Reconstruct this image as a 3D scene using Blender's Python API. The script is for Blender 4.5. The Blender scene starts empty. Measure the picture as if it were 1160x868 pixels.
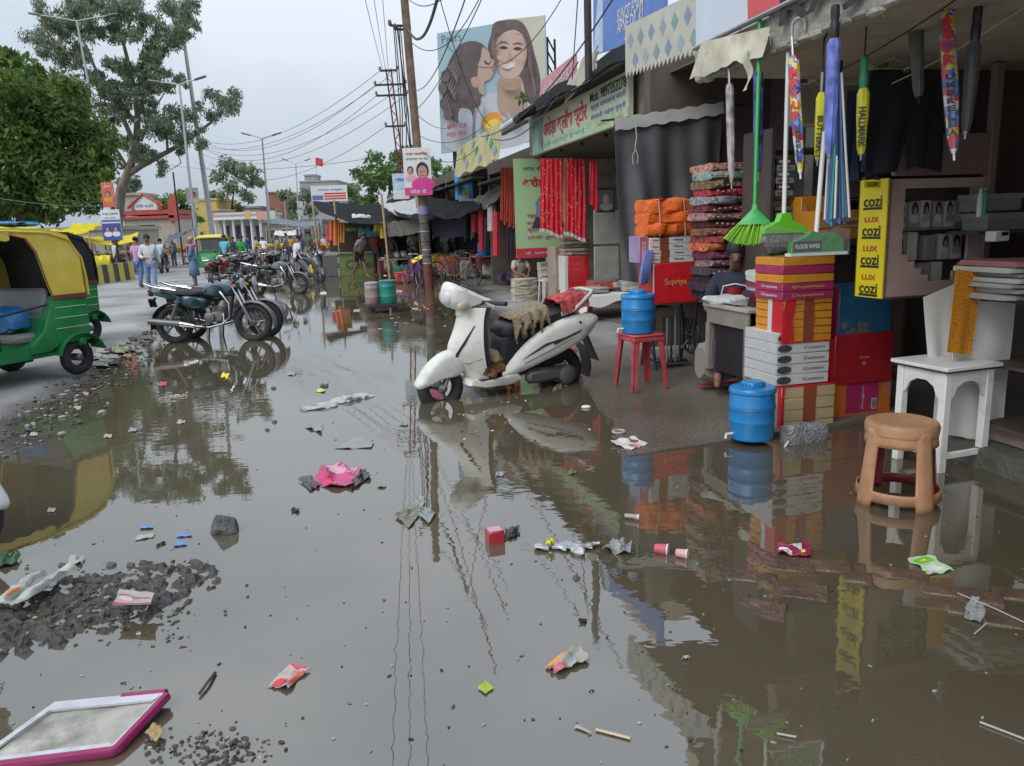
import bpy,bmesh,math,random
import numpy as np
from mathutils import Vector,Matrix,noise as mnoise
R=math.radians
SC=bpy.context.scene
COL=SC.collection
rnd=random.Random(7)
# ------------------------------------------------------------------ camera
CH,PITCH,ROLL,FPX,CXP,CYP=1.55,R(11.3),R(2.0),871.0,580.0,434.0
_f=Vector((0,math.cos(PITCH),-math.sin(PITCH)))
_r0=Vector((1,0,0)); _u0=_r0.cross(_f)
_r=_r0*math.cos(ROLL)-_u0*math.sin(ROLL)
_u=_u0*math.cos(ROLL)+_r0*math.sin(ROLL)
CAM=Vector((0,0,CH))
cd=bpy.data.cameras.new('camera'); cam=bpy.data.objects.new('camera',cd); COL.objects.link(cam)
cam.matrix_world=Matrix(((_r.x,_u.x,-_f.x,0),(_r.y,_u.y,-_f.y,0),(_r.z,_u.z,-_f.z,CH),(0,0,0,1)))
cd.sensor_width=36; cd.lens=FPX/1160*36; cd.clip_start=0.05; cd.clip_end=6000
SC.camera=cam
# ------------------------------------------------------------------ overcast daylight
SUN_EL,SUN_AZ=R(44),R(-140)
wd=bpy.data.worlds.new("World"); SC.world=wd; wd.use_nodes=True
nt=wd.node_tree; nt.nodes.clear()
wo=nt.nodes.new('ShaderNodeOutputWorld'); bg=nt.nodes.new('ShaderNodeBackground')
sky=nt.nodes.new('ShaderNodeTexSky'); sky.sky_type='NISHITA'; sky.sun_disc=False
sky.sun_elevation=SUN_EL; sky.sun_rotation=SUN_AZ; sky.air_density=1.3; sky.dust_density=3.0
tcw=nt.nodes.new('ShaderNodeTexCoord'); mpw=nt.nodes.new('ShaderNodeMapping')
mpw.inputs['Scale'].default_value=(1.0,1.0,2.2)
nzw=nt.nodes.new('ShaderNodeTexNoise'); nzw.inputs['Scale'].default_value=1.7; nzw.inputs['Detail'].default_value=5
crw=nt.nodes.new('ShaderNodeValToRGB')
crw.color_ramp.elements[0].position=0.36; crw.color_ramp.elements[0].color=(4.6,5.5,6.5,1)
crw.color_ramp.elements[1].position=0.66; crw.color_ramp.elements[1].color=(7.2,7.8,8.6,1)
mxw=nt.nodes.new('ShaderNodeMix'); mxw.data_type='RGBA'; mxw.inputs['Factor'].default_value=0.9
L=nt.links.new
L(tcw.outputs['Generated'],mpw.inputs['Vector']); L(mpw.outputs['Vector'],nzw.inputs['Vector'])
L(nzw.outputs['Fac'],crw.inputs['Fac']); L(sky.outputs['Color'],mxw.inputs['A']); L(crw.outputs['Color'],mxw.inputs['B'])
spw=nt.nodes.new('ShaderNodeSeparateXYZ'); mrw=nt.nodes.new('ShaderNodeMapRange'); mrw.inputs['From Max'].default_value=1; mrw.inputs['To Min'].default_value=.82; mrw.inputs['To Max'].default_value=1.85
vmw=nt.nodes.new('ShaderNodeVectorMath'); vmw.operation='SCALE'; L(tcw.outputs['Generated'],spw.inputs[0]); L(spw.outputs['Z'],mrw.inputs['Value']); L(mxw.outputs['Result'],vmw.inputs[0]); L(mrw.outputs['Result'],vmw.inputs['Scale'])
L(vmw.outputs[0],bg.inputs['Color']); L(bg.outputs['Background'],wo.inputs['Surface'])
bg.inputs['Strength'].default_value=0.092
sd=bpy.data.lights.new('sun','SUN'); sun=bpy.data.objects.new('sun',sd); COL.objects.link(sun)
sd.energy=1.3; sd.angle=R(40); sd.color=(1,0.97,0.93)
_sd=Vector((math.sin(SUN_AZ)*math.cos(SUN_EL),math.cos(SUN_AZ)*math.cos(SUN_EL),math.sin(SUN_EL)))
sun.rotation_euler=_sd.to_track_quat('Z','Y').to_euler(); sun.location=_sd*50
SC.view_settings.view_transform='Standard'; SC.view_settings.look='None'
SC.view_settings.gamma=1; SC.view_settings.use_curve_mapping=False
SC.view_settings.exposure=0.3
SC.cycles.max_bounces=6; SC.cycles.diffuse_bounces=3; SC.cycles.glossy_bounces=3
SC.cycles.transparent_max_bounces=6; SC.cycles.use_denoising=True
# ------------------------------------------------------------------ where a point of the street lies
def ray(px,py):return _f*FPX+_r*(px-CXP)+_u*(CYP-py)
def G(px,py,z=0.0):
 d=ray(px,py); return CAM+d*((z-CH)/d.z)
def A(px,py,y):
 d=ray(px,py); return CAM+d*(y/d.y)
def LX(P,d,px):
 v=P-CAM; k=(px-CXP)/FPX
 return(v.dot(_r)-k*v.dot(_f))/(k*d.dot(_f)-d.dot(_r))
def LY(P,d,py):
 v=P-CAM; k=(CYP-py)/FPX
 return(v.dot(_u)-k*v.dot(_f))/(k*d.dot(_f)-d.dot(_u))
ZV=Vector((0,0,1))
YAW=R(14)
SA=Vector((math.cos(YAW),math.sin(YAW),0))
SB=Vector((-math.sin(YAW),math.cos(YAW),0))
SO=Vector((2.0,5.5,0))
def S(u,v,z=0):return SO+SA*u+SB*v+ZV*z
# ------------------------------------------------------------------ mesh builder
I4=Matrix.Identity(4)
class MB:
 def __init__(s):s.v=[]; s.f=[]; s.fm=[]; s.mats=[]; s.T=I4.copy()
 def mi(s,m):
  if m not in s.mats:s.mats.append(m)
  return s.mats.index(m)
 def add(s,vs,fs,m):
  n=len(s.v); T=s.T
  s.v+=[T@Vector(p)for p in vs]; k=s.mi(m)
  s.f+=[[n+i for i in f]for f in fs]; s.fm+=[k]*len(fs); return s
 def box(s,c,d,m,M=None,b=0.0):
  hx,hy,hz=d[0]/2,d[1]/2,d[2]/2; M=M or I4; c=Vector(c)
  if b<=0:
   vs=[(x*hx,y*hy,z*hz)for x in(-1,1)for y in(-1,1)for z in(-1,1)]
   fs=[(0,1,3,2),(4,6,7,5),(0,4,5,1),(2,3,7,6),(0,2,6,4),(1,5,7,3)]
  else:
   b=min(b,hx*.9,hy*.9,hz*.9); vs=[]; ix={}
   for x in(-1,1):
    for y in(-1,1):
     for z in(-1,1):
      for a in range(3):
       e=[hx-b,hy-b,hz-b]; e[a]+=b
       ix[x,y,z,a]=len(vs); vs.append((x*e[0],y*e[1],z*e[2]))
   fs=[]
   for a in range(3):
    o=[i for i in range(3)if i!=a]
    for sg in(-1,1):
     q=[]
     for p,r_ in((-1,-1),(1,-1),(1,1),(-1,1)):
      k=[0,0,0]; k[a]=sg; k[o[0]]=p; k[o[1]]=r_; q.append(ix[k[0],k[1],k[2],a])
     fs.append(q)
    for p in(-1,1):
     for r_ in(-1,1):
      k0=[0,0,0]; k0[a]=-1; k0[o[0]]=p; k0[o[1]]=r_; k1=list(k0); k1[a]=1
      fs.append([ix[(*k0,o[0])],ix[(*k1,o[0])],ix[(*k1,o[1])],ix[(*k0,o[1])]])
   for x in(-1,1):
    for y in(-1,1):
     for z in(-1,1):fs.append([ix[x,y,z,0],ix[x,y,z,1],ix[x,y,z,2]])
  M3=M.to_3x3()
  return s.add([c+M3@Vector(p)for p in vs],fs,m)
 def obox(s,P,ax,ay,az,m,b=0.0):
  """box from its corner P along three edge vectors"""
  ax,ay,az=Vector(ax),Vector(ay),Vector(az)
  M=Matrix((ax.normalized(),ay.normalized(),az.normalized())).transposed()
  return s.box(P+(ax+ay+az)/2,(ax.length,ay.length,az.length),m,M,b)
 def prism(s,pts,ax,ay,n,d,m,O=(0,0,0),mside=None):
  O=Vector(O); ax=Vector(ax); ay=Vector(ay); n=Vector(n).normalized()*d
  a=[O+ax*p[0]+ay*p[1]for p in pts]; b=[p+n for p in a]; k=len(pts)
  s.add(a+b,[list(range(k))[::-1],list(range(k,2*k))],m)
  return s.add(a+b,[(i,(i+1)%k,k+(i+1)%k,k+i)for i in range(k)],mside or m)
 def quad(s,ps,m):return s.add(ps,[list(range(len(ps)))],m)
 def loft(s,rings,m,closed=True,caps=True):
  n=len(rings[0]); vs=[p for r_ in rings for p in r_]; fs=[]
  for i in range(len(rings)-1):
   for j in range(n if closed else n-1):
    k=(j+1)%n; fs.append((i*n+j,i*n+k,(i+1)*n+k,(i+1)*n+j))
  if caps and closed:fs+=[list(range(n))[::-1],list(range((len(rings)-1)*n,len(rings)*n))]
  return s.add(vs,fs,m)
 def tube(s,pts,r,m,seg=8,caps=True,flat=1.0):
  pts=[Vector(p)for p in pts]; n=len(pts); rs=r if isinstance(r,(list,tuple))else[r]*n
  rings=[]; prev=None
  for i,p in enumerate(pts):
   t=(pts[min(i+1,n-1)]-pts[max(i-1,0)])
   t=t.normalized()if t.length>1e-9 else ZV
   if prev is None:
    prev=t.cross(ZV)if abs(t.z)<.95 else t.cross(Vector((1,0,0)))
   prev=(prev-t*prev.dot(t)).normalized(); q=t.cross(prev)
   rings.append([p+(prev*math.cos(2*math.pi*j/seg)+q*(flat*math.sin(2*math.pi*j/seg)))*rs[i]for j in range(seg)])
  return s.loft(rings,m,True,caps)
 def lathe(s,prof,m,c=(0,0,0),M=None,seg=20,sx=1,sy=1,caps=True):
  M3=(M or I4).to_3x3(); c=Vector(c)
  return s.loft([[c+M3@Vector((r_*sx*math.cos(2*math.pi*j/seg),r_*sy*math.sin(2*math.pi*j/seg),z))for j in range(seg)]for r_,z in prof],m,True,caps)
 def ell(s,c,r,m,M=None,seg=14,rings=8):
  prof=[(max(math.sin(math.pi*i/rings),.02),-math.cos(math.pi*i/rings))for i in range(rings+1)]
  M3=(M or I4).to_3x3(); c=Vector(c)
  return s.loft([[c+M3@Vector((a*r[0]*math.cos(2*math.pi*j/seg),a*r[1]*math.sin(2*math.pi*j/seg),z*r[2]))for j in range(seg)]for a,z in prof],m)
 def torus(s,c,RR,r,m,M=None,seg=28,sub=8,flat=1.0):
  M3=(M or I4).to_3x3(); c=Vector(c); vs=[]; fs=[]
  for i in range(seg):
   a=2*math.pi*i/seg
   for j in range(sub):
    b=2*math.pi*j/sub; q=RR+r*math.cos(b)
    vs.append(c+M3@Vector((q*math.cos(a),q*math.sin(a),r*flat*math.sin(b))))
  for i in range(seg):
   for j in range(sub):
    fs.append((i*sub+j,((i+1)%seg)*sub+j,((i+1)%seg)*sub+(j+1)%sub,i*sub+(j+1)%sub))
  return s.add(vs,fs,m)
 def grid(s,nu,nv,f,m,thick=0.0):
  """sheet f(u,v), u and v in 0..1; given a real thickness when asked"""
  P=[[Vector(f(i/nu,j/nv))for j in range(nv+1)]for i in range(nu+1)]
  w=nv+1; fs=[(i*w+j,(i+1)*w+j,(i+1)*w+j+1,i*w+j+1)for i in range(nu)for j in range(nv)]
  top=[p for r_ in P for p in r_]
  if not thick:return s.add(top,fs,m)
  nn=[]
  for i in range(nu+1):
   for j in range(nv+1):
    du=P[min(i+1,nu)][j]-P[max(i-1,0)][j]; dv=P[i][min(j+1,nv)]-P[i][max(j-1,0)]
    c=du.cross(dv); nn.append(c.normalized()if c.length>1e-12 else ZV)
  bot=[p-n_*thick for p,n_ in zip(top,nn)]; k=len(top)
  bd=[i*w for i in range(nu+1)]+[nu*w+j for j in range(1,nv+1)]+[i*w+nv for i in range(nu-1,-1,-1)]+[j for j in range(nv-1,0,-1)]
  fs2=fs+[tuple(k+i for i in f_)[::-1]for f_ in fs]+[(bd[i],bd[(i+1)%len(bd)],k+bd[(i+1)%len(bd)],k+bd[i])for i in range(len(bd))]
  return s.add(top+bot,fs2,m)
 def build(s,name,parent=None,smooth=40):
  me=bpy.data.meshes.new(name); V_=s.v
  if parent is not None:
   Wi=WM(parent).inverted(); V_=[Wi@p for p in V_]
  me.from_pydata([tuple(p)for p in V_],[],s.f)
  for m in s.mats:me.materials.append(m)
  me.polygons.foreach_set('material_index',s.fm)
  bm=bmesh.new(); bm.from_mesh(me); bmesh.ops.recalc_face_normals(bm,faces=bm.faces); bm.to_mesh(me); bm.free()
  if smooth:
   me.polygons.foreach_set('use_smooth',[True]*len(me.polygons)); me.set_sharp_from_angle(angle=R(smooth))
  o=bpy.data.objects.new(name,me); COL.objects.link(o)
  if parent is not None:o.parent=parent
  return o
def WM(o):
 m=Matrix.LocRotScale(o.location,o.rotation_euler,o.scale)
 return WM(o.parent)@m if o.parent else m
def tag(o,label=None,cat=None,group=None,kind=None):
 if label:o['label']=label
 if cat:o['category']=cat
 if group:o['group']=group
 if kind:o['kind']=kind
 return o
def thing(name,label,cat,loc=(0,0,0),rz=0.0,group=None):
 o=bpy.data.objects.new(name,None); COL.objects.link(o); o.empty_display_size=.1
 o.location=loc; o.rotation_euler=(0,0,rz); return tag(o,label,cat,group)
def kids(o):return[c for c in bpy.data.objects if c.parent==o]
def copy_tree(o,parent=None):
 c=o.copy(); COL.objects.link(c)
 if parent:c.parent=parent
 for ch in kids(o):copy_tree(ch,c)
 return c
def ins(o,loc,rz,label=None,group=None,scale=None):
 o.location=loc; o.rotation_euler=(0,0,rz)
 if label:o['label']=label
 if group:o['group']=group
 if scale:o.scale=(scale,)*3
 return o
def rotz(a):return Matrix.Rotation(a,4,'Z')
def rotx(a):return Matrix.Rotation(a,4,'X')
def roty(a):return Matrix.Rotation(a,4,'Y')
def along(d,up=ZV):
 """4x4 whose z axis runs along d"""
 return Vector(d).to_track_quat('Z','Y').to_matrix().to_4x4()
def face(O,right,up):
 """matrix of a flat lettering plane: x right, y up, z out"""
 x=Vector(right).normalized(); y=Vector(up); y=(y-x*y.dot(x)).normalized(); z=x.cross(y)
 return Matrix(((x.x,y.x,z.x,O[0]),(x.y,y.y,z.y,O[1]),(x.z,y.z,z.z,O[2]),(0,0,0,1)))
def sag(a,b,s,n=12,k=0):
 a,b=Vector(a),Vector(b)
 return[a.lerp(b,i/n)-ZV*(4*s*(i/n)*(1-i/n))for i in range(n+1)]
# ------------------------------------------------------------------ materials
_mc={}
def mat(name,col,rough=.6,metal=0.0,var=.18,scale=6.0,bump=0.0,bscale=60.0,spec=.5,dirt=0.0,dcol=(.12,.10,.08),dscale=3.0,coat=0.0,trans=0.0,stretch=None):
 if name in _mc:return _mc[name]
 m=bpy.data.materials.new(name); m.use_nodes=True; t=m.node_tree; n=t.nodes; l=t.links.new
 b=n['Principled BSDF']; m.diffuse_color=(*col,1)
 b.inputs['Roughness'].default_value=rough; b.inputs['Metallic'].default_value=metal
 b.inputs['Specular IOR Level'].default_value=spec; b.inputs['Coat Weight'].default_value=coat
 tc=n.new('ShaderNodeTexCoord'); src=tc.outputs['Object']
 if stretch:
  mp=n.new('ShaderNodeMapping'); mp.inputs['Scale'].default_value=stretch; l(src,mp.inputs['Vector']); src=mp.outputs['Vector']
 nz=n.new('ShaderNodeTexNoise'); nz.inputs['Scale'].default_value=scale; nz.inputs['Detail'].default_value=5; l(src,nz.inputs['Vector'])
 cr=n.new('ShaderNodeValToRGB'); e=cr.color_ramp.elements
 e[0].position=.3; e[0].color=(*[c*(1-var)for c in col],1); e[1].position=.7; e[1].color=(*[min(c*(1+var),1)for c in col],1)
 l(nz.outputs['Fac'],cr.inputs['Fac']); out=cr.outputs['Color']
 if dirt>0:
  n2=n.new('ShaderNodeTexNoise'); n2.inputs['Scale'].default_value=dscale; n2.inputs['Detail'].default_value=8; n2.inputs['Roughness'].default_value=.65; l(src,n2.inputs['Vector'])
  mr=n.new('ShaderNodeMapRange'); mr.inputs['From Min'].default_value=.48; mr.inputs['From Max'].default_value=.75; mr.inputs['To Max'].default_value=dirt
  l(n2.outputs['Fac'],mr.inputs['Value'])
  mx=n.new('ShaderNodeMix'); mx.data_type='RGBA'; mx.inputs['B'].default_value=(*dcol,1)
  l(mr.outputs['Result'],mx.inputs['Factor']); l(out,mx.inputs['A']); out=mx.outputs['Result']
 l(out,b.inputs['Base Color'])
 if bump>0:
  n3=n.new('ShaderNodeTexNoise'); n3.inputs['Scale'].default_value=bscale; n3.inputs['Detail'].default_value=6; l(src,n3.inputs['Vector'])
  bp=n.new('ShaderNodeBump'); bp.inputs['Strength'].default_value=bump; bp.inputs['Distance'].default_value=.02
  l(n3.outputs['Fac'],bp.inputs['Height']); l(bp.outputs['Normal'],b.inputs['Normal'])
 if trans>0:
  b.inputs['Alpha'].default_value=1-trans
 _mc[name]=m; return m
def leafmat(name,c1,c2,tr=.38):
 m=bpy.data.materials.new(name); m.use_nodes=True; t=m.node_tree; n=t.nodes; l=t.links.new; n.clear()
 out=n.new('ShaderNodeOutputMaterial'); d=n.new('ShaderNodeBsdfPrincipled'); d.inputs['Roughness'].default_value=.42; tl=n.new('ShaderNodeBsdfTranslucent'); mx=n.new('ShaderNodeMixShader')
 tc=n.new('ShaderNodeTexCoord'); nz=n.new('ShaderNodeTexNoise'); nz.inputs['Scale'].default_value=.9; nz.inputs['Detail'].default_value=8; nz.inputs['Roughness'].default_value=.75
 cr=n.new('ShaderNodeValToRGB'); cr.color_ramp.elements[0].position=.36; cr.color_ramp.elements[1].position=.66
 cr.color_ramp.elements[0].color=(*c1,1); cr.color_ramp.elements[1].color=(*c2,1)
 l(tc.outputs['Object'],nz.inputs['Vector']); l(nz.outputs['Fac'],cr.inputs['Fac'])
 l(cr.outputs['Color'],d.inputs['Base Color']); l(cr.outputs['Color'],tl.inputs['Color']); mx.inputs[0].default_value=tr
 l(d.outputs[0],mx.inputs[1]); l(tl.outputs[0],mx.inputs[2]); l(mx.outputs[0],out.inputs['Surface']); return m
def txt(body,Mx,w,h,m,parent=None,name='lettering',lift=.003,thick=.0012,bold=0.0,shear=0.0):
 c=bpy.data.curves.new('t','FONT'); c.body=body; c.size=1; c.resolution_u=3; c.offset=bold; c.shear=shear
 o=bpy.data.objects.new('t',c); COL.objects.link(o)
 me=bpy.data.meshes.new_from_object(o)
 bpy.data.objects.remove(o); bpy.data.curves.remove(c)
 vs=[v.co.copy()for v in me.vertices]; fs=[list(p.vertices)for p in me.polygons]; bpy.data.meshes.remove(me)
 if not vs:return None
 x0=min(v.x for v in vs); x1=max(v.x for v in vs); y0=min(v.y for v in vs); y1=max(v.y for v in vs)
 sx=w/max(x1-x0,1e-6); sy=h/max(y1-y0,1e-6)
 b=MB(); b.add([Mx@Vector(((v.x-(x0+x1)/2)*sx,(v.y-(y0+y1)/2)*sy,lift))for v in vs],fs,m)
 return b.build(name,parent,smooth=0)if parent is not None else b
def txt_into(mb,body,Mx,w,h,m,lift=.003,bold=0.0):
 b=txt(body,Mx,w,h,m,None,lift=lift,bold=bold)
 if b:mb.add(b.v,b.f,m)
# ================================================================== GROUND AND FLOOD WATER
def sdist(P,poly):
 """signed distance of points P (n,2) to a closed polygon, positive inside"""
 poly=np.array(poly,float); n=len(poly); d=np.full(len(P),1e9); ins_=np.zeros(len(P),bool)
 for i in range(n):
  a=poly[i]; b=poly[(i+1)%n]; e=b-a; w=P-a
  t=np.clip((w@e)/max(e@e,1e-12),0,1); d=np.minimum(d,np.hypot(*(w-t[:,None]*e).T))
  c=((a[1]>P[:,1])!=(b[1]>P[:,1]))&(P[:,0]<(b[0]-a[0])*(P[:,1]-a[1])/(b[1]-a[1]+1e-12)+a[0]); ins_^=c
 return np.where(ins_,d,-d)
def vnoise(P,sc,seed=0,oct_=3):
 """smooth value noise in numpy"""
 out=np.zeros(len(P)); amp=1; tot=0
 for o in range(oct_):
  q=P*sc*2**o+seed*17.3+o*5.1; i=np.floor(q).astype(np.int64); f=q-i; f=f*f*(3-2*f)
  def h(a,b):
   x=(a*374761393+b*668265263+seed*1274126177)&0x7fffffff; x=((x^(x>>13))*1274126177)&0x7fffffff
   return((x^(x>>16))&0xffff)/65535.0
  v=(h(i[:,0],i[:,1])*(1-f[:,0])+h(i[:,0]+1,i[:,1])*f[:,0])*(1-f[:,1])+(h(i[:,0],i[:,1]+1)*(1-f[:,0])+h(i[:,0]+1,i[:,1]+1)*f[:,0])*f[:,1]
  out+=amp*(v-.5); tot+=amp; amp*=.5
 return out/tot
def g2(*pts):return[tuple(G(x,y))[:2]for x,y in pts]
shore_l=g2((-160,560),(0,514),(30,490),(62,466),(95,448),(118,434),(136,414),(152,399),(168,384),(180,372),(215,347),(262,330),(292,318),(318,306),(334,297),(380,291))
shore_r=g2((470,296),(515,316),(548,333),(535,352),(585,372),(640,392))
water_poly=shore_l+shore_r+[(1.6,9),(3.3,8),(3.3,4.9),(3.4,3.6),(4.6,0),(6,-12),(-9,-12),(-9,1),(-5,3)]
def wetmat(name,dry,wet,bump=.5,bscale=45,speck=.25,zlo=.004,zhi=.035,r_wet=.18):
 """asphalt or mud that is dark and glossy where it lies close to the water level"""
 m=bpy.data.materials.new(name); m.use_nodes=True; t=m.node_tree; n=t.nodes; l=t.links.new; b=n['Principled BSDF']
 tc=n.new('ShaderNodeTexCoord'); ge=n.new('ShaderNodeNewGeometry'); sp=n.new('ShaderNodeSeparateXYZ'); l(ge.outputs['Position'],sp.inputs[0])
 n1=n.new('ShaderNodeTexNoise'); n1.inputs['Scale'].default_value=.6; n1.inputs['Detail'].default_value=8; l(tc.outputs['Object'],n1.inputs['Vector'])
 n2=n.new('ShaderNodeTexNoise'); n2.inputs['Scale'].default_value=55; n2.inputs['Detail'].default_value=6; l(tc.outputs['Object'],n2.inputs['Vector'])
 ad=n.new('ShaderNodeMath'); ad.operation='MULTIPLY_ADD'; ad.inputs[1].default_value=.05; l(n1.outputs['Fac'],ad.inputs[0]); l(sp.outputs['Z'],ad.inputs[2])
 mr=n.new('ShaderNodeMapRange'); mr.inputs['From Min'].default_value=zlo+.022; mr.inputs['From Max'].default_value=zhi+.028; l(ad.outputs[0],mr.inputs['Value'])
 c1=n.new('ShaderNodeMix'); c1.data_type='RGBA'; c1.inputs['A'].default_value=(*wet,1); c1.inputs['B'].default_value=(*dry,1); l(mr.outputs['Result'],c1.inputs['Factor'])
 hs=n.new('ShaderNodeMapRange'); hs.inputs['From Min'].default_value=.3; hs.inputs['From Max'].default_value=.7; hs.inputs['To Min'].default_value=1-speck; hs.inputs['To Max'].default_value=1+speck; l(n2.outputs['Fac'],hs.inputs['Value'])
 h2=n.new('ShaderNodeMapRange'); h2.inputs['From Min'].default_value=.3; h2.inputs['From Max'].default_value=.7; h2.inputs['To Min'].default_value=.75; h2.inputs['To Max'].default_value=1.2; l(n1.outputs['Fac'],h2.inputs['Value'])
 mu=n.new('ShaderNodeMath'); mu.operation='MULTIPLY'; l(hs.outputs['Result'],mu.inputs[0]); l(h2.outputs['Result'],mu.inputs[1])
 vm=n.new('ShaderNodeVectorMath'); vm.operation='SCALE'; l(c1.outputs['Result'],vm.inputs[0]); l(mu.outputs[0],vm.inputs['Scale']); l(vm.outputs[0],b.inputs['Base Color'])
 rr=n.new('ShaderNodeMapRange'); rr.inputs['To Min'].default_value=r_wet; rr.inputs['To Max'].default_value=.75; l(mr.outputs['Result'],rr.inputs['Value']); l(rr.outputs['Result'],b.inputs['Roughness'])
 n3=n.new('ShaderNodeTexNoise'); n3.inputs['Scale'].default_value=bscale; n3.inputs['Detail'].default_value=8; l(tc.outputs['Object'],n3.inputs['Vector'])
 bp=n.new('ShaderNodeBump'); bp.inputs['Strength'].default_value=bump; bp.inputs['Distance'].default_value=.012; l(n3.outputs['Fac'],bp.inputs['Height']); l(bp.outputs['Normal'],b.inputs['Normal'])
 return m
m_road=wetmat('asphalt_road',(.29,.282,.27),(.085,.075,.062))
m_mud=wetmat('black_mud',(.085,.077,.066),(.042,.037,.031),bump=1.0,bscale=70,speck=.5,r_wet=.25)
m_conc=wetmat('wet_concrete',(.17,.155,.128),(.11,.096,.074),bump=.7,bscale=30,speck=.3,zlo=0,zhi=.06,r_wet=.12)
ang=np.concatenate([np.arange(-180,-52,6),np.arange(-52,52,.42),np.arange(52,180,6)])*math.pi/180
rad=np.concatenate([[.3],.9*1.0125**np.arange(0,345),66*1.14**np.arange(0,32)])
AA,RR_=np.meshgrid(ang,rad); X=(np.sin(AA)*RR_).ravel(); Y=(np.cos(AA)*RR_).ravel(); P2=np.stack([X,Y],1)
sdw=sdist(P2,water_poly)
edge=sdw+vnoise(P2,.9,3,4)*.9*np.clip(np.hypot(X,Y)/12,.25,1.2)
hh=np.clip(-edge*.05,-.06,.035)+vnoise(P2,5,5,3)*.006
na,nr=len(ang),len(rad)
fs=[(i*na+j,i*na+(j+1)%na,(i+1)*na+(j+1)%na,(i+1)*na+j)for i in range(nr-1)for j in range(na)]
gm=MB(); gm.v=[Vector((x,y,z))for x,y,z in zip(X,Y,hh)]; gm.f=fs+[list(range(na))[::-1]]; gm.mi(m_road); gm.fm=[0]*len(gm.f)
tag(gm.build('road',None,60),kind='structure')
mw=bpy.data.materials.new('flood_water'); mw.use_nodes=True; t=mw.node_tree; n=t.nodes; b=n['Principled BSDF']; l=t.links.new
tc=n.new('ShaderNodeTexCoord')
n1=n.new('ShaderNodeTexNoise'); n1.inputs['Scale'].default_value=.55; n1.inputs['Detail'].default_value=6; l(tc.outputs['Object'],n1.inputs['Vector'])
cr=n.new('ShaderNodeValToRGB'); cr.color_ramp.elements[0].position=.32; cr.color_ramp.elements[1].position=.68
cr.color_ramp.elements[0].color=(.080,.066,.040,1); cr.color_ramp.elements[1].color=(.106,.089,.058,1)
l(n1.outputs['Fac'],cr.inputs['Fac']); l(cr.outputs['Color'],b.inputs['Base Color'])
n5=n.new('ShaderNodeTexNoise'); n5.inputs['Scale'].default_value=1.1; n5.inputs['Detail'].default_value=7; n5.inputs['Roughness'].default_value=.7; l(tc.outputs['Object'],n5.inputs['Vector'])
mr5=n.new('ShaderNodeMapRange'); mr5.inputs['From Min'].default_value=.52; mr5.inputs['From Max'].default_value=.72; mr5.inputs['To Min'].default_value=.012; mr5.inputs['To Max'].default_value=.10; l(n5.outputs['Fac'],mr5.inputs['Value']); l(mr5.outputs['Result'],b.inputs['Roughness']); b.inputs['IOR'].default_value=2.55
mp=n.new('ShaderNodeMapping'); mp.inputs['Scale'].default_value=(1,1.5,1); mp.inputs['Rotation'].default_value=(0,0,R(8)); l(tc.outputs['Object'],mp.inputs['Vector'])
n2=n.new('ShaderNodeTexNoise'); n2.inputs['Scale'].default_value=7; n2.inputs['Detail'].default_value=2; l(mp.outputs['Vector'],n2.inputs['Vector'])
n3=n.new('ShaderNodeTexNoise'); n3.inputs['Scale'].default_value=.35; n3.inputs['Detail'].default_value=2; l(tc.outputs['Object'],n3.inputs['Vector'])
mr=n.new('ShaderNodeMapRange'); mr.inputs['From Min'].default_value=.38; mr.inputs['From Max'].default_value=.68; mr.inputs['To Min'].default_value=.12; mr.inputs['To Max'].default_value=1.0; l(n3.outputs['Fac'],mr.inputs['Value'])
mu=n.new('ShaderNodeMath'); mu.operation='MULTIPLY'; l(n2.outputs['Fac'],mu.inputs[0]); l(mr.outputs['Result'],mu.inputs[1])
bp=n.new('ShaderNodeBump'); bp.inputs['Strength'].default_value=1; bp.inputs['Distance'].default_value=.0012; l(mu.outputs[0],bp.inputs['Height']); l(bp.outputs['Normal'],b.inputs['Normal'])
wm=MB(); wm.grid(30,60,lambda u,v:(-34+48*u,-14+84*v,0),mw)
tag(wm.build('flood_water',None,0),kind='structure')
def mudheap(name,px,hgt,step=.011,seed=1,core=.16,sharp=1.0):
 poly=g2(*px); q=np.array(poly); x0,y0=q.min(0)-.12; x1,y1=q.max(0)+.12
 nx,ny=int((x1-x0)/step),int((y1-y0)/step)
 xs,ys=np.meshgrid(np.linspace(x0,x1,nx),np.linspace(y0,y1,ny)); P=np.stack([xs.ravel(),ys.ravel()],1)
 s_=sdist(P,poly)+vnoise(P,7,seed,4)*.22
 rough_=np.abs(vnoise(P,16,seed+2,3))*.085+np.maximum(vnoise(P,34,seed+4,2),-.1)*.05
 z=np.clip(s_/core,-1.2,1)*hgt*.5-.010+rough_*np.clip(s_/.08+.35,0,1)*sharp-.012
 z=np.where(s_<-.1,-.03,z)
 mb=MB(); mb.v=[Vector((a,b_,c))for a,b_,c in zip(P[:,0],P[:,1],z)]; mb.mi(m_mud)
 zz=z.reshape(ny,nx)
 mb.f=[(i*nx+j,i*nx+j+1,(i+1)*nx+j+1,(i+1)*nx+j)for i in range(ny-1)for j in range(nx-1)if zz[i:i+2,j:j+2].max()>-.028]
 mb.fm=[0]*len(mb.f); return tag(mb.build(name,None,35),kind='structure')
mudheap('mud_bank',[(-60,680),(0,668),(45,655),(95,645),(150,638),(220,630),(258,645),(255,668),(210,694),(150,708),(95,728),(50,742),(0,744),(-80,750)],.03,seed=2,sharp=1.15)
mudheap('mud_bank',[(165,900),(190,830),(225,815),(270,828),(300,850),(335,900)],.022,seed=9,sharp=.6)
rc=[Vector((*p,0))for p in g2((612,455),(712,517),(960,481),(1010,474))]
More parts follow.
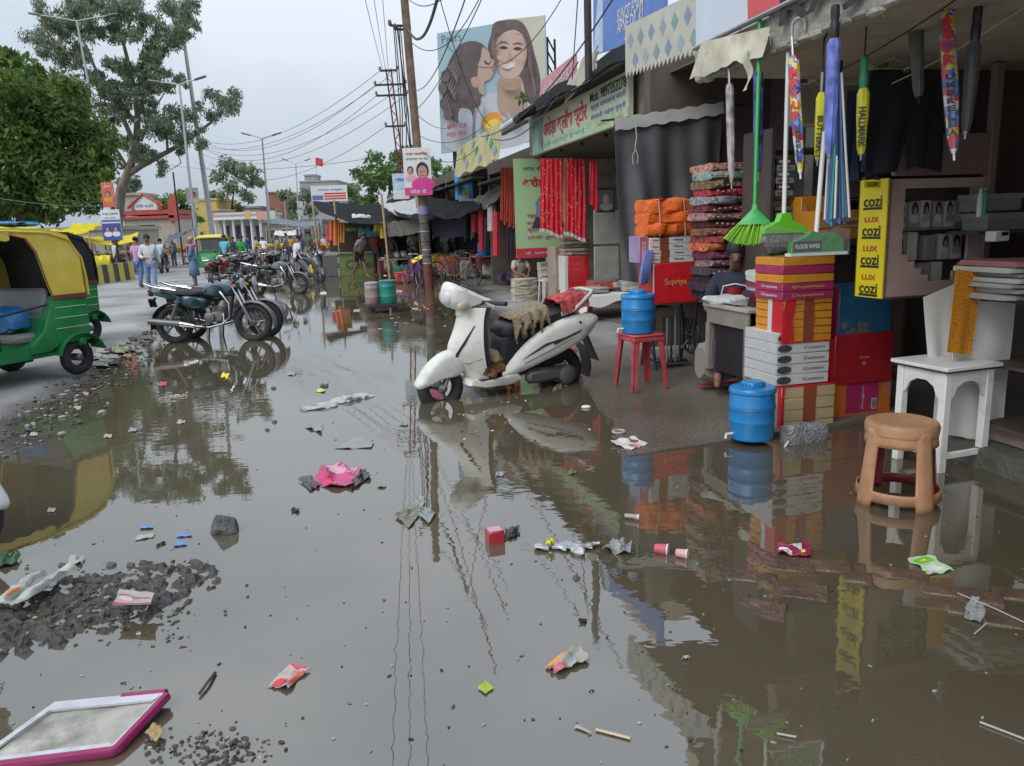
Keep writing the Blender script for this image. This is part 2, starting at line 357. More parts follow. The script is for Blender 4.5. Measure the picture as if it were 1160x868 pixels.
BL=Vector((.55,9.5,0)); BR=Vector((3.4,9.3,0)); FL=rc[1]; FR=rc[2]+SA*.5; LM=G(640,405)
def apron(u,v):
 left=FL.lerp(LM,min(v*2,1))if v<.5 else LM.lerp(BL,(v-.5)*2)
 p=left.lerp(FR.lerp(BR,v),u); q=np.array([[p.x,p.y]])
 p.z=.002+.05*(u**.8)+float(vnoise(q,1.3,4,3)[0])*.035*(1-u*.6)+float(vnoise(q,9,6,2)[0])*.006;
 if v<.01:p.z=max(p.z,.004+.04*u)
 return p
ap=MB(); ap.grid(60,70,apron,m_conc)
ap.grid(60,1,lambda u,v:apron(u,0)-ZV*v*.12+Vector((.004,-.006,0))*v,m_conc)
tag(ap.build('pavement',None,50),kind='structure')
# ================================================================== NEAR SHOP: SHELL
def PU(px,py,u):
 d=ray(px,py); n=SA; return CAM+d*(((SO+SA*u)-CAM).dot(n)/d.dot(n))
def PV(px,py,v):
 d=ray(px,py); n=SB; return CAM+d*(((SO+SB*v)-CAM).dot(n)/d.dot(n))
def PPL(px,py,O,n):
 d=ray(px,py); return CAM+d*((Vector(O)-CAM).dot(n)/d.dot(n))
MS=Matrix(((SA.x,SB.x,0,0),(SA.y,SB.y,0,0),(0,0,1,0),(0,0,0,1)))
def sbox(mb,u0,u1,v0,v1,z0,z1,m,b=0.0):
 return mb.box(S((u0+u1)/2,(v0+v1)/2,(z0+z1)/2),(u1-u0,v1-v0,z1-z0),m,MS,b)
def fbm(p,s=1.0):return mnoise.noise(Vector(p)*s)
def soft(mb,P,ax,ay,az,m,jit=.06,n=10,k=18,e=.35,sk=0):
 """a limp rounded block (folded cloth, bag, paper) from corner P along three edge vectors"""
 P,ax,ay,az=Vector(P),Vector(ax),Vector(ay),Vector(az); rings=[]; sd_=rnd.uniform(0,99)
 for i in range(n+1):
  t=i/n; sc=1-.12*(abs(2*t-1)**6); ring=[]
  for j in range(k):
   a=2*math.pi*j/k; c,s_=math.cos(a),math.sin(a)
   x=math.copysign(abs(c)**e,c)*.5*sc; y=math.copysign(abs(s_)**e,s_)*.5*sc
   q=P+ax*t+ay*(.5+x)+az*(.5+y)
   w=jit*(fbm(q+Vector((sd_,0,sd_)),7)+.5*fbm(q+Vector((0,sd_,0)),19))
   ring.append(q+(ay*x*1.2+az*y*1.6)*w*2)
  rings.append(ring)
 return mb.loft(rings,m)
m_plaster=mat('old_plaster',(.36,.33,.27),.85,dirt=.7,dcol=(.13,.11,.09),dscale=2.2,bump=.5,bscale=18)
m_slab=mat('rough_concrete',(.34,.32,.28),.9,var=.3,scale=9,dirt=.8,dcol=(.11,.10,.085),dscale=4,bump=.9,bscale=25)
m_slabu=mat('slab_underside_paint',(.38,.33,.24),.85,dirt=.5,dcol=(.2,.17,.13),dscale=1.5,bump=.2,bscale=14)
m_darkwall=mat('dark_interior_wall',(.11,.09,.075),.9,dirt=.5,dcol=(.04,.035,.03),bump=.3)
m_moss=mat('mossy_plinth',(.10,.11,.085),.8,var=.3,dirt=.7,dcol=(.05,.05,.04),dscale=5,bump=.8,bscale=30)
m_pinktile=mat('pink_stone_sill',(.36,.26,.235),.6,dirt=.4,dscale=5)
m_brownwood=mat('brown_laminate',(.21,.145,.13),.45,var=.12,dirt=.35,dcol=(.07,.05,.05),dscale=2,stretch=(1,1,.25))
m_darkwood=mat('dark_wood',(.07,.05,.04),.6,dirt=.3,stretch=(1,1,.2))
m_steel=mat('worn_steel',(.4,.4,.4),.35,metal=.9,dirt=.4,dcol=(.16,.1,.06))
m_iron=mat('black_iron',(.03,.03,.032),.5,metal=.4,dirt=.3,dcol=(.1,.07,.05))
m_white=mat('white_paint',(.80,.79,.76),.5,var=.06,dirt=.55,dcol=(.3,.28,.24),dscale=6)
m_black=mat('black_plastic',(.02,.02,.022),.4)
m_blacktxt=mat('black_print',(.018,.018,.02),.5,var=0)
m_whitetxt=mat('white_print',(.8,.8,.8),.5,var=.03)
m_red=mat('red_print',(.55,.03,.04),.45,var=.08)
m_yellow=mat('yellow_print',(.85,.68,.004),.4,var=.05,dirt=.15)
m_rope=mat('rope',(.5,.46,.38),.9)
o=thing('concrete_canopy','rough weathered concrete canopy slab jutting out above the hanging umbrellas','canopy',S(.8,-1,2.5))
b=MB(); sbox(b,-.66,2.5,-5,.1,2.50,2.66,m_slabu,.01)
sbox(b,-.70,-.662,-5,.12,2.475,2.665,m_slab,.01); b.build('slab',o)
b=MB()
for k in range(40):
 v=-4+k*.104; b.ell(S(-.685+rnd.uniform(-.01,.012),v,2.475+rnd.uniform(-.006,.01)),(.03,.07,rnd.uniform(.012,.028)),m_slab,MS,8,5)
b.build('crumbled_edge',o)
o=thing('shop_building','dim plaster walls and back rooms of the near shop behind its stacked goods','building',S(2,1,0))
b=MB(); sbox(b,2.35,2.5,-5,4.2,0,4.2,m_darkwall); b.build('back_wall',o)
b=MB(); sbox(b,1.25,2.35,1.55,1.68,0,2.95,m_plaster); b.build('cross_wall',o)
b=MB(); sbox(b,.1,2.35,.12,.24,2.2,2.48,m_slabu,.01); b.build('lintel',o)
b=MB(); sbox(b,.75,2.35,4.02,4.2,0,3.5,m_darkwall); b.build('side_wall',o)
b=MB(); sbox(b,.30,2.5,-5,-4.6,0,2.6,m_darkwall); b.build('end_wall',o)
tag(MB().obox(S(.62,-4.6,-.06),SA*3,SB*3.98,ZV*.19,m_moss,.02).build('shop_plinth'),'mossy wet stone ledge at the foot of the newspaper shop','ledge')
tag(MB().obox(S(.80,-4.6,.13),SA*.3,SB*3.6,ZV*.10,m_pinktile,.01).build('stone_sill'),'pinkish stone sill on the mossy ledge at far right','sill')
VC=-.56
o=thing('partition_panel','tall dark brown panel between the two shops, shorts hanging before it','partition',S(.7,VC+.1,0))
b=MB(); sbox(b,.36,2.3,VC+.27,VC+.33,1.04,2.49,m_darkwood); b.build('panel',o)
b=MB(); sbox(b,1.06,1.12,VC-.03,VC+.028,.55,2.49,m_brownwood,.006); b.build('upright',o)
b=MB(); sbox(b,.35,1.06,VC-.012,VC+.028,1.80,2.06,m_brownwood,.004); b.build('headboard',o)
P=PV(1003,337,VC); ux=SA; W_=LX(P,ux,1107); H_=LY(P,ZV,203); DC=.26
o=thing('display_cabinet','brown glass-fronted display cabinet with yellow LUX cozi side above white table','display cabinet',P+ux*W_/2)
fr=lambda x,z,d=0:P+ux*(x*W_)+ZV*(z*H_)+SB*d
m_pinkwood=mat('pinkish_laminate',(.44,.32,.29),.4,var=.1,dirt=.3,dcol=(.16,.1,.1),dscale=2)
b=MB()
b.obox(fr(0,0,DC-.03),ux*W_,SB*.03,ZV*H_,m_brownwood,.003); b.obox(fr(0,0,.02),ux*W_,SB*(DC-.05),ZV*.025,m_brownwood)
b.obox(fr(0,1,.02)-ZV*.025,ux*W_,SB*(DC-.05),ZV*.025,m_brownwood); b.obox(fr(0,0,.02)+ZV*.025,ux*.02,SB*(DC-.05),ZV*(H_-.05),m_brownwood)
b.obox(fr(1,0,.02)+ZV*.025-ux*.02,ux*.02,SB*(DC-.05),ZV*(H_-.05),m_brownwood); b.build('carcass',o)
b=MB()
pts=[(0,0),(1,0),(1,1),(0,1)]; hole=[(.14,.92),(.14,.36),(.21,.36),(.21,.30),(.285,.30),(.285,.24),(.36,.24),(.36,.18),(.44,.18),(.44,.12),(.71,.12),(.71,.20),(.775,.20),(.775,.27),(.85,.27),(.85,.92)]
cols=sorted({0,1}|{h[0]for h in hole})
for x0,x1 in zip(cols,cols[1:]):
 xm=(x0+x1)/2
 lo=0; hi=1
 if.14<xm<.85:
  zs=[h[1]for i,h in enumerate(hole)if min(h[0],hole[(i+1)%len(hole)][0])<=xm<=max(h[0],hole[(i+1)%len(hole)][0])and abs(h[1]-hole[(i+1)%len(hole)][1])<1e-6]
  lo=min(zs); hi=.92
  b.obox(fr(x0,0),ux*(x1-x0)*W_,SB*.02,ZV*lo*H_,m_pinkwood); b.obox(fr(x0,hi),ux*(x1-x0)*W_,SB*.02,ZV*(1-hi)*H_,m_pinkwood)
 else:b.obox(fr(x0,0),ux*(x1-x0)*W_,SB*.02,ZV*H_,m_pinkwood)
b.build('face_frame',o)
b=MB(); b.obox(fr(-.03,-.018,-.008),ux*W_*1.06,SB*.03,ZV*.018*H_,m_darkwood,.002); b.obox(fr(-.035,0,-.006),ux*.035*W_*.9,SB*.02,ZV*H_,m_brownwood,.002); b.obox(fr(1.003,0,-.006),ux*.03*W_,SB*.02,ZV*H_,m_brownwood,.002); b.build('edging',o)
b=MB(); b.obox(fr(.04,.565,.05),ux*W_*.92,SB*.15,ZV*.012,mat('shelf_board',(.3,.27,.22),.6)); b.build('shelf',o)
m_glass=mat('dusty_glass',(.05,.05,.05),.08,trans=.9,spec=.6,var=0)
b=MB(); b.obox(fr(.12,.1,.024),ux*W_*.75,SB*.004,ZV*H_*.84,m_glass); b.build('glass_pane',o)
m_pk=[mat('pack_grey_%d'%i,c,.35,dirt=.2)for i,c in enumerate([(.6,.6,.58),(.45,.45,.45),(.65,.6,.52),(.32,.3,.3)])]
m_sil=mat('print_dark_hair',(.02,.018,.018),.5); m_skinp=mat('print_pale_skin',(.40,.29,.23),.5)
b=MB()
for row,(z0,hgt,xs)in enumerate(((.585,.26,(.13,.26,.39,.52,.65,.77)),(.30,.25,(.14,.29,.47,.63,.74)),(.05,.24,(.25,.42,.56)))):
 for i,x in enumerate(xs):
  w=rnd.uniform(.10,.125); d=.055+rnd.uniform(0,.02); mm=m_pk[(i+row)%4]
  b.obox(fr(x,z0,d),ux*w*W_,SB*.09,ZV*hgt*H_*rnd.uniform(.85,1),mm,.003)
  if row<2 and not(row==1 and i in(1,2)):
   c=fr(x+w/2,z0+hgt*.60,d-.004); b.ell(c,(w*.30*W_,.0015,hgt*.25*H_),m_sil,MS,12,6)
   b.ell(c-SB*.003-ZV*.01,(w*.15*W_,.0015,hgt*.15*H_),m_skinp,MS,10,6)
   b.ell(c-ZV*hgt*.30*H_-SB*.001,(w*.42*W_,.0015,hgt*.16*H_),m_pk[(i+3)%4],MS,12,6); b.obox(fr(x+.004,z0,d-.003),ux*(w-.008)*W_,SB*.002,ZV*hgt*.22*H_,m_pk[(i+2)%4])
b.build('display_pack',o)
Q=fr(-.04,-.01,DC*.95); ys=MB(); yo=(-SB); YW=DC*1.0; ys.obox(Q,yo*YW,-ux*.012,ZV*H_*1.02,m_yellow,.002); side=ys.build('yellow_side',o)
for k in range(4):
 z=(.955-.25*k)*H_; C=Q+yo*YW*.5-ux*.012
 if k:txt('LUX',face(C+ZV*(z-.02),yo,ZV),YW*.52,.034,m_red,side,bold=.03)
 txt('cozi',face(C+ZV*(z-.092),yo,ZV),YW*.66,.068,m_blacktxt,side,bold=.02)
 MB().obox(C+ZV*(z-.144)-yo*YW*.34-ux*.003,yo*YW*.68,ux*.002,ZV*.015,m_blacktxt).build('underline',side)
o=thing('shop_sign','large red and pale blue sign board over the concrete canopy, top right','sign',S(-.73,-1.5,2.66))
m_sgn=mat('sign_pale_blue',(.56,.61,.70),.35,var=.05,dirt=.2,dcol=(.35,.36,.38)); m_sgr=mat('sign_red',(.62,.07,.08),.35,var=.08,dirt=.15)
e0=S(-.73,.05,2.67); b=MB(); b.obox(e0,-SB*3.6,SA*.03,ZV*1.0,m_sgn,.004); b.build('board',o)
k0=PU(848,28,-.733); k1=PU(905,3,-.733); k2=PU(930,-60,-.733); k3=PU(845,-60,-.733); b=MB()
b.prism([(0,0),((k1-k0).dot(-SB),(k1-k0).z),((k2-k0).dot(-SB),(k2-k0).z),((k3-k0).dot(-SB),(k3-k0).z)],-SB,ZV,-SA,.003,m_sgr,k0); b.build('red_field',o)
txt('RAJA',face(PU(952,-14,-.733),-SB,ZV),1.0,.22,m_blacktxt,o,bold=.02)
MB().tube([e0-SA*.006,e0-SB*3.6-SA*.006],.016,m_steel).build('rim',o)
o=thing('torn_banner','torn stained old banner scrap dangling below the end of the red sign','banner',S(-.7,.1,2.5))
m_torn=mat('stained_flex',(.55,.53,.42),.6,var=.15,dirt=.8,dcol=(.33,.22,.12),dscale=4); b=MB()
a0,a1,a2,a3=PU(795,48,-.76),PU(873,30,-.76),PU(868,64,-.75),PU(784,88,-.75)
def tornf(u,v):
 p=a0.lerp(a1,u).lerp(a3.lerp(a2,u),v); p+=-SA*(.02+.03*fbm(p,5))*v; p.z+=(.035*fbm(p*9)+.010*math.sin(u*23))*(v**5); return p
b.grid(24,14,tornf,m_torn,.002); b.build('flex_sheet',o)
txt('दुकान',face(PU(801,62,-.80),-SA*.05-SB,ZV),.06,.02,mat('blue_print',(.1,.16,.45),.5,var=.05),o)
b=MB(); p0=PU(845,58,-.78); b.grid(3,10,lambda u,v:p0+SB*-.05*u+ZV*(-.22*v)-SA*.02*math.sin(v*7+u),m_torn,.002); b.build('strip',o)
m_awn=mat('pale_awning_print',(.50,.49,.42),.6,var=.1,dirt=.45,dcol=(.25,.24,.2),dscale=3)
m_dia=[mat('print_blue',(.22,.29,.42),.6,dirt=.4),mat('print_teal',(.22,.33,.30),.6,dirt=.4),mat('print_grey_blue',(.3,.36,.42),.6)]
o=thing('awning','pale printed awning with blue diamonds and saw-tooth front edge','awning',S(-.15,1.7,2.9))
za,zb=2.86,3.02; va,vb=.12,2.6
def zed(v):return za+(zb-za)*(v-va)/(vb-va)
b=MB(); nt_=30
for i in range(nt_):
 v0=va+(vb-va)*i/nt_; v1=va+(vb-va)*(i+1)/nt_; vm=(v0+v1)/2
 b.prism([(v0,zed(v0)+.42),(v1,zed(v1)+.42),(v1,zed(v1)),(vm+.02,zed(vm)-.055),(v0,zed(v0))],SB,ZV,-SA,.008,m_awn,SO-SA*.15)
for i in range(10):
 for j in range(2):
  v=va+.12+i*.235+(j%2)*.11; z=zed(v)+.08+.19*j;
  b.prism([(v-.07,z),(v,z-.075),(v+.07,z),(v,z+.075)],SB,ZV,-SA,.002,m_dia[(i+j*2)%3],SO-SA*.159)
b.build('valance',o)
b=MB(); b.obox(S(-.14,va,zed(va)+.12),SA*2.6+ZV*.35,SB*(vb-va)+ZV*.16,ZV*.02,mat('awning_underside_shade',(.11,.105,.09),.8,dirt=.4))  # underside shade put into the colour; same sheet as the pale valance
b.obox(S(1.0,vb,zed(vb)+.28),SA*1.5+ZV*.2,SB*1.6,ZV*.02,mat('awning_underside_shade',(.11,.105,.09),.8))
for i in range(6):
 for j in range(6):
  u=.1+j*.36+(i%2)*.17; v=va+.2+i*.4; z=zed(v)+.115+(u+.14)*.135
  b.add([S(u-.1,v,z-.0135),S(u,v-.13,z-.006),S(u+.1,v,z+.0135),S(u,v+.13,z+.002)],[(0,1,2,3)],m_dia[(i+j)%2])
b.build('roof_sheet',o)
m_tarp=mat('grey_tarp',(.085,.085,.092),.5,var=.2,scale=3,dirt=.25,dcol=(.16,.15,.14),dscale=2)
o=thing('tarp_curtain','dark grey tarpaulin curtain hanging beside the orange bundle','curtain',S(.8,3.84,.6))
t0,t1,b0,b1=PV(695,140,3.84),PV(818,121,3.84),PV(706,318,3.8),PV(812,330,3.8)
def tarpf(u,v):
 p=t0.lerp(t1,u).lerp(b0.lerp(b1,u),v); p+=SB*(.07*math.sin(u*13+v*2.2)+.04*math.sin(u*29-v*3)+.03*fbm(p,2))*(.2+.8*v); return p
b=MB(); b.grid(60,20,tarpf,m_tarp,.004); b.build('sheet',o)
b=MB(); b.grid(24,4,lambda u,v:t0.lerp(t1,u)+ZV*(.05-.14*v+.012*math.sin(u*40))-SB*(.03+.02*v),mat('pale_tarp_hem',(.4,.4,.37),.6,dirt=.5),.004); b.build('rolled_hem',o)
b=MB(); b.tube([t0-SA*.15+ZV*.03,t1+SA*.3+ZV*.03],.012,m_iron); b.build('curtain_rod',o)
k=PV(720,140,3.7); b=MB(); b.tube([k,k-ZV*.15+SA*.012,k-ZV*.28-SA*.01],.006,m_rope,6); b.tube([k-ZV*.28,k-ZV*.36-SA*.04,k-ZV*.45-SA*.03],.006,m_rope,6); b.tube([k-ZV*.28,k-ZV*.36+SA*.03,k-ZV*.44+SA*.02],.006,m_rope,6); b.build('tie_cord',o)
# ================================================================== NEAR SHOP: GOODS
def carton(name,label,cat,pxL,pxR,pyT,pyB,v,depth,m,group=None,b_=.006,layers=None,name_layer='flat_box',mtop=None):
 """box whose front faces down the street; corner P is its front lower left corner"""
 P=PV(pxL,pyB,v); w=LX(P,SA,pxR); h=LY(P,ZV,pyT)
 o=thing(name,label,cat,P+SA*w/2+SB*depth/2,YAW,group)
 if not layers:
  MB().obox(P,SA*w,SB*depth,ZV*h,m,b_).build('box_body',o)
 else:
  k=len(layers); lh=h/k
  for i,lm in enumerate(layers):
   j=rnd.uniform(-.006,.006)
   MB().obox(P+ZV*(lh*i+.001)+SA*j+SB*j,SA*w,SB*depth,ZV*(lh-.003),lm,.004).build(name_layer,o)
 return o,P,w,h
def fF(P,x=0,z=0,d=0):return face(P+SA*x+ZV*z-SB*d,SA,ZV)
def lF(P,y=0,z=0,d=0):return face(P+SB*y+ZV*z-SA*d,-SB,ZV)
m_or=mat('orange_card',(.72,.30,.03),.35,var=.10,dirt=.3,dscale=7,bump=.22,bscale=9); m_orr=mat('deep_orange_card',(.65,.16,.03),.4,var=.1)
m_pk_=mat('magenta_card',(.42,.03,.12),.35,var=.18,dirt=.25,bump=.22,bscale=9); m_crm=mat('cream_card',(.52,.40,.22),.5,var=.14,dirt=.4,bump=.2,bscale=9)
m_redp=mat('red_plastic_wrap',(.62,.02,.03),.2,var=.12,bump=.5,bscale=14,coat=.3)
m_drk=mat('maroon_card',(.38,.02,.03),.25,var=.1,bump=.3,bscale=9,coat=.3)
m_blu=mat('teal_blue_card',(.03,.14,.26),.3,var=.15,coat=.3,bump=.3,bscale=9)
m_wht=mat('white_card',(.66,.66,.65),.35,var=.07,dirt=.35,dcol=(.36,.34,.31),dscale=7,bump=.15,bscale=9); m_gld=mat('gold_print',(.62,.42,.12),.4)
m_clear=mat('clear_wrap',(.5,.5,.5),.10,var=0,trans=.90,bump=.8,bscale=18)
m_brnp=mat('brown_print',(.25,.07,.03),.5)
o,P,w,h=carton('garment_bundle','bundle of cream flat boxes in red wrap at the bottom of the front pile','box bundle',884,944,440,492,0,.42,None,'bundles of flat garment boxes',layers=[m_crm]*4)
MB().obox(P+SA*w*.40-SB*.004,SA*w*.24,SB*.003,ZV*h,m_brnp).build('label_strip',o)
b=MB(); b.obox(P-SA*.006-SB*.006,SA*.03,SB*.05,ZV*h,m_redp,.004); b.obox(P-SA*.005+ZV*h,SA*(w+.01),SB*.43,ZV*.006,m_redp); b.obox(P-SA*.006+SB*.05,SA*.003,SB*.37,ZV*h,m_clear); b.build('wrap',o)
o,P,w,h=carton('garment_bundle','bundle of white flat boxes in clear plastic, second from the ground in the front pile','box bundle',879,938,378,438,.03,.44,None,'bundles of flat garment boxes',layers=[m_wht]*5)
for i in range(5):txt('Cotton',fF(P,w*.70,h*(i+.5)/5,.001),w*.4,h*.055,m_blacktxt,o,bold=.01)
b=MB(); b.obox(P-SA*.012-SB*.004,SA*.004,SB*.45,ZV*h*1.01,m_clear); b.obox(P-SA*.012-SB*.008,SA*(w*.3),SB*.003,ZV*h,m_clear); b.build('wrap',o)
b=MB()
for i in range(5):
 b.ell(P-SB*.003+SA*w*.14+ZV*h*(i+.5)/5,(w*.14,.004,h*.075),m_iron,MS,12,6)
b.build('printed_motif',o)
o,P,w,h=carton('garment_bundle','bundle of orange flat boxes with a torn red wrap, below the topmost bundle','box bundle',886,941,337,390,.02,.36,None,'bundles of flat garment boxes',layers=[m_or]*6)
MB().obox(P+SA*w*.42-SB*.004,SA*w*.2,SB*.003,ZV*h,m_brnp).build('label_strip',o)
b=MB(); pr=[(0,0),(.06,0),(.05,.5),(.07,1),(.02,1),(0,.6)]
b.prism([(x*1.6,z*h)for x,z in pr],SA,ZV,-SB,.005,m_redp,P-SA*.004-SB*.001); b.obox(P-SA*.007+SB*.0,SA*.004,SB*.13,ZV*h,m_redp); b.obox(P-SA*.009+SB*.13,SA*.005,SB*.05,ZV*h,m_wht); b.obox(P-SA*.006-ZV*.002,SA*(w+.01),SB*.37,ZV*.012,m_redp); b.build('wrap',o)
o,P,w,h=carton('garment_bundle','topmost bundle of orange and magenta flat boxes in the front pile','box bundle',886,944,292,341,.0,.36,None,'bundles of flat garment boxes',layers=[m_pk_,m_pk_,m_or,m_pk_,m_or])
for i in(0,1,3):
 txt('Dupattas',fF(P,w*.5,h*(i+.5)/5,.001),w*.62,h*.075,m_gld,o,bold=.02); txt('Dupatta',lF(P,.16,h*(i+.5)/5,.001),.2,h*.08,m_wht,o,bold=.02)
b=MB(); b.prism([(.02,.02),(w*.9,.08),(w*.5,.3)],SA,SB,ZV,.003,m_redp,P+ZV*(h+.001)); b.prism([(.1,.05),(w*.95,.02),(w*.9,.2)],SA,SB,ZV,.003,m_wht,P+ZV*(h+.005)); b.build('wrap',o)
o,P,w,h=carton('carton','large orange carton with magenta panel at the foot of the right pile','carton',942,1008,430,477,.12,.36,m_orr,'big cartons beside the front pile')
MB().obox(P+SA*w*.22-SB*.003+ZV*h*.14,SA*w*.55,SB*.004,ZV*h*.86,m_pk_).build('panel',o)
b=MB(); b.obox(P+SA*w*.66-SB*.005+ZV*h*.2,SA*w*.09,SB*.003,ZV*h*.26,m_wht)
for i in range(5):b.obox(P+SA*w*(.67+.016*i)-SB*.0065+ZV*h*.22,SA*w*.007,SB*.002,ZV*h*.22,m_blacktxt)
b.build('barcode_label',o); txt('Sangam',face(P+SA*w*.5-SB*.004+ZV*h*.5,ZV,-SA),h*.55,.025,m_wht,o)
b=MB(); soft(b,P+SA*w*.84-SB*.02+ZV*h*.5,SA*.06,SB*.02,ZV*.12,m_clear,.2,5,10); b.build('tape',o)
MB().obox(P-SA*.006,SA*.006,SB*.2,ZV*h*.9,m_or,.002).build('side_panel',o)
o,P,w,h=carton('carton','glossy dark red carton in the middle of the right pile','carton',944,1010,380,437,.10,.36,m_drk,'big cartons beside the front pile')
txt('Shagun',face(P+SA*w*.5-SB*.001+ZV*h*.52,SA,ZV),.09,.022,m_gld,o,bold=.02)
b=MB(); c=P+SA*w*.5-SB*.003+ZV*h*.42; b.obox(c-SA*.012,SA*.024,SB*.002,ZV*.004,m_gld); b.obox(c-SA*.012-ZV*.02,SA*.024,SB*.002,ZV*.004,m_gld); b.obox(c-SA*.012-ZV*.016,SA*.004,SB*.002,ZV*.016,m_gld); b.obox(c+SA*.008-ZV*.016,SA*.004,SB*.002,ZV*.016,m_gld); b.build('emblem',o)
b=MB(); b.obox(P-SA*.05+ZV*-.03-SB*.004,SA*.048,SB*.30,ZV*h*1.02,m_redp,.004); b.build('side_panel',o)
o,P,w,h=carton('carton','blue carton under the display cabinet, top of the right pile','carton',949,1008,326,384,.12,.34,m_blu,'big cartons beside the front pile')
txt('Saheli',face(P+SA*w*.83-SB*.001+ZV*h*.66,-ZV,SA),.11,.028,mat('teal_print',(.1,.35,.4),.5),o)
b=MB()
for k in range(14):b.ell(P+SA*w*rnd.uniform(.12,.55)-SB*.002+ZV*h*(rnd.uniform(.03,.25)),(rnd.uniform(.015,.035),.003,rnd.uniform(.015,.04)),mat('grey_flower_print',(.16,.15,.15),.5),MS,8,5)
b.build('printed_motif',o)
MB().obox(P-SA*.014,SA*.012,SB*.3,ZV*h*1.02,m_pk_,.003).build('side_panel',o)
o,P,w,h=carton('carton','bright orange carton on the shelf behind the mops, lower one','carton',923,977,239,273,.75,.35,m_or,'orange cartons on the shelf')
MB().obox(P-SB*.003+ZV*h*.42,SA*w,SB*.004,ZV*h*.32,mat('peach_card',(.72,.42,.2),.45)).build('band',o); txt('SUPREME',fF(P,w*.62,h*.58,.004),w*.5,h*.13,m_brnp,o,bold=.02)
o,P,w,h=carton('carton','bright orange carton with a rubbed patch on the shelf behind the mops, upper one','carton',907,950,223,252,.95,.3,m_or,'orange cartons on the shelf')
b=MB(); b.ell(P+SA*w*.12+ZV*h*.45-SB*.001,(.03,.004,.06),mat('rubbed_card',(.42,.26,.14),.8),MS,12,6); b.build('rubbed_patch',o)
o,P,w,h=carton('shelf_plank','wooden plank shelf carrying the orange cartons','shelf',900,1000,273,281,.7,.8,m_darkwood)
o=thing('shelf_rack','open rack of dark boards behind the hanging umbrellas','shelf',S(.75,1.35,1.0))
b=MB()
for z in(1.22,1.72,2.12):sbox(b,.52,1.9,1.05,1.50,z,z+.02,m_darkwood)
b.build('shelf',o);
for u in(.5,1.9):b=MB(); sbox(b,u,u+.03,1.05,1.5,.1,2.3,m_darkwood); b.build('side_panel',o)
cl=[((.14,.20,.07),'olive green'),((.10,.16,.09),'dark green'),((.25,.14,.09),'tan'),((.06,.10,.16),'navy'),((.22,.23,.10),'moss green'),((.13,.11,.09),'grey brown'),((.04,.15,.22),'teal'),((.3,.17,.12),'dusty pink'),((.12,.17,.12),'sage')]
ords=['lowest','second from the bottom','third from the bottom','fourth from the bottom','fifth from the bottom','sixth from the bottom','seventh from the bottom','eighth from the bottom','ninth from the bottom','tenth from the bottom','eleventh from the bottom','twelfth from the bottom','thirteenth from the bottom','fourteenth from the bottom','fifteenth from the bottom']
z=1.245
for i in range(9):
 c,nm=cl[i]; hh_=.045 if i<9 else.04
 b=MB(); soft(b,S(.56+rnd.uniform(-.02,.02),1.06+rnd.uniform(-.02,.02),z),SA*.62,SB*.36,ZV*hh_,mat('cloth_'+nm.replace(' ','_'),c,.85,bump=.3,bscale=90),.03)
 tag(b.build('folded_cloth'),f'{nm} folded cloth on the rack behind the umbrellas, {ords[i]}','cloth','folded cloths on the dark rack'); z+=hh_+.002
z=1.745
for i in range(6):
 c,nm=[((.30,.28,.26),'grey white'),((.05,.05,.06),'black'),((.35,.33,.3),'cream'),((.05,.12,.16),'blue grey'),((.32,.3,.3),'pale grey'),((.06,.05,.05),'dark brown')][i]
 P=S(.56+rnd.uniform(-.01,.01),1.06,z); b=MB(); b.obox(P,SA*.17,SB*.25,ZV*.05,mat('box_'+nm.replace(' ','_'),c,.5),.004); b.obox(P+SA*.02-SB*.002+ZV*.015,SA*.1,SB*.002,ZV*.02,m_wht if i%2 else m_brnp)
 tag(b.build('small_box'),f'{nm} small box on the upper rack shelf, {ords[i]} of its column','box','small boxes on the upper rack shelf'); z+=.052
q0=PV(802,300,1.95); z=.82
qc=[((.03,.02,.03),'black'),((.05,.025,.04),'dark purple'),((.03,.02,.02),'brown black'),((.07,.05,.06),'charcoal'),((.28,.16,.18),'dusty pink'),((.16,.03,.05),'wine'),((.55,.14,.06),'bright orange'),((.25,.04,.04),'dark red'),((.22,.09,.05),'rust brown'),((.12,.03,.03),'maroon'),((.35,.18,.17),'rose'),((.15,.04,.04),'deep maroon'),((.30,.3,.32),'grey and black'),((.45,.03,.05),'bright red'),((.2,.13,.06),'patterned brown')]
qc+=[((.3,.36,.34),'pale teal'),((.5,.24,.18),'salmon pink')]; ords+=['second from the top','topmost']
m_tops=len(qc)
for i,(c,nm)in enumerate(qc):
 hh_=rnd.uniform(.072,.09); b=MB(); dx=rnd.uniform(-.03,.04)
 m1=mat('quilt_'+nm.replace(' ','_'),c,.7,var=.75,scale=26,bump=.6,bscale=50); soft(b,S(.36+dx,1.80+rnd.uniform(-.03,.02),z),SA*(.54+rnd.uniform(-.02,.04)),SB*.45,ZV*hh_,m1,.12,12,18,.45)
 if i!=6:
  for s_ in range(9):b.ell(S(.40+dx+s_*.055,1.79,z+hh_*rnd.uniform(.3,.7)),(.012,.02,.01),mat('quilt_fleck',(.4,.3,.25),.7),MS,6,4)
 tag(b.build('folded_quilt'),f'{nm} folded quilt in the tall pile, {ords[i]}','quilt','folded quilts in the tall pile'); z+=hh_*.93
b=MB(); b.tube([PV(850,175,1.72),PV(849,245,1.72),PV(848,300,1.75)],.003,m_rope,5); tag(b.build('string'),'thin pale string tied round the tall pile of quilts','string')
tag(MB().obox(S(.56,1.84,.04),SA*.45,SB*.4,ZV*.77,m_black,.01).build('platform_chest'),'dark wooden platform under the tall pile of quilts','platform')
P=PV(742,425,2.55); o=thing('sewing_stand','black iron treadle sewing machine stand with a wooden top','sewing stand',P,YAW)
TOPZ=.74; wS=LX(P,SA,788)
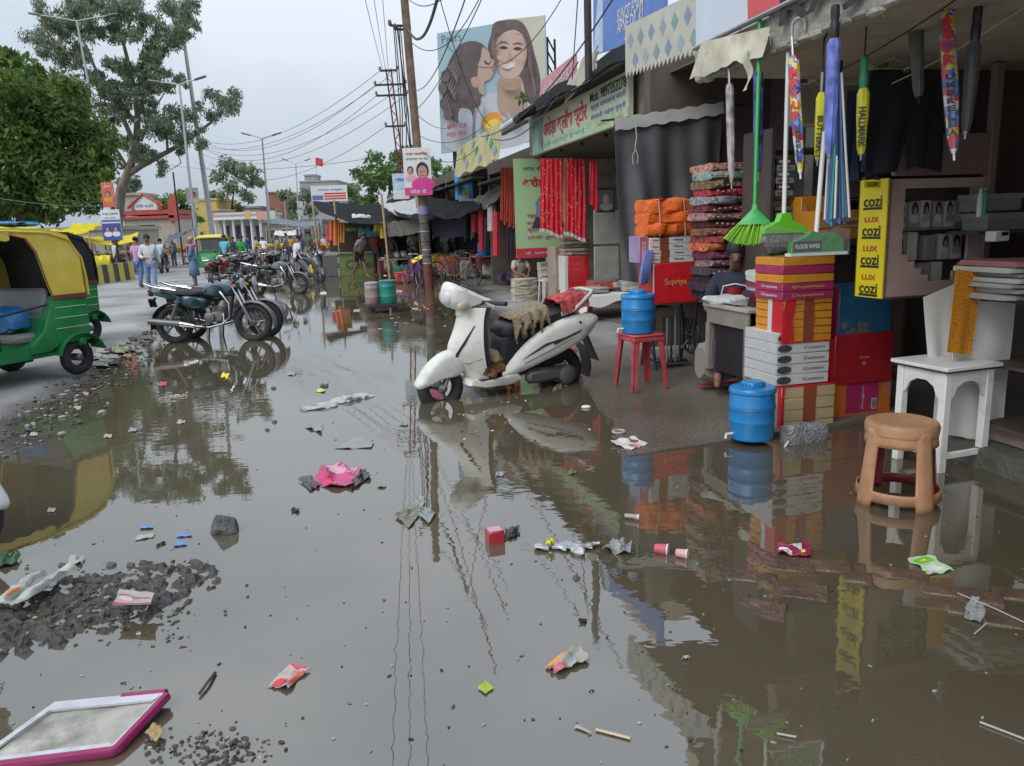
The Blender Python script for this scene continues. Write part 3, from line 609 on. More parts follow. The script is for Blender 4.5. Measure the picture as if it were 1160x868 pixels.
b=MB(); tp=P-SA*.07+ZV*TOPZ; b.obox(tp,SA*(wS+.22),SB*.45,ZV*.025,mat('scuffed_board',(.38,.3,.22),.6,dirt=.5),.004); b.build('table_top',o)
for s_ in(0,1):
 b=MB(); base=P+SA*(wS*s_+.02)
 for y in(.02,.40):
  b.tube([base+SB*y+ZV*.03,base+SB*(.21+(y-.21)*.55)+ZV*.38,base+SB*y+ZV*TOPZ],.016,m_iron,6)
 b.tube([base+SB*.02+ZV*.05,base+SB*.40+ZV*.05],.014,m_iron,6); b.tube([base+SB*.1+ZV*.38,base+SB*.32+ZV*.38],.012,m_iron,6); b.tube([base+SB*.03+ZV*.7,base+SB*.3+ZV*.2],.009,m_iron,6); b.tube([base+SB*.39+ZV*.7,base+SB*.12+ZV*.2],.009,m_iron,6)
 b.build('leg',o)
b=MB(); b.obox(P+SA*.08+SB*.1+ZV*.10,SA*(wS-.12),SB*.24,ZV*.02,m_iron)
for k in range(6):b.obox(P+SA*(.09+k*.05)+SB*.1+ZV*.121,SA*.012,SB*.24,ZV*.006,m_steel)
b.build('treadle',o)
b=MB(); wc=P+SA*(wS+.05)+SB*.22+ZV*.36; Mx=along(SA); b.torus(wc,.19,.012,m_iron,Mx,28,6); b.ell(wc,(.03,.03,.02),m_iron,Mx)
for k in range(5):a=k*1.257; b.tube([wc,wc+Mx.to_3x3()@Vector((.19*math.cos(a),.19*math.sin(a),0))],.007,m_iron,5)
b.build('flywheel',o); b=MB(); b.tube([wc+ZV*-.02,P+SA*wS*.6+SB*.2+ZV*.12],.007,m_steel,5)
for k in range(5):b.tube([P+SA*(.1+.05*k)+SB*.03+ZV*.12,P+SA*(.12+.045*k)+SB*.05+ZV*.70],.009 if k%2 else.013,m_steel if k%2 else m_iron,6)
b.build('treadle_rod',o)
b=MB(); b.obox(P+SA*.02+SB*.02+ZV*.60,SA*.2,SB*.3,ZV*.11,m_darkwood); b.build('drawer',o)
o,P,w,h=carton('carton','crumpled red plastic covered carton on the sewing stand','carton',740,790,299,345,2.52,.38,m_redp)
txt('Supriya',fF(P,w*.5,h*.52,.002),w*.5,h*.2,m_gld,o); b=MB(); b.obox(P-SA*.003-SB*.003,SA*.012,SB*.006,ZV*h,m_wht); b.build('tape',o)
Pt=P+ZV*h
for k in range(4):
 hh_=.062; P1=Pt+ZV*(.004+k*(hh_+.003))+SA*rnd.uniform(-.01,.01)-SA*.02+SB*.02
 o=thing('shirt_box',['lowest white shirt box stacked on the red carton','second white shirt box from below on the red carton','third white shirt box from below on the red carton','uppermost white shirt box, directly under the orange bundle'][k],'box',P1+SA*.2,YAW,'white shirt boxes on the red carton')
 MB().obox(P1,SA*(w*.98),SB*.34,ZV*hh_,m_wht,.003).build('box_body',o)
 MB().obox(P1+SA*w*.22-SB*.002,SA*w*.2,SB*.003,ZV*hh_,m_brnp).build('label_strip',o)
 txt('Vimal',fF(P1,w*.62,hh_*.6,.001),w*.22,hh_*.35,m_blu,o,bold=.03); txt('Vimal',fF(P1,w*.12,hh_*.6,.001),w*.15,hh_*.3,m_red,o,bold=.03)
P1=Pt-SA*.13+SB*.05+ZV*.01
o=thing('packet_box','narrow mauve and red packet box standing left of the white boxes','box',P1,YAW); MB().obox(P1,SA*.10,SB*.28,ZV*.27,mat('mauve_card',(.33,.25,.42),.5),.004).build('box_body',o); MB().obox(P1-SB*.004+SA*.004,SA*.092,SB*.004,ZV*.26,mat('dull_red_card',(.5,.12,.12),.5)).build('front_panel',o); txt('चादर',face(P1+SA*.05-SB*.004+ZV*.13,ZV,-SA),.18,.05,m_wht,o)
b=MB(); soft(b,Pt-SA*.16-SB*.02-ZV*.20,SB*.1+SA*.02,SA*.1,ZV*.34+SA*.06,mat('periwinkle_cloth',(.16,.2,.5),.7),.1,6,12); tag(b.build('hanging_cloth'),'periwinkle blue cloth slung beside the red carton','cloth')
P1=Pt+ZV*.275-SA*.05; o=thing('cloth_bundle','bundle of folded bright orange cloth tied with white string','cloth bundle',P1+SA*.25,YAW)
m_ocl=mat('orange_cloth',(.78,.15,.02),.75,var=.22,scale=5,bump=.8,bscale=22,stretch=(1,1,3))
for k in range(3):
 b=MB(); soft(b,P1+ZV*(k*.115)+SA*rnd.uniform(-.015,.015),SA*.58,SB*.40,ZV*.142,m_ocl,.13,14,20,.55); b.build('folded_cloth',o)
b=MB()
for x in(.10,.38):
 b.tube([P1+SA*x+SB*.39+ZV*.36,P1+SA*x-SB*.012+ZV*.365,P1+SA*(x+.01)-SB*.025+ZV*.2,P1+SA*(x+.02)-SB*.012+ZV*.0],.005,m_rope,5)
b.build('string',o); b=MB(); soft(b,P1+SA*.1+SB*.05+ZV*.36,SA*.32,SB*.3,ZV*.02,m_redp,.2,6,12); b.build('paper_slip',o)
P=PV(846,433,.62); w,h=.50,.56; o=thing('low_counter','low battered wooden counter before the seated shopkeeper','counter',P,YAW); m_gbd=mat('grey_board',(.25,.22,.18),.7,dirt=.6,dcol=(.1,.08,.06))
MB().obox(P-SA*.02-SB*.02+ZV*h,SA*(w+.02),SB*.74,ZV*.03,mat('scuffed_grey',(.36,.34,.3),.7,dirt=.5),.004).build('top_board',o)
MB().obox(P+ZV*(h-.14),SA*.02,SB*.68,ZV*.138,m_gbd,.003).build('apron',o)
for x,y in((0,0),(.44,0),(0,.64),(.44,.64)):MB().obox(P+SA*x+SB*y,SA*.06,SB*.06,ZV*(h-.142),m_gbd,.003).build('leg',o)
MB().obox(P+SA*.05+SB*.07,SA*.02,SB*.56,ZV*.42,m_black).build('cavity_shade_board',o)  # added black board; its colour stands in for shade in the hollow
Pc=P+ZV*(h+.03)
b=MB(); soft(b,Pc-SA*.02+SB*.22,SB*.52,SA*.3,ZV*.07,mat('white_sack',(.55,.55,.54),.6,bump=.6,bscale=25),.2,10,16,.6); tag(b.build('sack'),'limp white sack lying on the low counter','sack')
for k in range(7):
 c=[((.05,.01,.03),'dark plum'),((.3,.02,.05),'crimson'),((.07,.02,.05),'purple black'),((.5,.46,.38),'cream'),((.25,.03,.05),'wine red'),((.55,.53,.47),'ivory'),((.6,.58,.52),'white')][k]
 b=MB(); soft(b,Pc+SA*(.10+rnd.uniform(-.02,.02))-SB*.03+ZV*.042*k,SA*.2,SB*.26,ZV*.05,mat('cloth_'+c[1].replace(' ','_'),c[0],.8),.15,6,14,.5)
 tag(b.build('folded_garment'),f'{c[1]} folded garment on the low counter, {ords[k] if k < 6 else "topmost"}','garment','folded garments on the low counter')
b=MB(); soft(b,PV(800,432,1.3),SA*.3,SB*.25,ZV*.35,mat('grey_sackcloth',(.26,.24,.21),.85,dirt=.5),.15,8,16,.8); tag(b.build('filled_sack'),'bulging grey brown sack on the floor beside the sewing stand','sack')
o,P,w,h=carton('carton','dented brown orange carton under the counter edge','carton',858,880,385,434,.72,.2,mat('brown_carton',(.4,.22,.08),.6,dirt=.4))
b=MB(); b.grid(10,6,lambda u,v:G(797,440,.05)+SA*.36*u+SB*.12*v+ZV*(.02+.03*abs(fbm((u*4,v*3,1)))),mat('red_cloth',(.5,.02,.05),.8),.006); tag(b.build('rag'),'crumpled red rag on the wet floor behind the blue jar','rag')
def jar(name,label,P,r,h,m,group=None,mlid=None):
 o=thing(name,label,'water jar',P,0,group); mlid=mlid or m
 b=MB(); b.lathe([(r*.86,0),(r*.95,.012),(r*.97,h*.30),(r*1.0,h*.32),(r*1.0,h*.335),(r*.98,h*.355),(r*.99,h*.55),(r*1.02,h*.57),(r*1.02,h*.59),(r*.99,h*.61),(r*.98,h*.78),(r*.92,h*.83)],m,P,None,32); b.build('body',o)
 b=MB(); b.lathe([(r*.99,h*.80),(r*1.03,h*.815),(r*1.03,h*.86),(r*.97,h*.89),(r*.60,h*.905),(r*.52,h*.91),(r*.50,h*.97),(r*.46,h*.985)],mlid,P,None,32)
 for k in range(18):a=k*.349; b.box(P+Vector((r*.505*math.cos(a),r*.505*math.sin(a),h*.94)),(.012,.012,h*.05),mlid,rotz(a))
 b.ell(P+ZV*h*.985,(r*.44,r*.44,h*.018),mlid); b.build('lid',o)
 b=MB(); c=P+Vector((-r*.93,-r*.3,h*.12)); b.tube([c,c+Vector((-.05,-.015,0)),c+Vector((-.055,-.017,-.03))],.011,m_wht,8); b.build('tap',o)
 b=MB(); b.torus(P+ZV*h*.55,r*1.0,.004,mlid,None,32,6); b.build('seam_ring',o); return o
m_jar=mat('blue_plastic',(.012,.20,.50),.28,var=.06,dirt=.35,dcol=(.10,.24,.38),dscale=9,bump=.1,bscale=30)
jar('water_jar','blue plastic water jar standing on the wet apron beside the cartons',G(851,496,.03),.158,.42,m_jar)
def slab_stool(name,label,P,rz,h,w0,w1,m,group=None):
 """square moulded plastic stool with four splayed channel legs"""
 o=thing(name,label,'stool',P,rz,group); M=rotz(rz)
 b=MB(); b.box(P+ZV*(h-.012),(w0,w0,.024),m,M,.01); b.box(P+ZV*(h-.045),(w0*.97,w0*.97,.045),m,M,.008); b.build('seat',o)
 for sx in(-1,1):
  for sy in(-1,1):
   r_=lambda d:P+M@Vector(d); b=MB(); t=w0/2-.035; g=w1/2-.02
   for(ox,oy)in((0,1),(1,0)):
    a=Vector((sx*t,sy*t,h-.03)); c=Vector((sx*g,sy*g,0)); d1=Vector((-sx*.06*ox,-sy*.06*oy,0)); d0=Vector((-sx*.042*ox,-sy*.042*oy,0)); th=Vector((-sx*.008*oy,-sy*.008*ox,0))
    A0=Vector((sx*(t+.018),sy*(t+.018),h-.03)); C0=c
    b.loft([[r_(C0),r_(C0+d0),r_(C0+d0+th),r_(C0+th)],[r_(A0),r_(A0+d1),r_(A0+d1+th),r_(A0+th)]],m)
   b.build('leg',o)
 b=MB(); z=h*.34
 return o
RS=PV(726,441,1.85); RS.z=.03
m_rstool=mat('faded_red_plastic',(.45,.055,.07),.4,var=.12,dirt=.4,dcol=(.5,.3,.28),dscale=9)
slab_stool('stool','faded red plastic stool carrying the blue water cooler',RS,R(20),.52,.34,.42,m_rstool)
jar('water_cooler','blue ribbed water cooler standing on the red plastic stool',RS+ZV*.521+SA*-.03,.155,.41,m_jar)
TC=Vector((2.70,4.70,0)); TR=R(18); MT=rotz(TR); o=thing('side_table','small chipped white wooden table with arched aprons on the flooded ledge','table',TC,TR)
tw,th_=.385,.66; tp=lambda x,y,z:TC+MT@Vector((x,y,z))
b=MB(); b.box(tp(0,0,th_-.012),(tw+.05,tw+.05,.024),m_white,MT,.004); b.box(tp(0,0,th_-.03),(tw+.02,tw+.02,.014),m_darkwood,MT); b.build('table_top',o)
for sx in(-1,1):
 for sy in(-1,1):
  b=MB(); b.box(tp(sx*(tw/2-.03),sy*(tw/2-.03),(th_-.037)/2),(.05,.05,th_-.037),m_white,MT,.003); b.build('leg',o)
def arch(n_):return[(-.18,0),(.18,0)]+[]
for k in range(4):
 Mk=MT@rotz(k*math.pi/2); hw=tw/2-.057; top=th_-.037; pts=[(-hw,top),(-hw,top-.17),(-hw+.02,top-.15),(-hw+.045,top-.095),(-hw+.10,top-.065),(hw-.10,top-.065),(hw-.045,top-.095),(hw-.02,top-.15),(hw,top-.17),(hw,top)]
 b=MB(); b.prism(pts,(Mk@Vector((1,0,0))),ZV,Mk@Vector((0,1,0)),.016,m_white,TC+Mk@Vector((0,-tw/2+.012,0))); b.build('apron',o)
 b=MB(); b.box(TC+Mk@Vector((0,-tw/2+.03,.10)),(2*hw+.005,.03,.035),m_white,Mk,.003); b.build('stretcher',o)
ST=G(1016,566,0); o=thing('plastic_stool','round tan plastic stool with maroon inside, standing in the flood water','stool',ST,R(12))
m_tan=mat('tan_plastic',(.42,.22,.115),.42,var=.12,scale=5,dirt=.6,dcol=(.22,.11,.065),dscale=11,bump=.25,bscale=14); m_mar=mat('maroon_plastic',(.16,.015,.02),.4)
hS,rT,rB=.46,.172,.222
def stool_shell(r_off,m,b,z0=0.0):
 N=96; zs=[z0,.035,.075,.09,.30,.335,.36,.40,.43]
 def rr(z):return rB+(rT-rB)*(z/hS)-r_off
 def leg(a):return abs(((a+math.pi/4)%(math.pi/2))-math.pi/4)
 vs=[]; fs=[]
 for z in zs:
  for j in range(N):
   a=2*math.pi*j/N; r_=rr(z); d=leg(a)
   if d<.16:r_+=.012
   elif d<.2:r_+=.006
   vs.append(ST+rotz(R(12))@Vector((r_*math.cos(a),r_*math.sin(a),z)))
 for i in range(len(zs)-1):
  for j in range(N):
   a=2*math.pi*(j+.5)/N; d=leg(a); zc=(zs[i]+zs[i+1])/2
   if d>.27 and.09<zc<.335:continue
   if(zc<.035)and d>.23:continue
   fs.append((i*N+j,i*N+(j+1)%N,(i+1)*N+(j+1)%N,(i+1)*N+j))
 b.add(vs,fs,m)
b=MB(); stool_shell(0,m_tan,b); sh=b.build('side_shell',o,35); md=sh.modifiers.new('thickness','SOLIDIFY'); md.thickness=.006; md.offset=-1
b=MB(); stool_shell(.0085,m_mar,b,.004); sh=b.build('inner_shell',o,35); md=sh.modifiers.new('thickness','SOLIDIFY'); md.thickness=.003; md.offset=-1
b=MB(); b.lathe([(rT+.013,.395),(rT+.016,.43),(rT+.008,.452),(rT-.012,.46),(rT-.03,.455),(rT*.55,.452),(rT*.5,.449),(.02,.449)],m_tan,ST,None,48); b.build('seat',o)
b=MB(); soft(b,PV(893,508,-.28),SA*.32,SB*.12,ZV*.15,mat('crinkled_grey_foil',(.32,.32,.34),.35,var=.25,scale=30,bump=1,bscale=60,metal=.3),.12,12,16,.3); b.tube([PV(893,500,-.30),PV(889,506,-.32),PV(893,512,-.30)],.008,m_wht,6)
tag(b.build('foil_parcel'),'grey crinkled plastic parcel on the water edge in front of cartons','parcel')
m_paper=mat('newsprint',(.42,.41,.38),.8,var=.1,dirt=.3,dcol=(.2,.2,.2),dscale=20); m_paper2=mat('newsprint_grey',(.3,.3,.29),.8,var=.2,scale=40)
o=thing('news_counter','dark shelved counter of the newspaper shop at far right','counter',S(1.3,-1.8,.13)); b=MB()
sbox(b,.70,1.8,-4.2,-.92,1.02,1.05,m_darkwood,.004); b.build('top_board',o); b=MB(); sbox(b,.72,1.7,-4.2,-.92,.62,.64,m_darkwood); sbox(b,.72,1.7,-4.2,-.92,.24,.26,m_darkwood); b.build('shelf',o)
b=MB(); sbox(b,1.6,1.63,-4.2,-.92,.13,1.0,m_darkwall); b.build('back_panel',o); b=MB(); sbox(b,.70,.75,-.97,-.92,.13,1.018,m_white,.003); b.build('post',o)
z=1.052
for k in range(7):
 b=MB(); hh_=rnd.uniform(.02,.035); soft(b,S(.52+rnd.uniform(-.02,.06),-1.38+rnd.uniform(-.03,.03),z),SA*.42,SB*.46,ZV*hh_,mat('reddish_print',(.3,.12,.13),.7)if k==6 else(m_paper if k%2 else m_paper2),.08,10,16,.25)
 tag(b.build('newspaper'),f'{"reddish magazine" if k == 6 else "grey folded newspaper" if k % 2 else "dull folded newspaper"} on the news counter, {ords[k] if k < 6 else "topmost of the pile"}','newspaper','newspapers piled on the news counter'); z+=hh_+.002
P=PU(1127,274,.78); o=thing('card_reader','small white box with a dark window lying on the newspaper pile','device',P); MB().obox(P,-SB*.0+SA*.11,SB*.08,ZV*.065,m_wht,.006).build('casing',o); MB().obox(P+SA*.045-SB*.003+ZV*.035,SA*.05,SB*.004,ZV*.022,m_black).build('display',o)
for k,(x,y,c,nm)in enumerate(((1114,245,(.02,.2,.15),'teal green'),(1109,246,(.35,.36,.35),'pale grey'))):
 P=PV(x,y,-1.0); b=MB(); b.lathe([(.016,0),(.017,.01),(.017,.13),(.012,.14),(.009,.15),(.009,.165)],mat('bottle_'+nm.replace(' ','_'),c,.3),P,None,12); tag(b.build('marker_tube'),f'{nm} slim tube standing at the back of the news counter','tube')
for k,(x0,x1,y0,y1)in enumerate(((1113,1157,220,240),(1117,1162,242,262))):
 o,P,w,h=carton('shelf_box',['grey shelf box in the dark newspaper shop, upper one','grey shelf box in the dark newspaper shop, lower one'][k],'box',x0,x1,y0,y1,-.75-.05*k,.2,mat('dull_grey_card',(.2,.2,.2),.6,dirt=.3),'grey boxes in the newspaper shop')
 MB().obox(P-SA*.004-SB*.004+ZV*h*.72,SA*(w+.008),SB*.21,ZV*h*.30,mat('dull_grey_lid',(.24,.24,.24),.6)).build('lid',o)
tag(MB().obox(PV(1108,262,-.80),SA*1.0,SB*.25,ZV*-.02,m_darkwood).build('shelf_plank'),'dark plank shelf under the grey boxes in the newspaper shop','shelf')
for k,(px_,z,c,nm)in enumerate(((1152,.28,(.05,.2,.55),'blue and white'),(1156,.66,(.12,.42,.08),'green and orange'),(1165,.28,(.3,.08,.4),'purple'))):
 P=PU(px_,480,.70); P=S(.74,-1.42-.10*k,z); b=MB(); soft(b,P,SA*.08,SB*-.09,ZV*.19,mat('packet_'+nm.split()[0],c,.25),.1,6,12,.5); b.ell(P+SA*-.002-SB*.045+ZV*.1,(.006,.03,.04),m_wht if k!=1 else m_or,MS,10,6)
 tag(b.build('snack_packet'),f'{nm} snack packet on the counter shelf beside the white cloth','packet','snack packets in the news counter')
for k in range(5):
 b=MB(); soft(b,S(.76,-1.3-.32*k,.645),SA*.3,SB*-.26,ZV*rnd.uniform(.08,.2),m_pk[k%4],.1,6,12,.35); tag(b.build('dark_parcel'),'dim parcel on the middle shelf of the news counter','parcel','dim parcels in the news counter')
def drape(name,label,pts_top,pts_bot,m,cat='cloth',wob=.02,seed=0,nu=16,nv=18,thick=.006):
 a,b_,c,d=*pts_top,*pts_bot; nrm=(b_-a).cross(ZV).normalized(); B=MB()
 def f(u,v):
  p=a.lerp(b_,u).lerp(c.lerp(d,u),v); return p+nrm*(wob*math.sin(u*9+seed)*v+wob*.8*fbm(p*3+Vector((seed,0,0)))*(.3+v))
 B.grid(nu,nv,f,m,thick); return tag(B.build(name),label,cat)
m_wcl=mat('white_cotton',(.74,.74,.71),.85,var=.05,dirt=.25,dcol=(.42,.4,.36),dscale=3,bump=.25,bscale=60); m_ork=mat('orange_towel',(.70,.27,.015),.9,var=.28,scale=55,bump=1,bscale=70,stretch=(1,1,2.2))
Q=lambda x,y,u:PU(x,y,u)
drape('hanging_cloth','white cotton cloth hanging left of the orange towel',(PV(1046,337,-.80),PV(1086,320,-.82)),(PV(1052,420,-.80),PV(1085,440,-.82)),m_wcl,wob=.015)
drape('hanging_cloth','long white cotton cloth hanging right of the orange towel to the ledge',(PV(1082,345,-.98),PV(1150,338,-1.0)),(PV(1070,492,-.97),PV(1136,503,-.99)),m_wcl,seed=2,wob=.022)
drape('hanging_towel','narrow orange waffle towel hanging over the news counter',(PV(1083,305,-1.06),PV(1113,309,-1.06)),(PV(1073,399,-1.05),PV(1099,402,-1.05)),m_ork,wob=.006,seed=4)
# ---------------------------------------------------------------- things hanging from the canopy edge
def umbrella(label,top,bot,r,m,mtip,hook=True,handle=None,words=(),wm=None,group='umbrellas hanging from the canopy',crook=m_steel,sleeve=None,name='umbrella'):
 top,bot=Vector(top),Vector(bot); ax=(bot-top); Ln=ax.length; d=ax.normalized(); o=thing(name,label,'umbrella',top,0,group)
 M=along(d); a0=top+d*.10
 b=MB(); n_=16; prof=[(r*.55,.10),(r*.95,.13),(r,.25),(r*.92,Ln*.6),(r*.7,Ln*.86),(r*.45,Ln*.93)]
 rings=[]
 for r_,z in prof:
  rings.append([top+M.to_3x3()@Vector((r_*(1+.12*math.cos(8*2*math.pi*j/n_+z*6))*math.cos(2*math.pi*j/n_),r_*(1+.12*math.cos(8*2*math.pi*j/n_+z*6))*math.sin(2*math.pi*j/n_),z))for j in range(n_)])
 b.loft(rings,m); body=b.build('folded_canopy',o)
 b=MB(); b.tube([top+d*Ln*.92,bot],.0055,mtip,8); b.lathe([(.011,Ln*.92),(.013,Ln*.94),(.008,Ln*.96)],mtip,top,M,10); b.build('tip',o)
 b=MB()
 if handle:b.lathe([(.012,-.05),(.020,-.045),(.022,.0),(.018,.02),(.023,.04),(.022,.09),(.015,.12)],handle,top,M,14)
 else:b.tube([top+d*.12,top],.009,crook,8)
 b.build('shaft' if not handle else 'grip',o)
 if hook:
  hx=(-SB*.5+SA*.3).normalized(); pts=[top]+[top+hx*(.035-.035*math.cos(t))+ZV*(.05+.035*math.sin(t))for t in np.linspace(0,math.pi*1.05,9)]+[top+hx*.07+ZV*.015]
  b=MB(); b.tube(pts,.0085,crook,8); b.build('crook_handle',o)
 if sleeve:
  b=MB(); b.lathe([(r*1.12,.10),(r*1.18,.3),(r*1.1,Ln*.6),(r*.85,Ln*.88),(r*.5,Ln*.95)],sleeve,top,M,14); b.build('clear_sleeve',o)
 return o,top,d,Ln
def vert_words(o,top,d,r,word,z0,z1,m,toward=None,wfac=1.1,out=1.05,rot=False):
 t=((CAM-top)-d*(CAM-top).dot(d)).normalized(); right=t.cross(-d)*-1
 right=(-d).cross(t)
 if rot:
  zc=(z0+z1)/2; txt(word,face(top+d*zc+t*r*out,d,right),z1-z0,r*wfac,m,o,bold=.03); return
 n=len(word); st=(z1-z0)/n
 for i,ch in enumerate(word):
  txt(ch,face(top+d*(z0+st*(i+.5))+t*r*out,right,-d),r*wfac,st*.78,m,o,bold=.045,name='letter')
m_u1=mat('pink_floral_print',(.42,.36,.40),.35,var=.7,scale=14); m_u2=mat('navy_floral_print',(.05,.06,.2),.35,var=.9,scale=20); m_u5=mat('violet_blue_print',(.13,.17,.5),.4,var=.5,scale=16)
def colourmat(name,cols,scale):
 """printed film of hard-edged colour patches"""
 m=bpy.data.materials.new(name); m.use_nodes=True; t=m.node_tree; n=t.nodes; l=t.links.new; b=n['Principled BSDF']; tc=n.new('ShaderNodeTexCoord'); vo=n.new('ShaderNodeTexVoronoi'); vo.inputs['Scale'].default_value=scale
 cr=n.new('ShaderNodeValToRGB'); cr.color_ramp.interpolation='CONSTANT'; sp=n.new('ShaderNodeSeparateColor')
 while len(cr.color_ramp.elements)<len(cols):cr.color_ramp.elements.new(.5)
 for i,c in enumerate(cols):cr.color_ramp.elements[i].position=i/len(cols); cr.color_ramp.elements[i].color=(*c,1)
 l(tc.outputs['Object'],vo.inputs['Vector']); l(vo.outputs['Color'],sp.inputs[0]); l(sp.outputs['Red'],cr.inputs['Fac']); l(cr.outputs['Color'],b.inputs['Base Color']); b.inputs['Roughness'].default_value=.25; return m
m_may=colourmat('bright_patch_film',[(.05,.1,.5),(.7,.55,.03),(.6,.04,.04),(.6,.6,.6),(.12,.25,.6)],26)
m_yel=mat('yellow_film',(.62,.58,.03),.25,var=.15)
um=lambda x,y,u=-.75:PU(x,y,u)
umbrella('folded umbrella in pink and grey floral print, leftmost on the canopy edge',um(826,76),um(829,214),.023,m_u1,m_steel,sleeve=m_clear)
umbrella('folded navy umbrella with speckled print hanging beside the green broom',um(859,58),um(859,205),.028,m_u2,m_steel)
o,t_,d_,L_=umbrella('folded umbrella in red, yellow and blue wrapper lettered MAYUR, left of the yellow ones',um(897,42),um(907,203),.028,m_may,m_wht)
vert_words(o,t_,d_,.028,'MAYUR',.17,.44,m_red,wfac=1.3); vert_words(o,t_,d_,.024,'UMBRELLA',.46,.66,m_blacktxt)
o,t_,d_,L_=umbrella('short folded umbrella in yellow film with black print, behind the blue one',um(932,82,-.6),um(926,188,-.6),.026,m_yel,m_steel,hook=False,sleeve=None)
vert_words(o,t_,d_,.026,'BUTTERFLY',.22,.44,m_blacktxt,rot=True); b=MB(); b.tube([t_,t_+ZV*.16],.004,m_iron,6); b.tube([t_+ZV*.16,t_+ZV*.19+SA*.015,t_+ZV*.2,t_+ZV*.185-SA*.015],.005,m_iron,6); b.build('hook',o)
umbrella('folded violet blue umbrella hanging in the middle of the row',um(946,18),um(939,186),.032,m_u5,m_steel,crook=m_black,handle=m_black,hook=False)
o,t_,d_,L_=umbrella('short folded umbrella in yellow film with green handle, on a long hook',um(979,76,-.45),um(975,182,-.45),.030,m_yel,m_steel,hook=False,handle=mat('green_grip',(.03,.25,.12),.35))
vert_words(o,t_,d_,.030,'HALLMARK',.2,.40,m_blacktxt,rot=True,wfac=1.2); b=MB(); b.tube([t_-ZV*-.05,t_+ZV*.23],.004,m_iron,6); b.tube([t_+ZV*.23+SA*.03,t_+ZV*.215,t_+ZV*.23-SA*.03,t_+ZV*.27-SA*.03],.006,m_iron,6); b.build('hook',o)
o,t_,d_,L_=umbrella('long folded umbrella in multicolour wrapper lettered MAYUR UMBRELLA, nearest the camera',um(1071,-14,-.25),um(1081,182,-.25),.034,m_may,m_wht,hook=False,sleeve=m_clear)
vert_words(o,t_,d_,.034,'MAYUR',.07,.38,m_red,wfac=1.5,out=1.15); vert_words(o,t_,d_,.030,'UMBRELLA',.41,.71,m_blacktxt,wfac=1.2,out=1.2)
umbrella('folded black umbrella in clear film hanging right of the long bright one',um(1107,20,-.15),um(1093,158,-.15),.030,mat('black_nylon',(.035,.04,.042),.35,var=.3,scale=30),m_steel,crook=m_black,handle=m_black,sleeve=m_clear,hook=False)
umbrella('grey rolled umbrella hanging from the slab before the black shorts',um(1036,-4,-.1),um(1041,118,-.1),.036,mat('grey_nylon',(.13,.13,.13),.5,var=.25),m_iron,crook=m_black,hook=False,handle=m_black)
P=um(1008,6,-.5); b=MB(); b.ell(P,(.028,.028,.022),mat('lime_plastic',(.4,.6,.03),.4)); b.ell(P+ZV*.03,(.02,.02,.02),m_yel); b.tube([P-ZV*.02,P-ZV*.05-SA*.03,P-ZV*.04-SA*.045],.005,m_yel,6); b.tube([P+ZV*.04,P+ZV*.18],.002,m_rope,5); tag(b.build('toy_charm'),'lime yellow toy charm dangling under the slab','charm')
m_grn=mat('green_plastic',(.02,.33,.06),.35,var=.06); m_lime=mat('lime_bristle',(.22,.50,.03),.5,var=.25,scale=60,stretch=(1,1,.1)); m_lime2=mat('bright_green_plastic',(.13,.50,.03),.3,var=.05)
m_gry=mat('grey_bristle',(.17,.17,.13),.8,var=.5,scale=50); m_alu=mat('pale_handle',(.55,.54,.52),.35,var=.06)
T_,B_=um(861,22,-.72),um(855,238,-.85); o=thing('broom','green plastic broom with lime fan bristles hanging head down','broom',B_)
b=MB(); b.tube([T_,B_],.0115,m_grn,10); b.build('handle',o)
d=(B_-T_).normalized(); tt=((CAM-B_)-d*(CAM-B_).dot(d)).normalized(); rr=(-d).cross(tt); b=MB()
b.loft([[B_+rr*x*w_+tt*y*.018+d*z for x,y in((-1,-.6),(-.6,-1),(.6,-1),(1,-.6),(1,.6),(.6,1),(-.6,1),(-1,.6))]for w_,z in((.014,-.03),(.018,0),(.05,.035),(.088,.075),(.094,.085))],m_grn); b.build('head',o)
b=MB()
for i in range(46):
 s_=-1+2*i/45; y=(rnd.random()-.5)*.028; e=B_+rr*(s_*.135-.03)+d*(.195-.04*s_*s_+rnd.uniform(-.006,.006))+tt*y*1.6; b.tube([B_+rr*s_*.088+d*.075+tt*y,e],[.0045,.003],m_lime,5)
b.build('bristle',o)
T_,B_=um(893,60,-.66),um(888,246,-.80); o=thing('floor_brush','long floor brush with bright green head and grey bristles hanging head down','brush',B_)
b=MB(); b.tube([T_,B_],.012,m_alu,10); b.build('handle',o); b=MB(); Rr=SA
b.prism([(-.13,-.085),(.13,-.085),(.128,-.06),(.04,-.02),(.025,.02),(-.025,.02),(-.04,-.02),(-.128,-.06)],SA,ZV,SB,.05,m_lime2,B_-SB*.025); b.build('head',o)
b=MB(); b.box(B_-ZV*.113,(.25,.045,.055),m_gry,MS,.01)
for k in range(60):p=B_+SA*rnd.uniform(-.12,.12)+SB*rnd.uniform(-.024,.024)-ZV*.1; b.tube([p,p-ZV*.05+SA*rnd.uniform(-.01,.01)],.003,m_gry,4)
b.build('bristle',o); b=MB(); b.prism([(-.15,-.03),(.14,-.09),(.14,-.16),(-.10,-.19),(-.145,-.12)],SA,ZV,SB,.002,m_clear,B_-SB*.034); b.build('clear_bag',o)
T_,B_=um(934,150,-.62),um(924,272,-.85); o=thing('floor_wiper','floor wiper in green packing lettered FLOOR WIPER, hanging low over boxes','wiper',B_)
b=MB(); b.tube([T_,B_],.012,m_alu,10); b.build('handle',o); m_dg=mat('dark_green_card',(.025,.22,.045),.35,var=.3,scale=12)
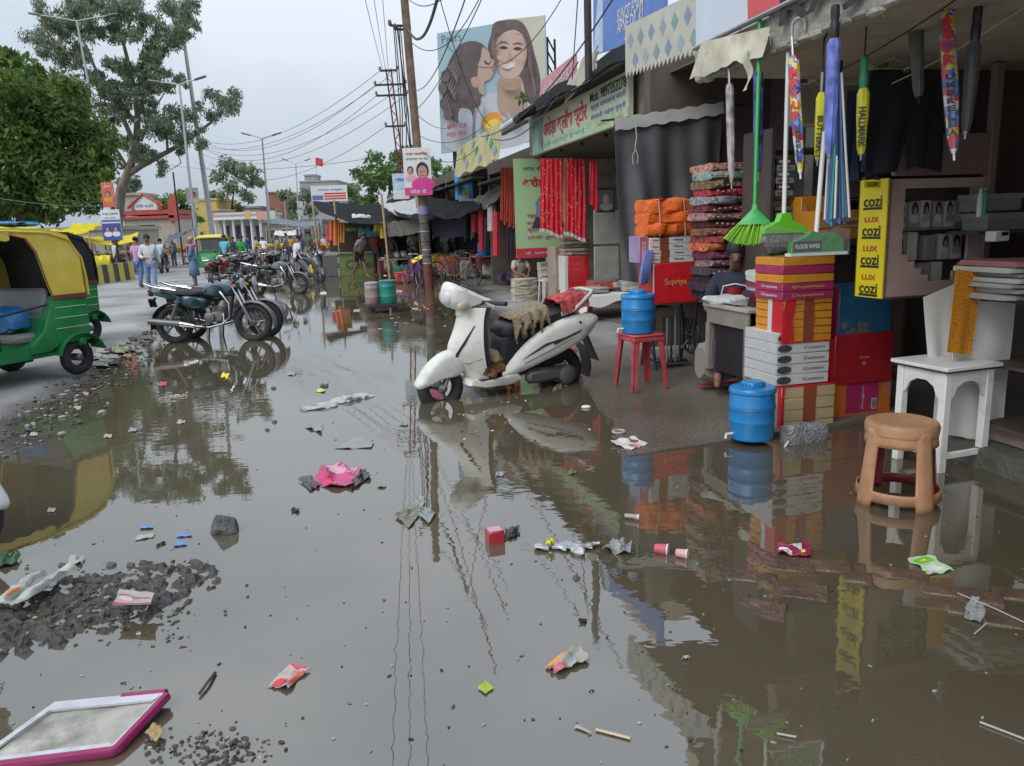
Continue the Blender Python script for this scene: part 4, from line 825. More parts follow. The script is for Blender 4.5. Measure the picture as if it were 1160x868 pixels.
b=MB(); b.prism([(-.145,-.06),(.15,-.06),(.145,.0),(.09,.035),(.02,.03),(-.03,.045),(-.06,.02),(-.14,-.01)],SA,ZV,SB,.04,m_dg,B_-SB*.02); b.build('wrapped_head',o)
b=MB(); b.prism([(-.14,-.052),(.02,-.052),(.02,-.004),(-.14,-.004)],SA,ZV,-SB,.002,m_blacktxt,B_-SB*.021); b.build('name_plate',o); txt('FLOOR WIPER',face(B_-SA*.06-ZV*.028-SB*.023,SA,ZV),.14,.022,m_wht,o,bold=.02)
b=MB(); b.prism([(-.16,-.075),(.175,-.078),(.17,.05),(.1,.06),(-.15,.02)],SA,ZV,SB,.002,m_clear,B_-SB*.032); b.prism([(-.155,-.075),(.17,-.075),(.17,-.06),(-.155,-.06)],SA,ZV,SB,.045,m_wht,B_-SB*.022); b.build('clear_bag',o)
T_,B_=um(948,60,-.55),um(946,250,-.6); o=thing('string_mop','striped string mop in blue, white and teal hanging behind the violet umbrella','mop',B_)
b=MB()
for i in range(34):
 x=rnd.uniform(-.03,.045); y=rnd.uniform(-.03,.03); p0=T_.lerp(B_,.12)+SA*x*.5+SB*y*.5; p1=T_.lerp(B_,.6)+SA*x+SB*y; p2=B_+SA*x*1.7+SB*y-ZV*rnd.uniform(-.03,.03)
 b.tube([p0,p1,p2],.007,[m_wht,mat('mop_blue',(.1,.2,.4),.8),mat('mop_navy',(.03,.05,.12),.8),mat('mop_teal',(.05,.3,.25),.8)][i%4],5)
b.build('strand',o); b=MB(); b.lathe([(.02,-.02),(.03,.0),(.03,.04)],m_black,T_.lerp(B_,.1),None,12); b.tube([T_.lerp(B_,.1),T_],.008,m_black,6); b.build('socket',o)
m_sh=mat('black_cotton',(.012,.013,.018),.9,var=.3,bump=.2); m_nv=mat('navy_cotton',(.014,.02,.05),.85,var=.25)
def shorts(name,label,tl,w,h,leg,m,stripes=False):
 n=(-SB); o=thing(name,label,'shorts',tl+SA*w/2,0,'shorts hanging in the shop front'); b=MB(); pts=[(0,0),(w,0),(w*1.06,-h),(w*.60,-h*1.04),(w*.5,-h*.55),(w*.42,-h*1.02),(-w*.07,-h*.96)]
 def f(u,v):
  x=w*(-.07*v+(1+.13*v)*u); z=-h*v*(1+.03*math.sin(u*7))
  return tl+SA*x+ZV*z+n*(.04*math.sin(math.pi*u)+.02*math.sin(u*20+v*2)*v)
 for s_ in(0,1):
  def g(u,v):
   uu=.5*s_+.5*u; p=f(uu,v); cut=max(0,v-.5)*.14; e=(u if s_==0 else 1-u); return p+SA*((-1 if s_==0 else 1)*cut*w*(e**3))
  b.grid(10,14,g,m,.03)
 b.build('fabric',o); b=MB(); b.tube([tl+SA*w*t+n*(.045*math.sin(math.pi*t)+.004)-ZV*.015 for t in np.linspace(0,1,12)],.012,m,6); b.build('waistband',o)
 if stripes:
  for k in range(3):
   b=MB(); b.tube([f(.10+k*.07,v)+n*.004 for v in np.linspace(0,.95,10)],.007,m_wht,5,flat=.4); b.build('stripe',o)
 else:
  c=tl+SA*w*.42+n*.05; b=MB(); b.tube([c-ZV*.02-SA*.02,c+SA*.01+ZV*.03,c+SA*.06+ZV*.03,c+SA*.05-ZV*.0,c-ZV*.02,c-SA*.05-ZV*.06,c-SA*.05-ZV*.1],.005,m_wht,5); b.tube([c-ZV*.02,c+SA*.02+ZV*.01,c+SA*.045-ZV*.09],.005,m_wht,5); b.build('drawstring',o)
 return o
shorts('shorts','black drawstring shorts on a hanger before the brown panel',PV(984,84,-.70),.50,.56,.2,m_sh)
shorts('shorts','navy shorts with three white side stripes, hung left of the black pair',PV(960,104,-.55),.22,.52,.2,m_nv,True)
c=PV(1012,72,-.66); b=MB(); b.tube([c+SA*-.17-ZV*.03,c+ZV*.03,c+SA*.17-ZV*.03,c+SA*-.17-ZV*.03],.004,m_wht,6); b.tube([c+ZV*.03,c+ZV*.08,c+ZV*.1+SA*.02,c+ZV*.09+SA*.035],.003,m_wht,5); tag(b.build('hanger'),'thin white clothes hanger above the black shorts','hanger')
Pq=PV(985,80,-.45); o=thing('brand_card','small yellow LUX cozi card fixed above the shorts','sign',Pq); MB().obox(Pq,SA*.155+ZV*.02,SB*.004,ZV*.13,m_yellow).build('card',o); txt('LUX',face(Pq+SA*.075-SB*.001+ZV*.085,SA+ZV*.12,ZV),.09,.035,m_red,o,bold=.03); txt('cozi',face(Pq+SA*.08-SB*.001+ZV*.035,SA+ZV*.12,ZV),.11,.04,m_blacktxt,o,bold=.02)
Pq=PV(979,213,-.62); o=thing('brand_card','small yellow LUX cozi card at the cabinet corner under the shorts','sign',Pq); MB().obox(Pq,SA*.12,SB*.004,ZV*.04,m_yellow).build('card',o); txt('LUX',face(Pq+SA*.06-SB*.001+ZV*.02,SA,ZV),.08,.025,m_blacktxt,o,bold=.03)
b=MB()
for k,z in enumerate((2.46,)):b.tube(sag(S(-.5,-1.9,z),S(.1,.1,z-.02),.03),.004,m_iron,5)
tag(b.build('hanging_wire'),'slack dark wire strung under the canopy slab for hooks','wire')
b=MB(); b.tube(sag(PU(1010,95,.1),PU(1165,5,.1),.02),.003,m_rope,5); tag(b.build('line_cord'),'pale cord strung under the slab above the shorts','cord')
# ================================================================== CLOTH STORE BEYOND THE TARPAULIN
def sboxP(mb,P,u,v,z,m,b=0.0):return mb.obox(P,SA*u,SB*v,ZV*z,m,b)
m_bltarp=mat('black_tarp',(.014,.014,.016),.9,var=.4,dirt=.2,dcol=(.06,.055,.05),spec=.1)
m_signy=mat('sign_cream',(.62,.64,.46),.5,var=.06,dirt=.25,dcol=(.38,.4,.3)); m_signg=mat('sign_pale_green',(.42,.58,.36),.5,var=.15)
m_bluetxt=mat('blue_print',(.1,.16,.45),.5,var=.05)
def street_sign(name,label,cat,u,v0,v1,z0,z1,m,group=None):
 """board along the shop fronts; u: front plane. lettering runs from far (v1) to near (v0)"""
 o=thing(name,label,cat,S(u,(v0+v1)/2,z0),0,group); MB().obox(S(u,v0,z0),SB*(v1-v0),SA*.08,ZV*(z1-z0),m,.006).build('board',o); return o
def sF(u,v,z,d=.002):return face(S(u-d,v,z),-SB,ZV)
o=street_sign('shop_sign','cream cloth store sign with big red Hindi name and mobile number','sign',1.03,5.35,10.1,2.94,3.60,m_signy)
b=MB(); b.obox(S(1.027,5.35,2.945),SB*4.72,SA*.003,ZV*.19,m_signg); b.obox(S(1.026,9.35,2.95),SB*.72,SA*.003,ZV*.6,mat('sign_green_photo',(.25,.38,.33),.5,var=.6,scale=3)); b.build('printed_band',o)
m_sred=mat('sign_red_ink',(.55,.04,.07),.5,var=.05)
txt('अरोड़ा क्लॉथ स्टोर',sF(1.03,8.15,3.30),2.35,.40,m_sred,o,bold=.03)
txt('शादी एवं पार्टी के कपड़े',sF(1.03,8.2,3.04),2.2,.10,m_bluetxt,o)
txt('Mob. 9897353278',sF(1.03,6.12,3.47),1.42,.15,m_blacktxt,o,bold=.015)
for z,s_ in((3.32,'कुर्ता पायजामा सदरी'),(3.17,'शेरवानी लहंगा चुन्नी')):txt(s_,sF(1.03,6.12,z),1.38,.11,m_bluetxt,o,bold=.01)
txt('थोक व फुटकर',sF(1.03,6.0,3.03),1.0,.07,m_sred,o)
o=thing('store_building','dim cloth store interior with pale walls behind the red dupattas','building',S(2,8,0))
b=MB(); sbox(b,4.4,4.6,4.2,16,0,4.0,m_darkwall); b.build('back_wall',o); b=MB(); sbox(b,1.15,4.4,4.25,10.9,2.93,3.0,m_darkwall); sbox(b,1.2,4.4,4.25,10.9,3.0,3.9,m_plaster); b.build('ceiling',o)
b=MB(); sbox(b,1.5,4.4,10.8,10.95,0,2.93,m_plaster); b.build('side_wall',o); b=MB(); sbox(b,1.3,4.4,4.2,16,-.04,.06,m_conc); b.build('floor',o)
b=MB()
for k in range(5):sbox(b,1.16,1.22,5.5+k*1.1,5.56+k*1.1,2.88,2.93,m_iron)
b.build('roof_beam',o)
o=thing('tarp_awning','black tarpaulin awning sloping over the cream cloth store sign','awning',S(.8,8,3.6)); b=MB()
b.grid(40,8,lambda u,v:S(.70+.75*v,4.6+6.2*u,3.56+.62*v+.05*math.sin(u*17)*(1-v)+.04*fbm((u*9,v*3,2))),m_bltarp,.01); b.build('sheet',o)
b=MB(); b.tube([S(.72,4.6,3.57),S(.72,10.9,3.55)],.02,m_iron,6); b.build('edge_pole',o)
p0,p1=S(.6,10.7,3.52),S(.62,8.6,3.58); b=MB(); b.tube([p0,p0.lerp(p1,.55)],.075,mat('rolled_white_sheet',(.55,.55,.53),.6,dirt=.4),12); b.tube([p0.lerp(p1,.5),p0.lerp(p1,.68)],.08,m_black,12); b.tube([p0.lerp(p1,.66),p1],.07,m_bltarp,12); tag(b.build('rolled_sheet'),'rolled white and black sheet tied along the awning edge','sheet')
def roof_board(name,label,px,Y0,Y1,m,thick=.06):
 """board standing on the roofs: four photo corners, near edge at Y1, far edge at Y0"""
 (x0,t0_,b0_),(x1,t1_,b1_)=px; a,b_,c,d=A(x0,b0_,Y0),A(x1,b1_,Y1),A(x1,t1_,Y1),A(x0,t0_,Y0); n=(b_-a).cross(d-a).normalized()
 if n.dot(CAM-a)<0:n=-n
 o=thing(name,label,'sign',(a+b_)/2); B=MB(); q=[a,b_,c,d]; B.add(q+[p-n*thick for p in q],[(0,1,2,3),(7,6,5,4),(0,1,5,4),(1,2,6,5),(2,3,7,6),(3,0,4,7)],m); B.build('board',o)
 return o,(lambda u,v,w=.004:(a.lerp(b_,u).lerp(d.lerp(c,u),v)+n*w)),face(a+n*.004,b_-a,d-a),n
o,f,M_,n=roof_board('hoarding','bright blue tilted hoarding with white lettering standing on the shop roof',((672,-10,62),(752,-60,38)),14.5,11.5,mat('hoarding_blue',(.10,.2,.52),.45,var=.08))
b=MB(); b.quad([f(0,0),f(.17,0),f(.17,1),f(.10,1)],mat('hoarding_pale',(.42,.55,.68),.45)); b.quad([f(.55,0),f(1,0),f(1,.2),f(.50,.10)],m_wht); b.quad([f(.28,.86),f(.95,.86),f(.95,1),f(.3,1)],mat('hoarding_pink',(.6,.5,.48),.5)); b.build('printed_panel',o)
for s_,v_ in(('SUNOT FOAM',.42),('APNE DIL KI',.26)):txt(s_,face(f(.58,v_+.04,.006),f(1,v_+.1)-f(0,v_-.03),f(0,1)-f(0,0)),1.1,.19,m_wht,o,bold=.01)
o,f,M_,n=roof_board('hoarding','faded pink hoarding on the roof beside the billboard',((612,92,125),(650,62,92)),17,14.2,mat('faded_pink',(.58,.26,.3),.5,var=.15)); txt('साड़ी सेन्टर',face(f(.5,.5,.006),f(1,.5)-f(0,.5),f(0,1)-f(0,0)),2.2,.25,m_wht,o)
b=MB(); b.grid(14,8,lambda u,v:A(646+32*u,88-38*u+4*math.sin(u*9),13-2*u).lerp(A(640+36*u,118-40*u,13-2*u),v)+SB*.1*fbm((u*5,v*5,0)),mat('cream_sheet',(.5,.46,.36),.7,var=.15,dirt=.6,dscale=3),.02); tag(b.build('roof_sheet'),'crumpled cream sheet draped on the roof below the blue hoarding','sheet')
o=thing('roof_parapet','dirty roof parapets of the shop row behind the awnings','parapet',S(2,5,3)); b=MB(); sbox(b,1.6,1.7,.1,4.2,3.5,3.8,m_plaster); sbox(b,2.4,4.5,.1,5.0,2.98,3.04,m_plaster); b.build('low_wall',o); b=MB(); sbox(b,1.5,1.7,5.0,15,3.9,4.15,m_plaster); b.build('rear_wall',o)
b=MB(); p=A(667,90,11); b.tube([p,A(665,-30,11)],.05,m_iron,8); tag(b.build('roof_pipe'),'thin dark pipe rising from the roof beside the blue hoarding','pipe')
a=PV(585,293,10.4); wB=LX(a,SA,652); hB=LY(a,ZV,180); o=thing('flex_banner','pale green hanging banner with Hindi lettering and a seated man, partly behind red dupattas','banner',a+SA*wB/2)
sboxP(MB(),a,wB,.01,hB,mat('banner_green',(.42,.62,.33),.45,var=.12,scale=.8)).build('sheet',o)
fb=lambda x,z,d=.003:face(a+SA*x*wB+ZV*z*hB-SB*d,SA,ZV)
sboxP(MB(),a-SB*.004,wB,.003,hB*.10,m_sred).build('foot_band',o)
txt('अरोड़ा',fb(.34,.76),wB*.42,hB*.12,m_sred,o,bold=.05); txt('अरोड़ा जी',fb(.3,.90),wB*.3,hB*.05,m_blacktxt,o); txt('मो. 9897353278',fb(.5,.05,.008),wB*.7,hB*.035,m_wht,o)
for k,s_ in enumerate(('सूट लहंगा','साड़ी शेरवानी','कुर्ता पायजामा','टोपी रुमाल')):txt(s_,fb(.5,.43-.075*k),wB*.62,hB*.045,mat('banner_pink_ink',(.5,.04,.22),.5),o,bold=.02)
b=MB(); c=a+SA*wB*.5+ZV*hB*.62-SB*.004
b.prism([(-.18,-.55),(.2,-.55),(.24,-.1),(.1,.02),(-.1,.02),(-.2,-.12)],SA,ZV,-SB,.003,mat('print_denim_shirt',(.2,.26,.36),.6),c); b.ell(c+ZV*.13-SB*.004,(.085,.003,.12),m_skinp,MS,14,8); b.ell(c+ZV*.21-SB*.006,(.095,.003,.07),m_sil,MS,14,8); b.prism([(-.3,-.62),(.4,-.62),(.35,-.42),(-.2,-.40)],SA,ZV,-SB,.003,mat('print_dark_bench',(.05,.05,.08),.5),c); b.build('printed_figure',o)
m_dup=mat('red_dupatta',(.64,.015,.035),.6,var=.2,bump=.3); m_gtr=mat('gold_trim',(.7,.5,.2),.5)
def dupatta(label,px0,px1,pt,pb,v,folds=5,group='red dupattas hung at the store front',m=m_dup,dots=True):
 p0,p1=PV(px0,pt,v),PV(px1,pt,v); q0,q1=PV(px0,pb-3,v),PV(px1,pb,v); o=thing('dupatta',label,'dupatta',(q0+q1)/2,0,group)
 f=lambda u,v_:p0.lerp(p1,u).lerp(q0.lerp(q1,u),v_)+SB*(.012*math.sin(u*folds*6.28+2*fbm((u*4,v_,px0)))+.02*fbm((u*7,v_*2,px0)))*(.5+.6*v_)+ZV*(.04*math.sin(u*4+1)*v_)
 b=MB(); b.grid(44,14,f,m,.008); b.build('cloth',o)
 if dots:
  b=MB()
  for i in range(44):b.ell(f(rnd.random(),rnd.random())-SB*.012,(.011,.006,.011),m_gtr,None,6,4)
  b.build('sequin',o)
  b=MB()
  for i in range(20):p=f(i/19,1); b.tube([p,p-ZV*.06],.012,m_wht,5)
  b.build('fringe',o)
 return o
dupatta('wide red dupatta with gold dots hanging over the green banner',612,637,180,264,8.9)
dupatta('red dupatta with gold dots hanging right of the wide one',640,663,180,268,8.7)
dupatta('narrow red cloth with white tassel hanging by the framed portrait',668,677,183,237,8.0,2,dots=False)
a=PV(676,241,8.3); w=LX(a,SA,697); h=LY(a,ZV,213); o=thing('framed_portrait','dark framed portrait photograph hanging beside the grey tarpaulin','picture',a); sboxP(MB(),a,w,.04,h,m_black,.01).build('frame',o)
b=MB(); b.obox(a+SA*w*.1-SB*.003+ZV*h*.1,SA*w*.8,SB*.003,ZV*h*.8,mat('photo_grey',(.10,.08,.08),.3)); c=a+SA*w*.5-SB*.006+ZV*h*.55; b.ell(c,(w*.17,.003,h*.2),m_skinp,MS,12,8); b.ell(c-ZV*h*.32,(w*.32,.003,h*.17),mat('photo_pale',(.3,.3,.3),.4),MS,12,8); b.build('photograph',o)
P=PV(674,318,8.7); o=thing('wall_board','pale grey board leaning upright inside the cloth store','board',P); b=MB(); b.obox(P,SA*.48,SB*.05,ZV*.62,mat('pale_board',(.36,.35,.32),.7,dirt=.4),.004); b.obox(P+ZV*.66,SA*.5,SB*.05,ZV*.62,mat('pale_board',(.36,.35,.32),.7),.004); b.build('panel',o)
P=PV(630,346,9.4); tag(sboxP(MB(),P,.17,.5,1.12,mat('beige_post',(.33,.27,.2),.7,dirt=.4),.01).build('wooden_post'),'beige wooden stall post beside the red crate in the cloth store','post')
P=PV(644,330,9.0); o=thing('cloth_crate','red fronted crate topped by folded cloth in the cloth store','crate',P); sboxP(MB(),P,.42,.5,.66,m_redp,.01).build('box_body',o); sboxP(MB(),P-SA*.06,.055,.5,.66,m_wht).build('side_panel',o)
for k in range(5):
 b=MB(); c=[((.3,.25,.18),'beige'),((.34,.3,.24),'sand'),((.22,.12,.1),'brown'),((.28,.27,.2),'khaki'),((.3,.14,.12),'brick red')][k]; soft(b,P+ZV*(.665+.066*k)-SA*.05,SA*.5,SB*.4,ZV*.066,mat('cloth_'+c[1].replace(' ','_'),c[0],.85),.06,8,14); tag(b.build('folded_cloth'),f'{c[1]} folded cloth on the red crate, {ords[k] if k < 4 else "topmost"}','cloth','folded cloths on the red crate')
BP=S(.95,6.85,.05); o=thing('display_bench','low bench under a white sheet in front of the cloth store','bench',BP,YAW)
b=MB(); b.obox(BP+ZV*.34,SA*1.3,SB*1.3,ZV*.05,m_darkwood); b.build('bench_top',o)
for x in(.05,1.2):
 for y in(.05,1.2):sboxP(MB(),BP+SA*x+SB*y,.05,.05,.345,m_darkwood).build('leg',o)
b=MB(); b.grid(30,26,lambda u,v:BP+SA*(-.03+1.36*u)+SB*(-.04+1.36*max(v-.12,0)/.88)+ZV*(.405+.012*fbm((u*6,v*6,3))-(.14+.05*math.sin(u*11))*max(.12-v,0)/.12)-SB*.02*max(.12-v,0)/.12,m_wcl,.006)
b.grid(16,10,lambda u,v:BP-SA*(.035+.02*v*math.sin(u*14))+SB*(-.04+1.36*u)+ZV*(.405-(.30+.03*math.sin(u*9))*v),m_wcl,.006); tag(b.build('white_sheet'),'white sheet covering the low bench before the cloth store','sheet')
pile=[((.5,.06,.02),'orange red',.30,.55,.04),((.5,.06,.02),'vermilion',.31,.55,.09),((.25,.16,.1),'brown',.32,.57,.135),((.3,.3,.31),'grey',.02,.25,.005),((.36,.36,.36),'light grey',.05,.3,.05)]
for c,nm,x,y,z in pile:
 b=MB(); soft(b,BP+SA*x+SB*y+ZV*(.41+z),SA*.45,SB*.4,ZV*.05,mat('cloth_'+nm.replace(' ','_'),c,.85),.1,8,14); tag(b.build('folded_cloth'),f'{nm} folded cloth on the white covered bench','cloth','folded cloths on the white bench')
for k in range(7):
 b=MB(); soft(b,BP+SA*(.62+rnd.uniform(0,.35))+SB*(.3+.1*k)+ZV*(.41+.03*(k%3)),SA*.3,SB*.3,ZV*.09,mat('bundle_grey_%d'%(k%3),[(.33,.32,.3),(.26,.25,.24),(.4,.38,.35)][k%3],.85,var=.35),.16,8,14); tag(b.build('cloth_bundle'),'grey tied cloth bundle heaped at the back of the white bench','bundle','grey bundles on the white bench')
def cream_pile(px,py,n,wd,where,dz0=0):
 p=G(px,py,.03)
 for k in range(n):
  b=MB(); soft(b,p-SA*wd/2+SA*rnd.uniform(-.02,.02)+ZV*(.0+dz0+.043*k),SA*wd,SB*.35,ZV*.046,mat('cream_cloth',(.50,.46,.37),.85,var=.12),.1,8,14); tag(b.build('folded_cloth'),f'cream folded cloth {where}, '+(ords[k]if k<n-1 else 'topmost'),'cloth',f'cream cloths {where}')
cream_pile(597,341,11,.50,'in the floor pile before the green banner')
def chairstool(label,P,h,w,m,group=None):return slab_stool('stool',label,P,YAW,h,w,w*1.15,m,group)
sp=G(622,342,.03); chairstool('white plastic stool carrying cream cloth by the green banner',sp,.50,.36,m_white)
for k in range(8):
 b=MB(); soft(b,sp-SA*.2-SB*.15+ZV*(.505+.04*k),SA*.42,SB*.3,ZV*.045,mat('cream_cloth',(.50,.46,.37),.85),.12,8,14); tag(b.build('folded_cloth'),'cream folded cloth on the white plastic stool, '+(ords[k]if k<7 else 'topmost'),'cloth','cream cloths on the white stool')
# ------------------------------------------------ shops farther up the row
m_yawn=mat('faded_yellow_sheet',(.48,.44,.22),.7,var=.15,dirt=.5,dscale=2)
o=thing('awning','faded yellow awning with blue and green diamonds beyond the cloth store','awning',S(.6,13,3)); b=MB(); b.grid(20,8,lambda u,v:S(.55+.12*v,10.95+5*u,2.95+.75*v+.04*math.sin(u*20)*(1-v)),m_yawn,.01); b.build('sheet',o)
b=MB()
for k in range(9):z_=.2+.22*(k%3); p=S(.55+.12*z_/.75-.02,11.3+k*.5,2.95+z_); b.prism([(-.2,0),(0,-.12),(.2,0),(0,.12)],SB,SA*.16+ZV,-SA,.004,[m_dia[0],m_grn,m_dia[1]][k%3],p)
b.build('printed_pattern',o)
for k,(x,y,Y)in enumerate(((566,296,22.5),(548,300,26))):
 b=MB(); p=A(x,y,Y); b.tube([Vector((p.x,p.y,0)),Vector((p.x,p.y,3.6))],.06,mat('bamboo',(.4,.3,.16),.7),8); tag(b.build('bamboo_post'),['bamboo post holding the yellow awning beside the red curtains','bamboo post farther up the row under the yellow awning'][k],'post')
m_rcur=mat('rust_red_curtain',(.38,.05,.025),.75,var=.3); m_pcur=mat('dark_plum_curtain',(.045,.025,.04),.8,var=.3)
for k in range(4):dupatta(['rust red garment at the left end of the hanging row','rust red garment, second of the hanging row','rust red garment, third of the hanging row','rust red garment nearest the green banner'][k],567+5*k,573+5*k,190,254+2*k,12.3,2,'rust red garments hung in a row',m_rcur,False)
for k in range(3):dupatta(['dark plum skirt at the left under the rust red garments','dark plum skirt in the middle under the rust red garments','dark plum skirt at the right under the rust red garments'][k],573+5*k,579+5*k,256,300,12.4,2,'dark plum skirts hung in a row',m_pcur,False)
def blockshop(label,u0,v0,v1,h,m,door=None):
 o=thing('shop_building',label,'building',S(u0+1.5,(v0+v1)/2,0)); b=MB(); sbox(b,u0+2.2,u0+2.4,v0,v1,0,h,m_darkwall); b.build('back_wall',o)
 b=MB(); sbox(b,u0,u0+2.6,v1-.12,v1,0,h,m_darkwall); b.build('side_wall',o); b=MB(); sbox(b,u0,u0+3,v0,v1,h,h+.12,m); sbox(b,u0,u0+.12,v0,v1,h+.12,h+.3,m_darkwall); b.build('roof',o); b=MB(); sbox(b,u0-.3,u0+.05,v0,v1,h-.25,h-.2,m_iron); b.build('eave',o); return o
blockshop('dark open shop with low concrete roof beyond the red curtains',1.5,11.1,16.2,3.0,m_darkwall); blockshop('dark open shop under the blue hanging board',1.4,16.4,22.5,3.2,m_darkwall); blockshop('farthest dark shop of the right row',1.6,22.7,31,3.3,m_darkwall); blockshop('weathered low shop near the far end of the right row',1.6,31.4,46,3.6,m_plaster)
a=A(519,226,25); o=thing('hanging_board','bright blue upright hanging board with a yellow motif','sign',a); w=LX(a,SA,536); h=LY(a,ZV,190); sboxP(MB(),a,w,.5,h,mat('board_blue',(.06,.28,.55),.5,var=.1)).build('board',o); b=MB(); b.ell(a+SA*w*.5-SB*.01+ZV*h*.68,(.13,.01,.13),m_yel,MS,10,6); b.ell(a+SA*w*.5-SB*.01+ZV*h*.2,(.11,.01,.11),m_yel,MS,10,6); b.build('printed_motif',o)
a=A(521,240,24.8); tag(sboxP(MB(),a,.32,.05,.5,mat('pale_blue_cloth',(.35,.48,.6),.7)).build('small_banner'),'small pale blue banner hanging under the blue board','banner')
def sheet(name,label,c4,m,sagz=.3,cat='tarpaulin',nz_=.06,n=20,thick=.015,kind=None):
 p=[Vector(x)for x in c4]; b=MB()
 b.grid(n,n,lambda u,v:p[0].lerp(p[1],u).lerp(p[3].lerp(p[2],u),v)-ZV*(sagz*4*u*(1-u)*(.4+.6*v))+ZV*nz_*fbm((u*7,v*7,p[0].x)),m,thick); return tag(b.build(name),label,cat)
m_navt=mat('navy_cloth',(.018,.022,.04),.7,var=.3); m_gcan=mat('grey_canvas',(.11,.105,.09),.8,var=.25,dirt=.4)
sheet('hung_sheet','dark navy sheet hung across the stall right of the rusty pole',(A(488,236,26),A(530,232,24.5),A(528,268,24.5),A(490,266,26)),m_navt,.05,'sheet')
sheet('stall_tarp','black tarpaulin stretched over the stalls right of the rusty pole',(A(484,222,27.5),A(545,226,22.6),A(545,235,20.8),A(484,240,24.6)),m_bltarp,.25)
sheet('stall_tarp','torn dark canvas slung from the yellow awning post to the stalls',(A(530,226,24),A(572,205,20),A(572,216,19),A(530,238,22.5)),m_gcan,.2)
for k,(x0,x1,y0,y1,Y,c,nm)in enumerate(((534,541,243,263,22.5,(.6,.02,.06),'bright crimson bag'),(542,549,235,285,21.5,(.35,.02,.04),'narrow red cloth strip'),(552,561,232,262,20.5,(.45,.43,.4),'pale garment'),(558,566,240,290,20,(.5,.03,.05),'long red scarf'),(545,553,255,278,21.8,(.25,.25,.26),'grey cloth'))):
 p0,p1,q0,q1=A(x0,y0,Y),A(x1,y0,Y),A(x0,y1,Y),A(x1,y1,Y); b=MB(); b.grid(10,10,lambda u,v:p0.lerp(p1,u).lerp(q0.lerp(q1,u),v)+SB*.05*math.sin(u*10),mat('hung_'+nm.replace(' ','_'),c,.7),.03); tag(b.build('hanging_garment'),f'{nm} hanging in the dim stall right of the rusty pole','garment','garments hung in the dim stall')
P=G(540,321,0); Y=P.y; o=thing('stall_table','rickety grey table with iron legs standing in water by the stalls','table',P,YAW); wT=LX(P,SA,568); hT=LY(P,ZV,292)
sboxP(MB(),P+ZV*hT,wT,.7,.04,mat('grey_board',(.25,.22,.18),.7)).build('table_top',o)
for x in(0.02,wT-.05):
 for y in(.02,.62):b=MB(); b.tube([P+SA*x+SB*y,P+SA*x+SB*y+ZV*hT],.02,m_iron,6); b.build('leg',o)
b=MB(); b.torus(P+SA*wT*.45+SB*.1+ZV*.42,.3,.018,m_iron,along(SB),24,6); b.build('flywheel',o)
jar('water_can','blue water can standing on the grey stall table',P+SA*wT*.42+SB*.3+ZV*(hT+.04),.19,.42,m_jar)
P2=P+SA*wT*.66+SB*.2+ZV*(hT+.042); o=thing('crate','small yellow crate beside the blue can on the stall table','crate',P2); sboxP(MB(),P2,.34,.3,.19,m_yellow,.02).build('box_body',o); sboxP(MB(),P2-SA*.01-SB*.01+ZV*.19,.36,.32,.025,m_yellow,.005).build('rim',o)
P=G(417,356,0); o=thing('low_cart','low black cart bed carrying two drums in the middle of the water','cart',P,YAW)
sboxP(MB(),P+ZV*.10+SA*.0,.62,.5,.07,mat('tarred_wood',(.03,.026,.022),.7),.01).build('bed',o)
for x in(.06,.5):b=MB(); b.obox(P+SA*x+SB*.04-ZV*.04,SA*.09,SB*.4,ZV*.15,m_iron); b.build('skid',o)
def drum(name,label,p,r,h,m,m2):
 o=thing(name,label,'drum',p); b=MB(); b.lathe([(r*.9,0),(r,.02),(r,h*.3),(r*1.04,h*.33),(r,h*.36),(r,h*.7),(r*1.04,h*.73),(r,h*.76),(r*.97,h*.93),(r*.9,h*.95)],m,p,None,24); b.build('body',o)
 b=MB(); b.lathe([(r*1.0,h*.9),(r*1.02,h*.96),(r*.9,h),(.02,h)],m2,p,None,24); b.build('lid',o)
drum('water_drum','pinkish grey drum on the low cart in the water',P+SA*.12+SB*.28+ZV*.17,.14,.44,mat('pink_grey_plastic',(.33,.25,.24),.5,dirt=.3),mat('pale_lid',(.3,.33,.42),.5))
drum('water_drum','teal green drum on the low cart in the water',P+SA*.43+SB*.2+ZV*.17,.165,.47,mat('teal_plastic',(.02,.22,.19),.4,dirt=.15),mat('teal_lid',(.02,.17,.17),.4))
sheet('stall_tarp','big sagging black tarpaulin roof over the coffee stall',(A(352,228,38),A(478,228,36),A(480,246,26),A(362,240,29)),m_bltarp,.35,n=26)
sheet('stall_tarp','pale torn plastic sheet lying on the black stall roof',(A(430,232,30),A(482,222,29),A(484,240,26.4),A(452,246,26.6)),mat('pale_plastic_sheet',(.33,.33,.33),.4,var=.3),.1)
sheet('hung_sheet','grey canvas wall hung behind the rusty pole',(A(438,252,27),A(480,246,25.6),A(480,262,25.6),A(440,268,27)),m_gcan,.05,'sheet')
for k,(x,Y)in enumerate(((386,30.5),(362,31),(440,27),(478,27.5))):
 p=A(x,290,Y); b=MB(); b.tube([Vector((p.x,p.y,-.05)),Vector((p.x-.1,p.y,2.9))],.04,mat('bamboo',(.4,.3,.16),.7),6); tag(b.build('stall_post'),['bamboo stall post at the left end of the green counter','bamboo stall post beside the dark scooter','bamboo stall post at the right end of the green counter','bamboo stall post just left of the rusty pole'][k],'post','bamboo posts of the tarpaulin stalls')
P=G(386,313,0); w=LX(P,SA,430); h=LY(P,ZV,288); o=thing('stall_counter','green painted coffee counter under the black tarpaulin','counter',P,YAW); m_ctr=mat('green_paint',(.19,.25,.08),.7,var=.3,dirt=.7)
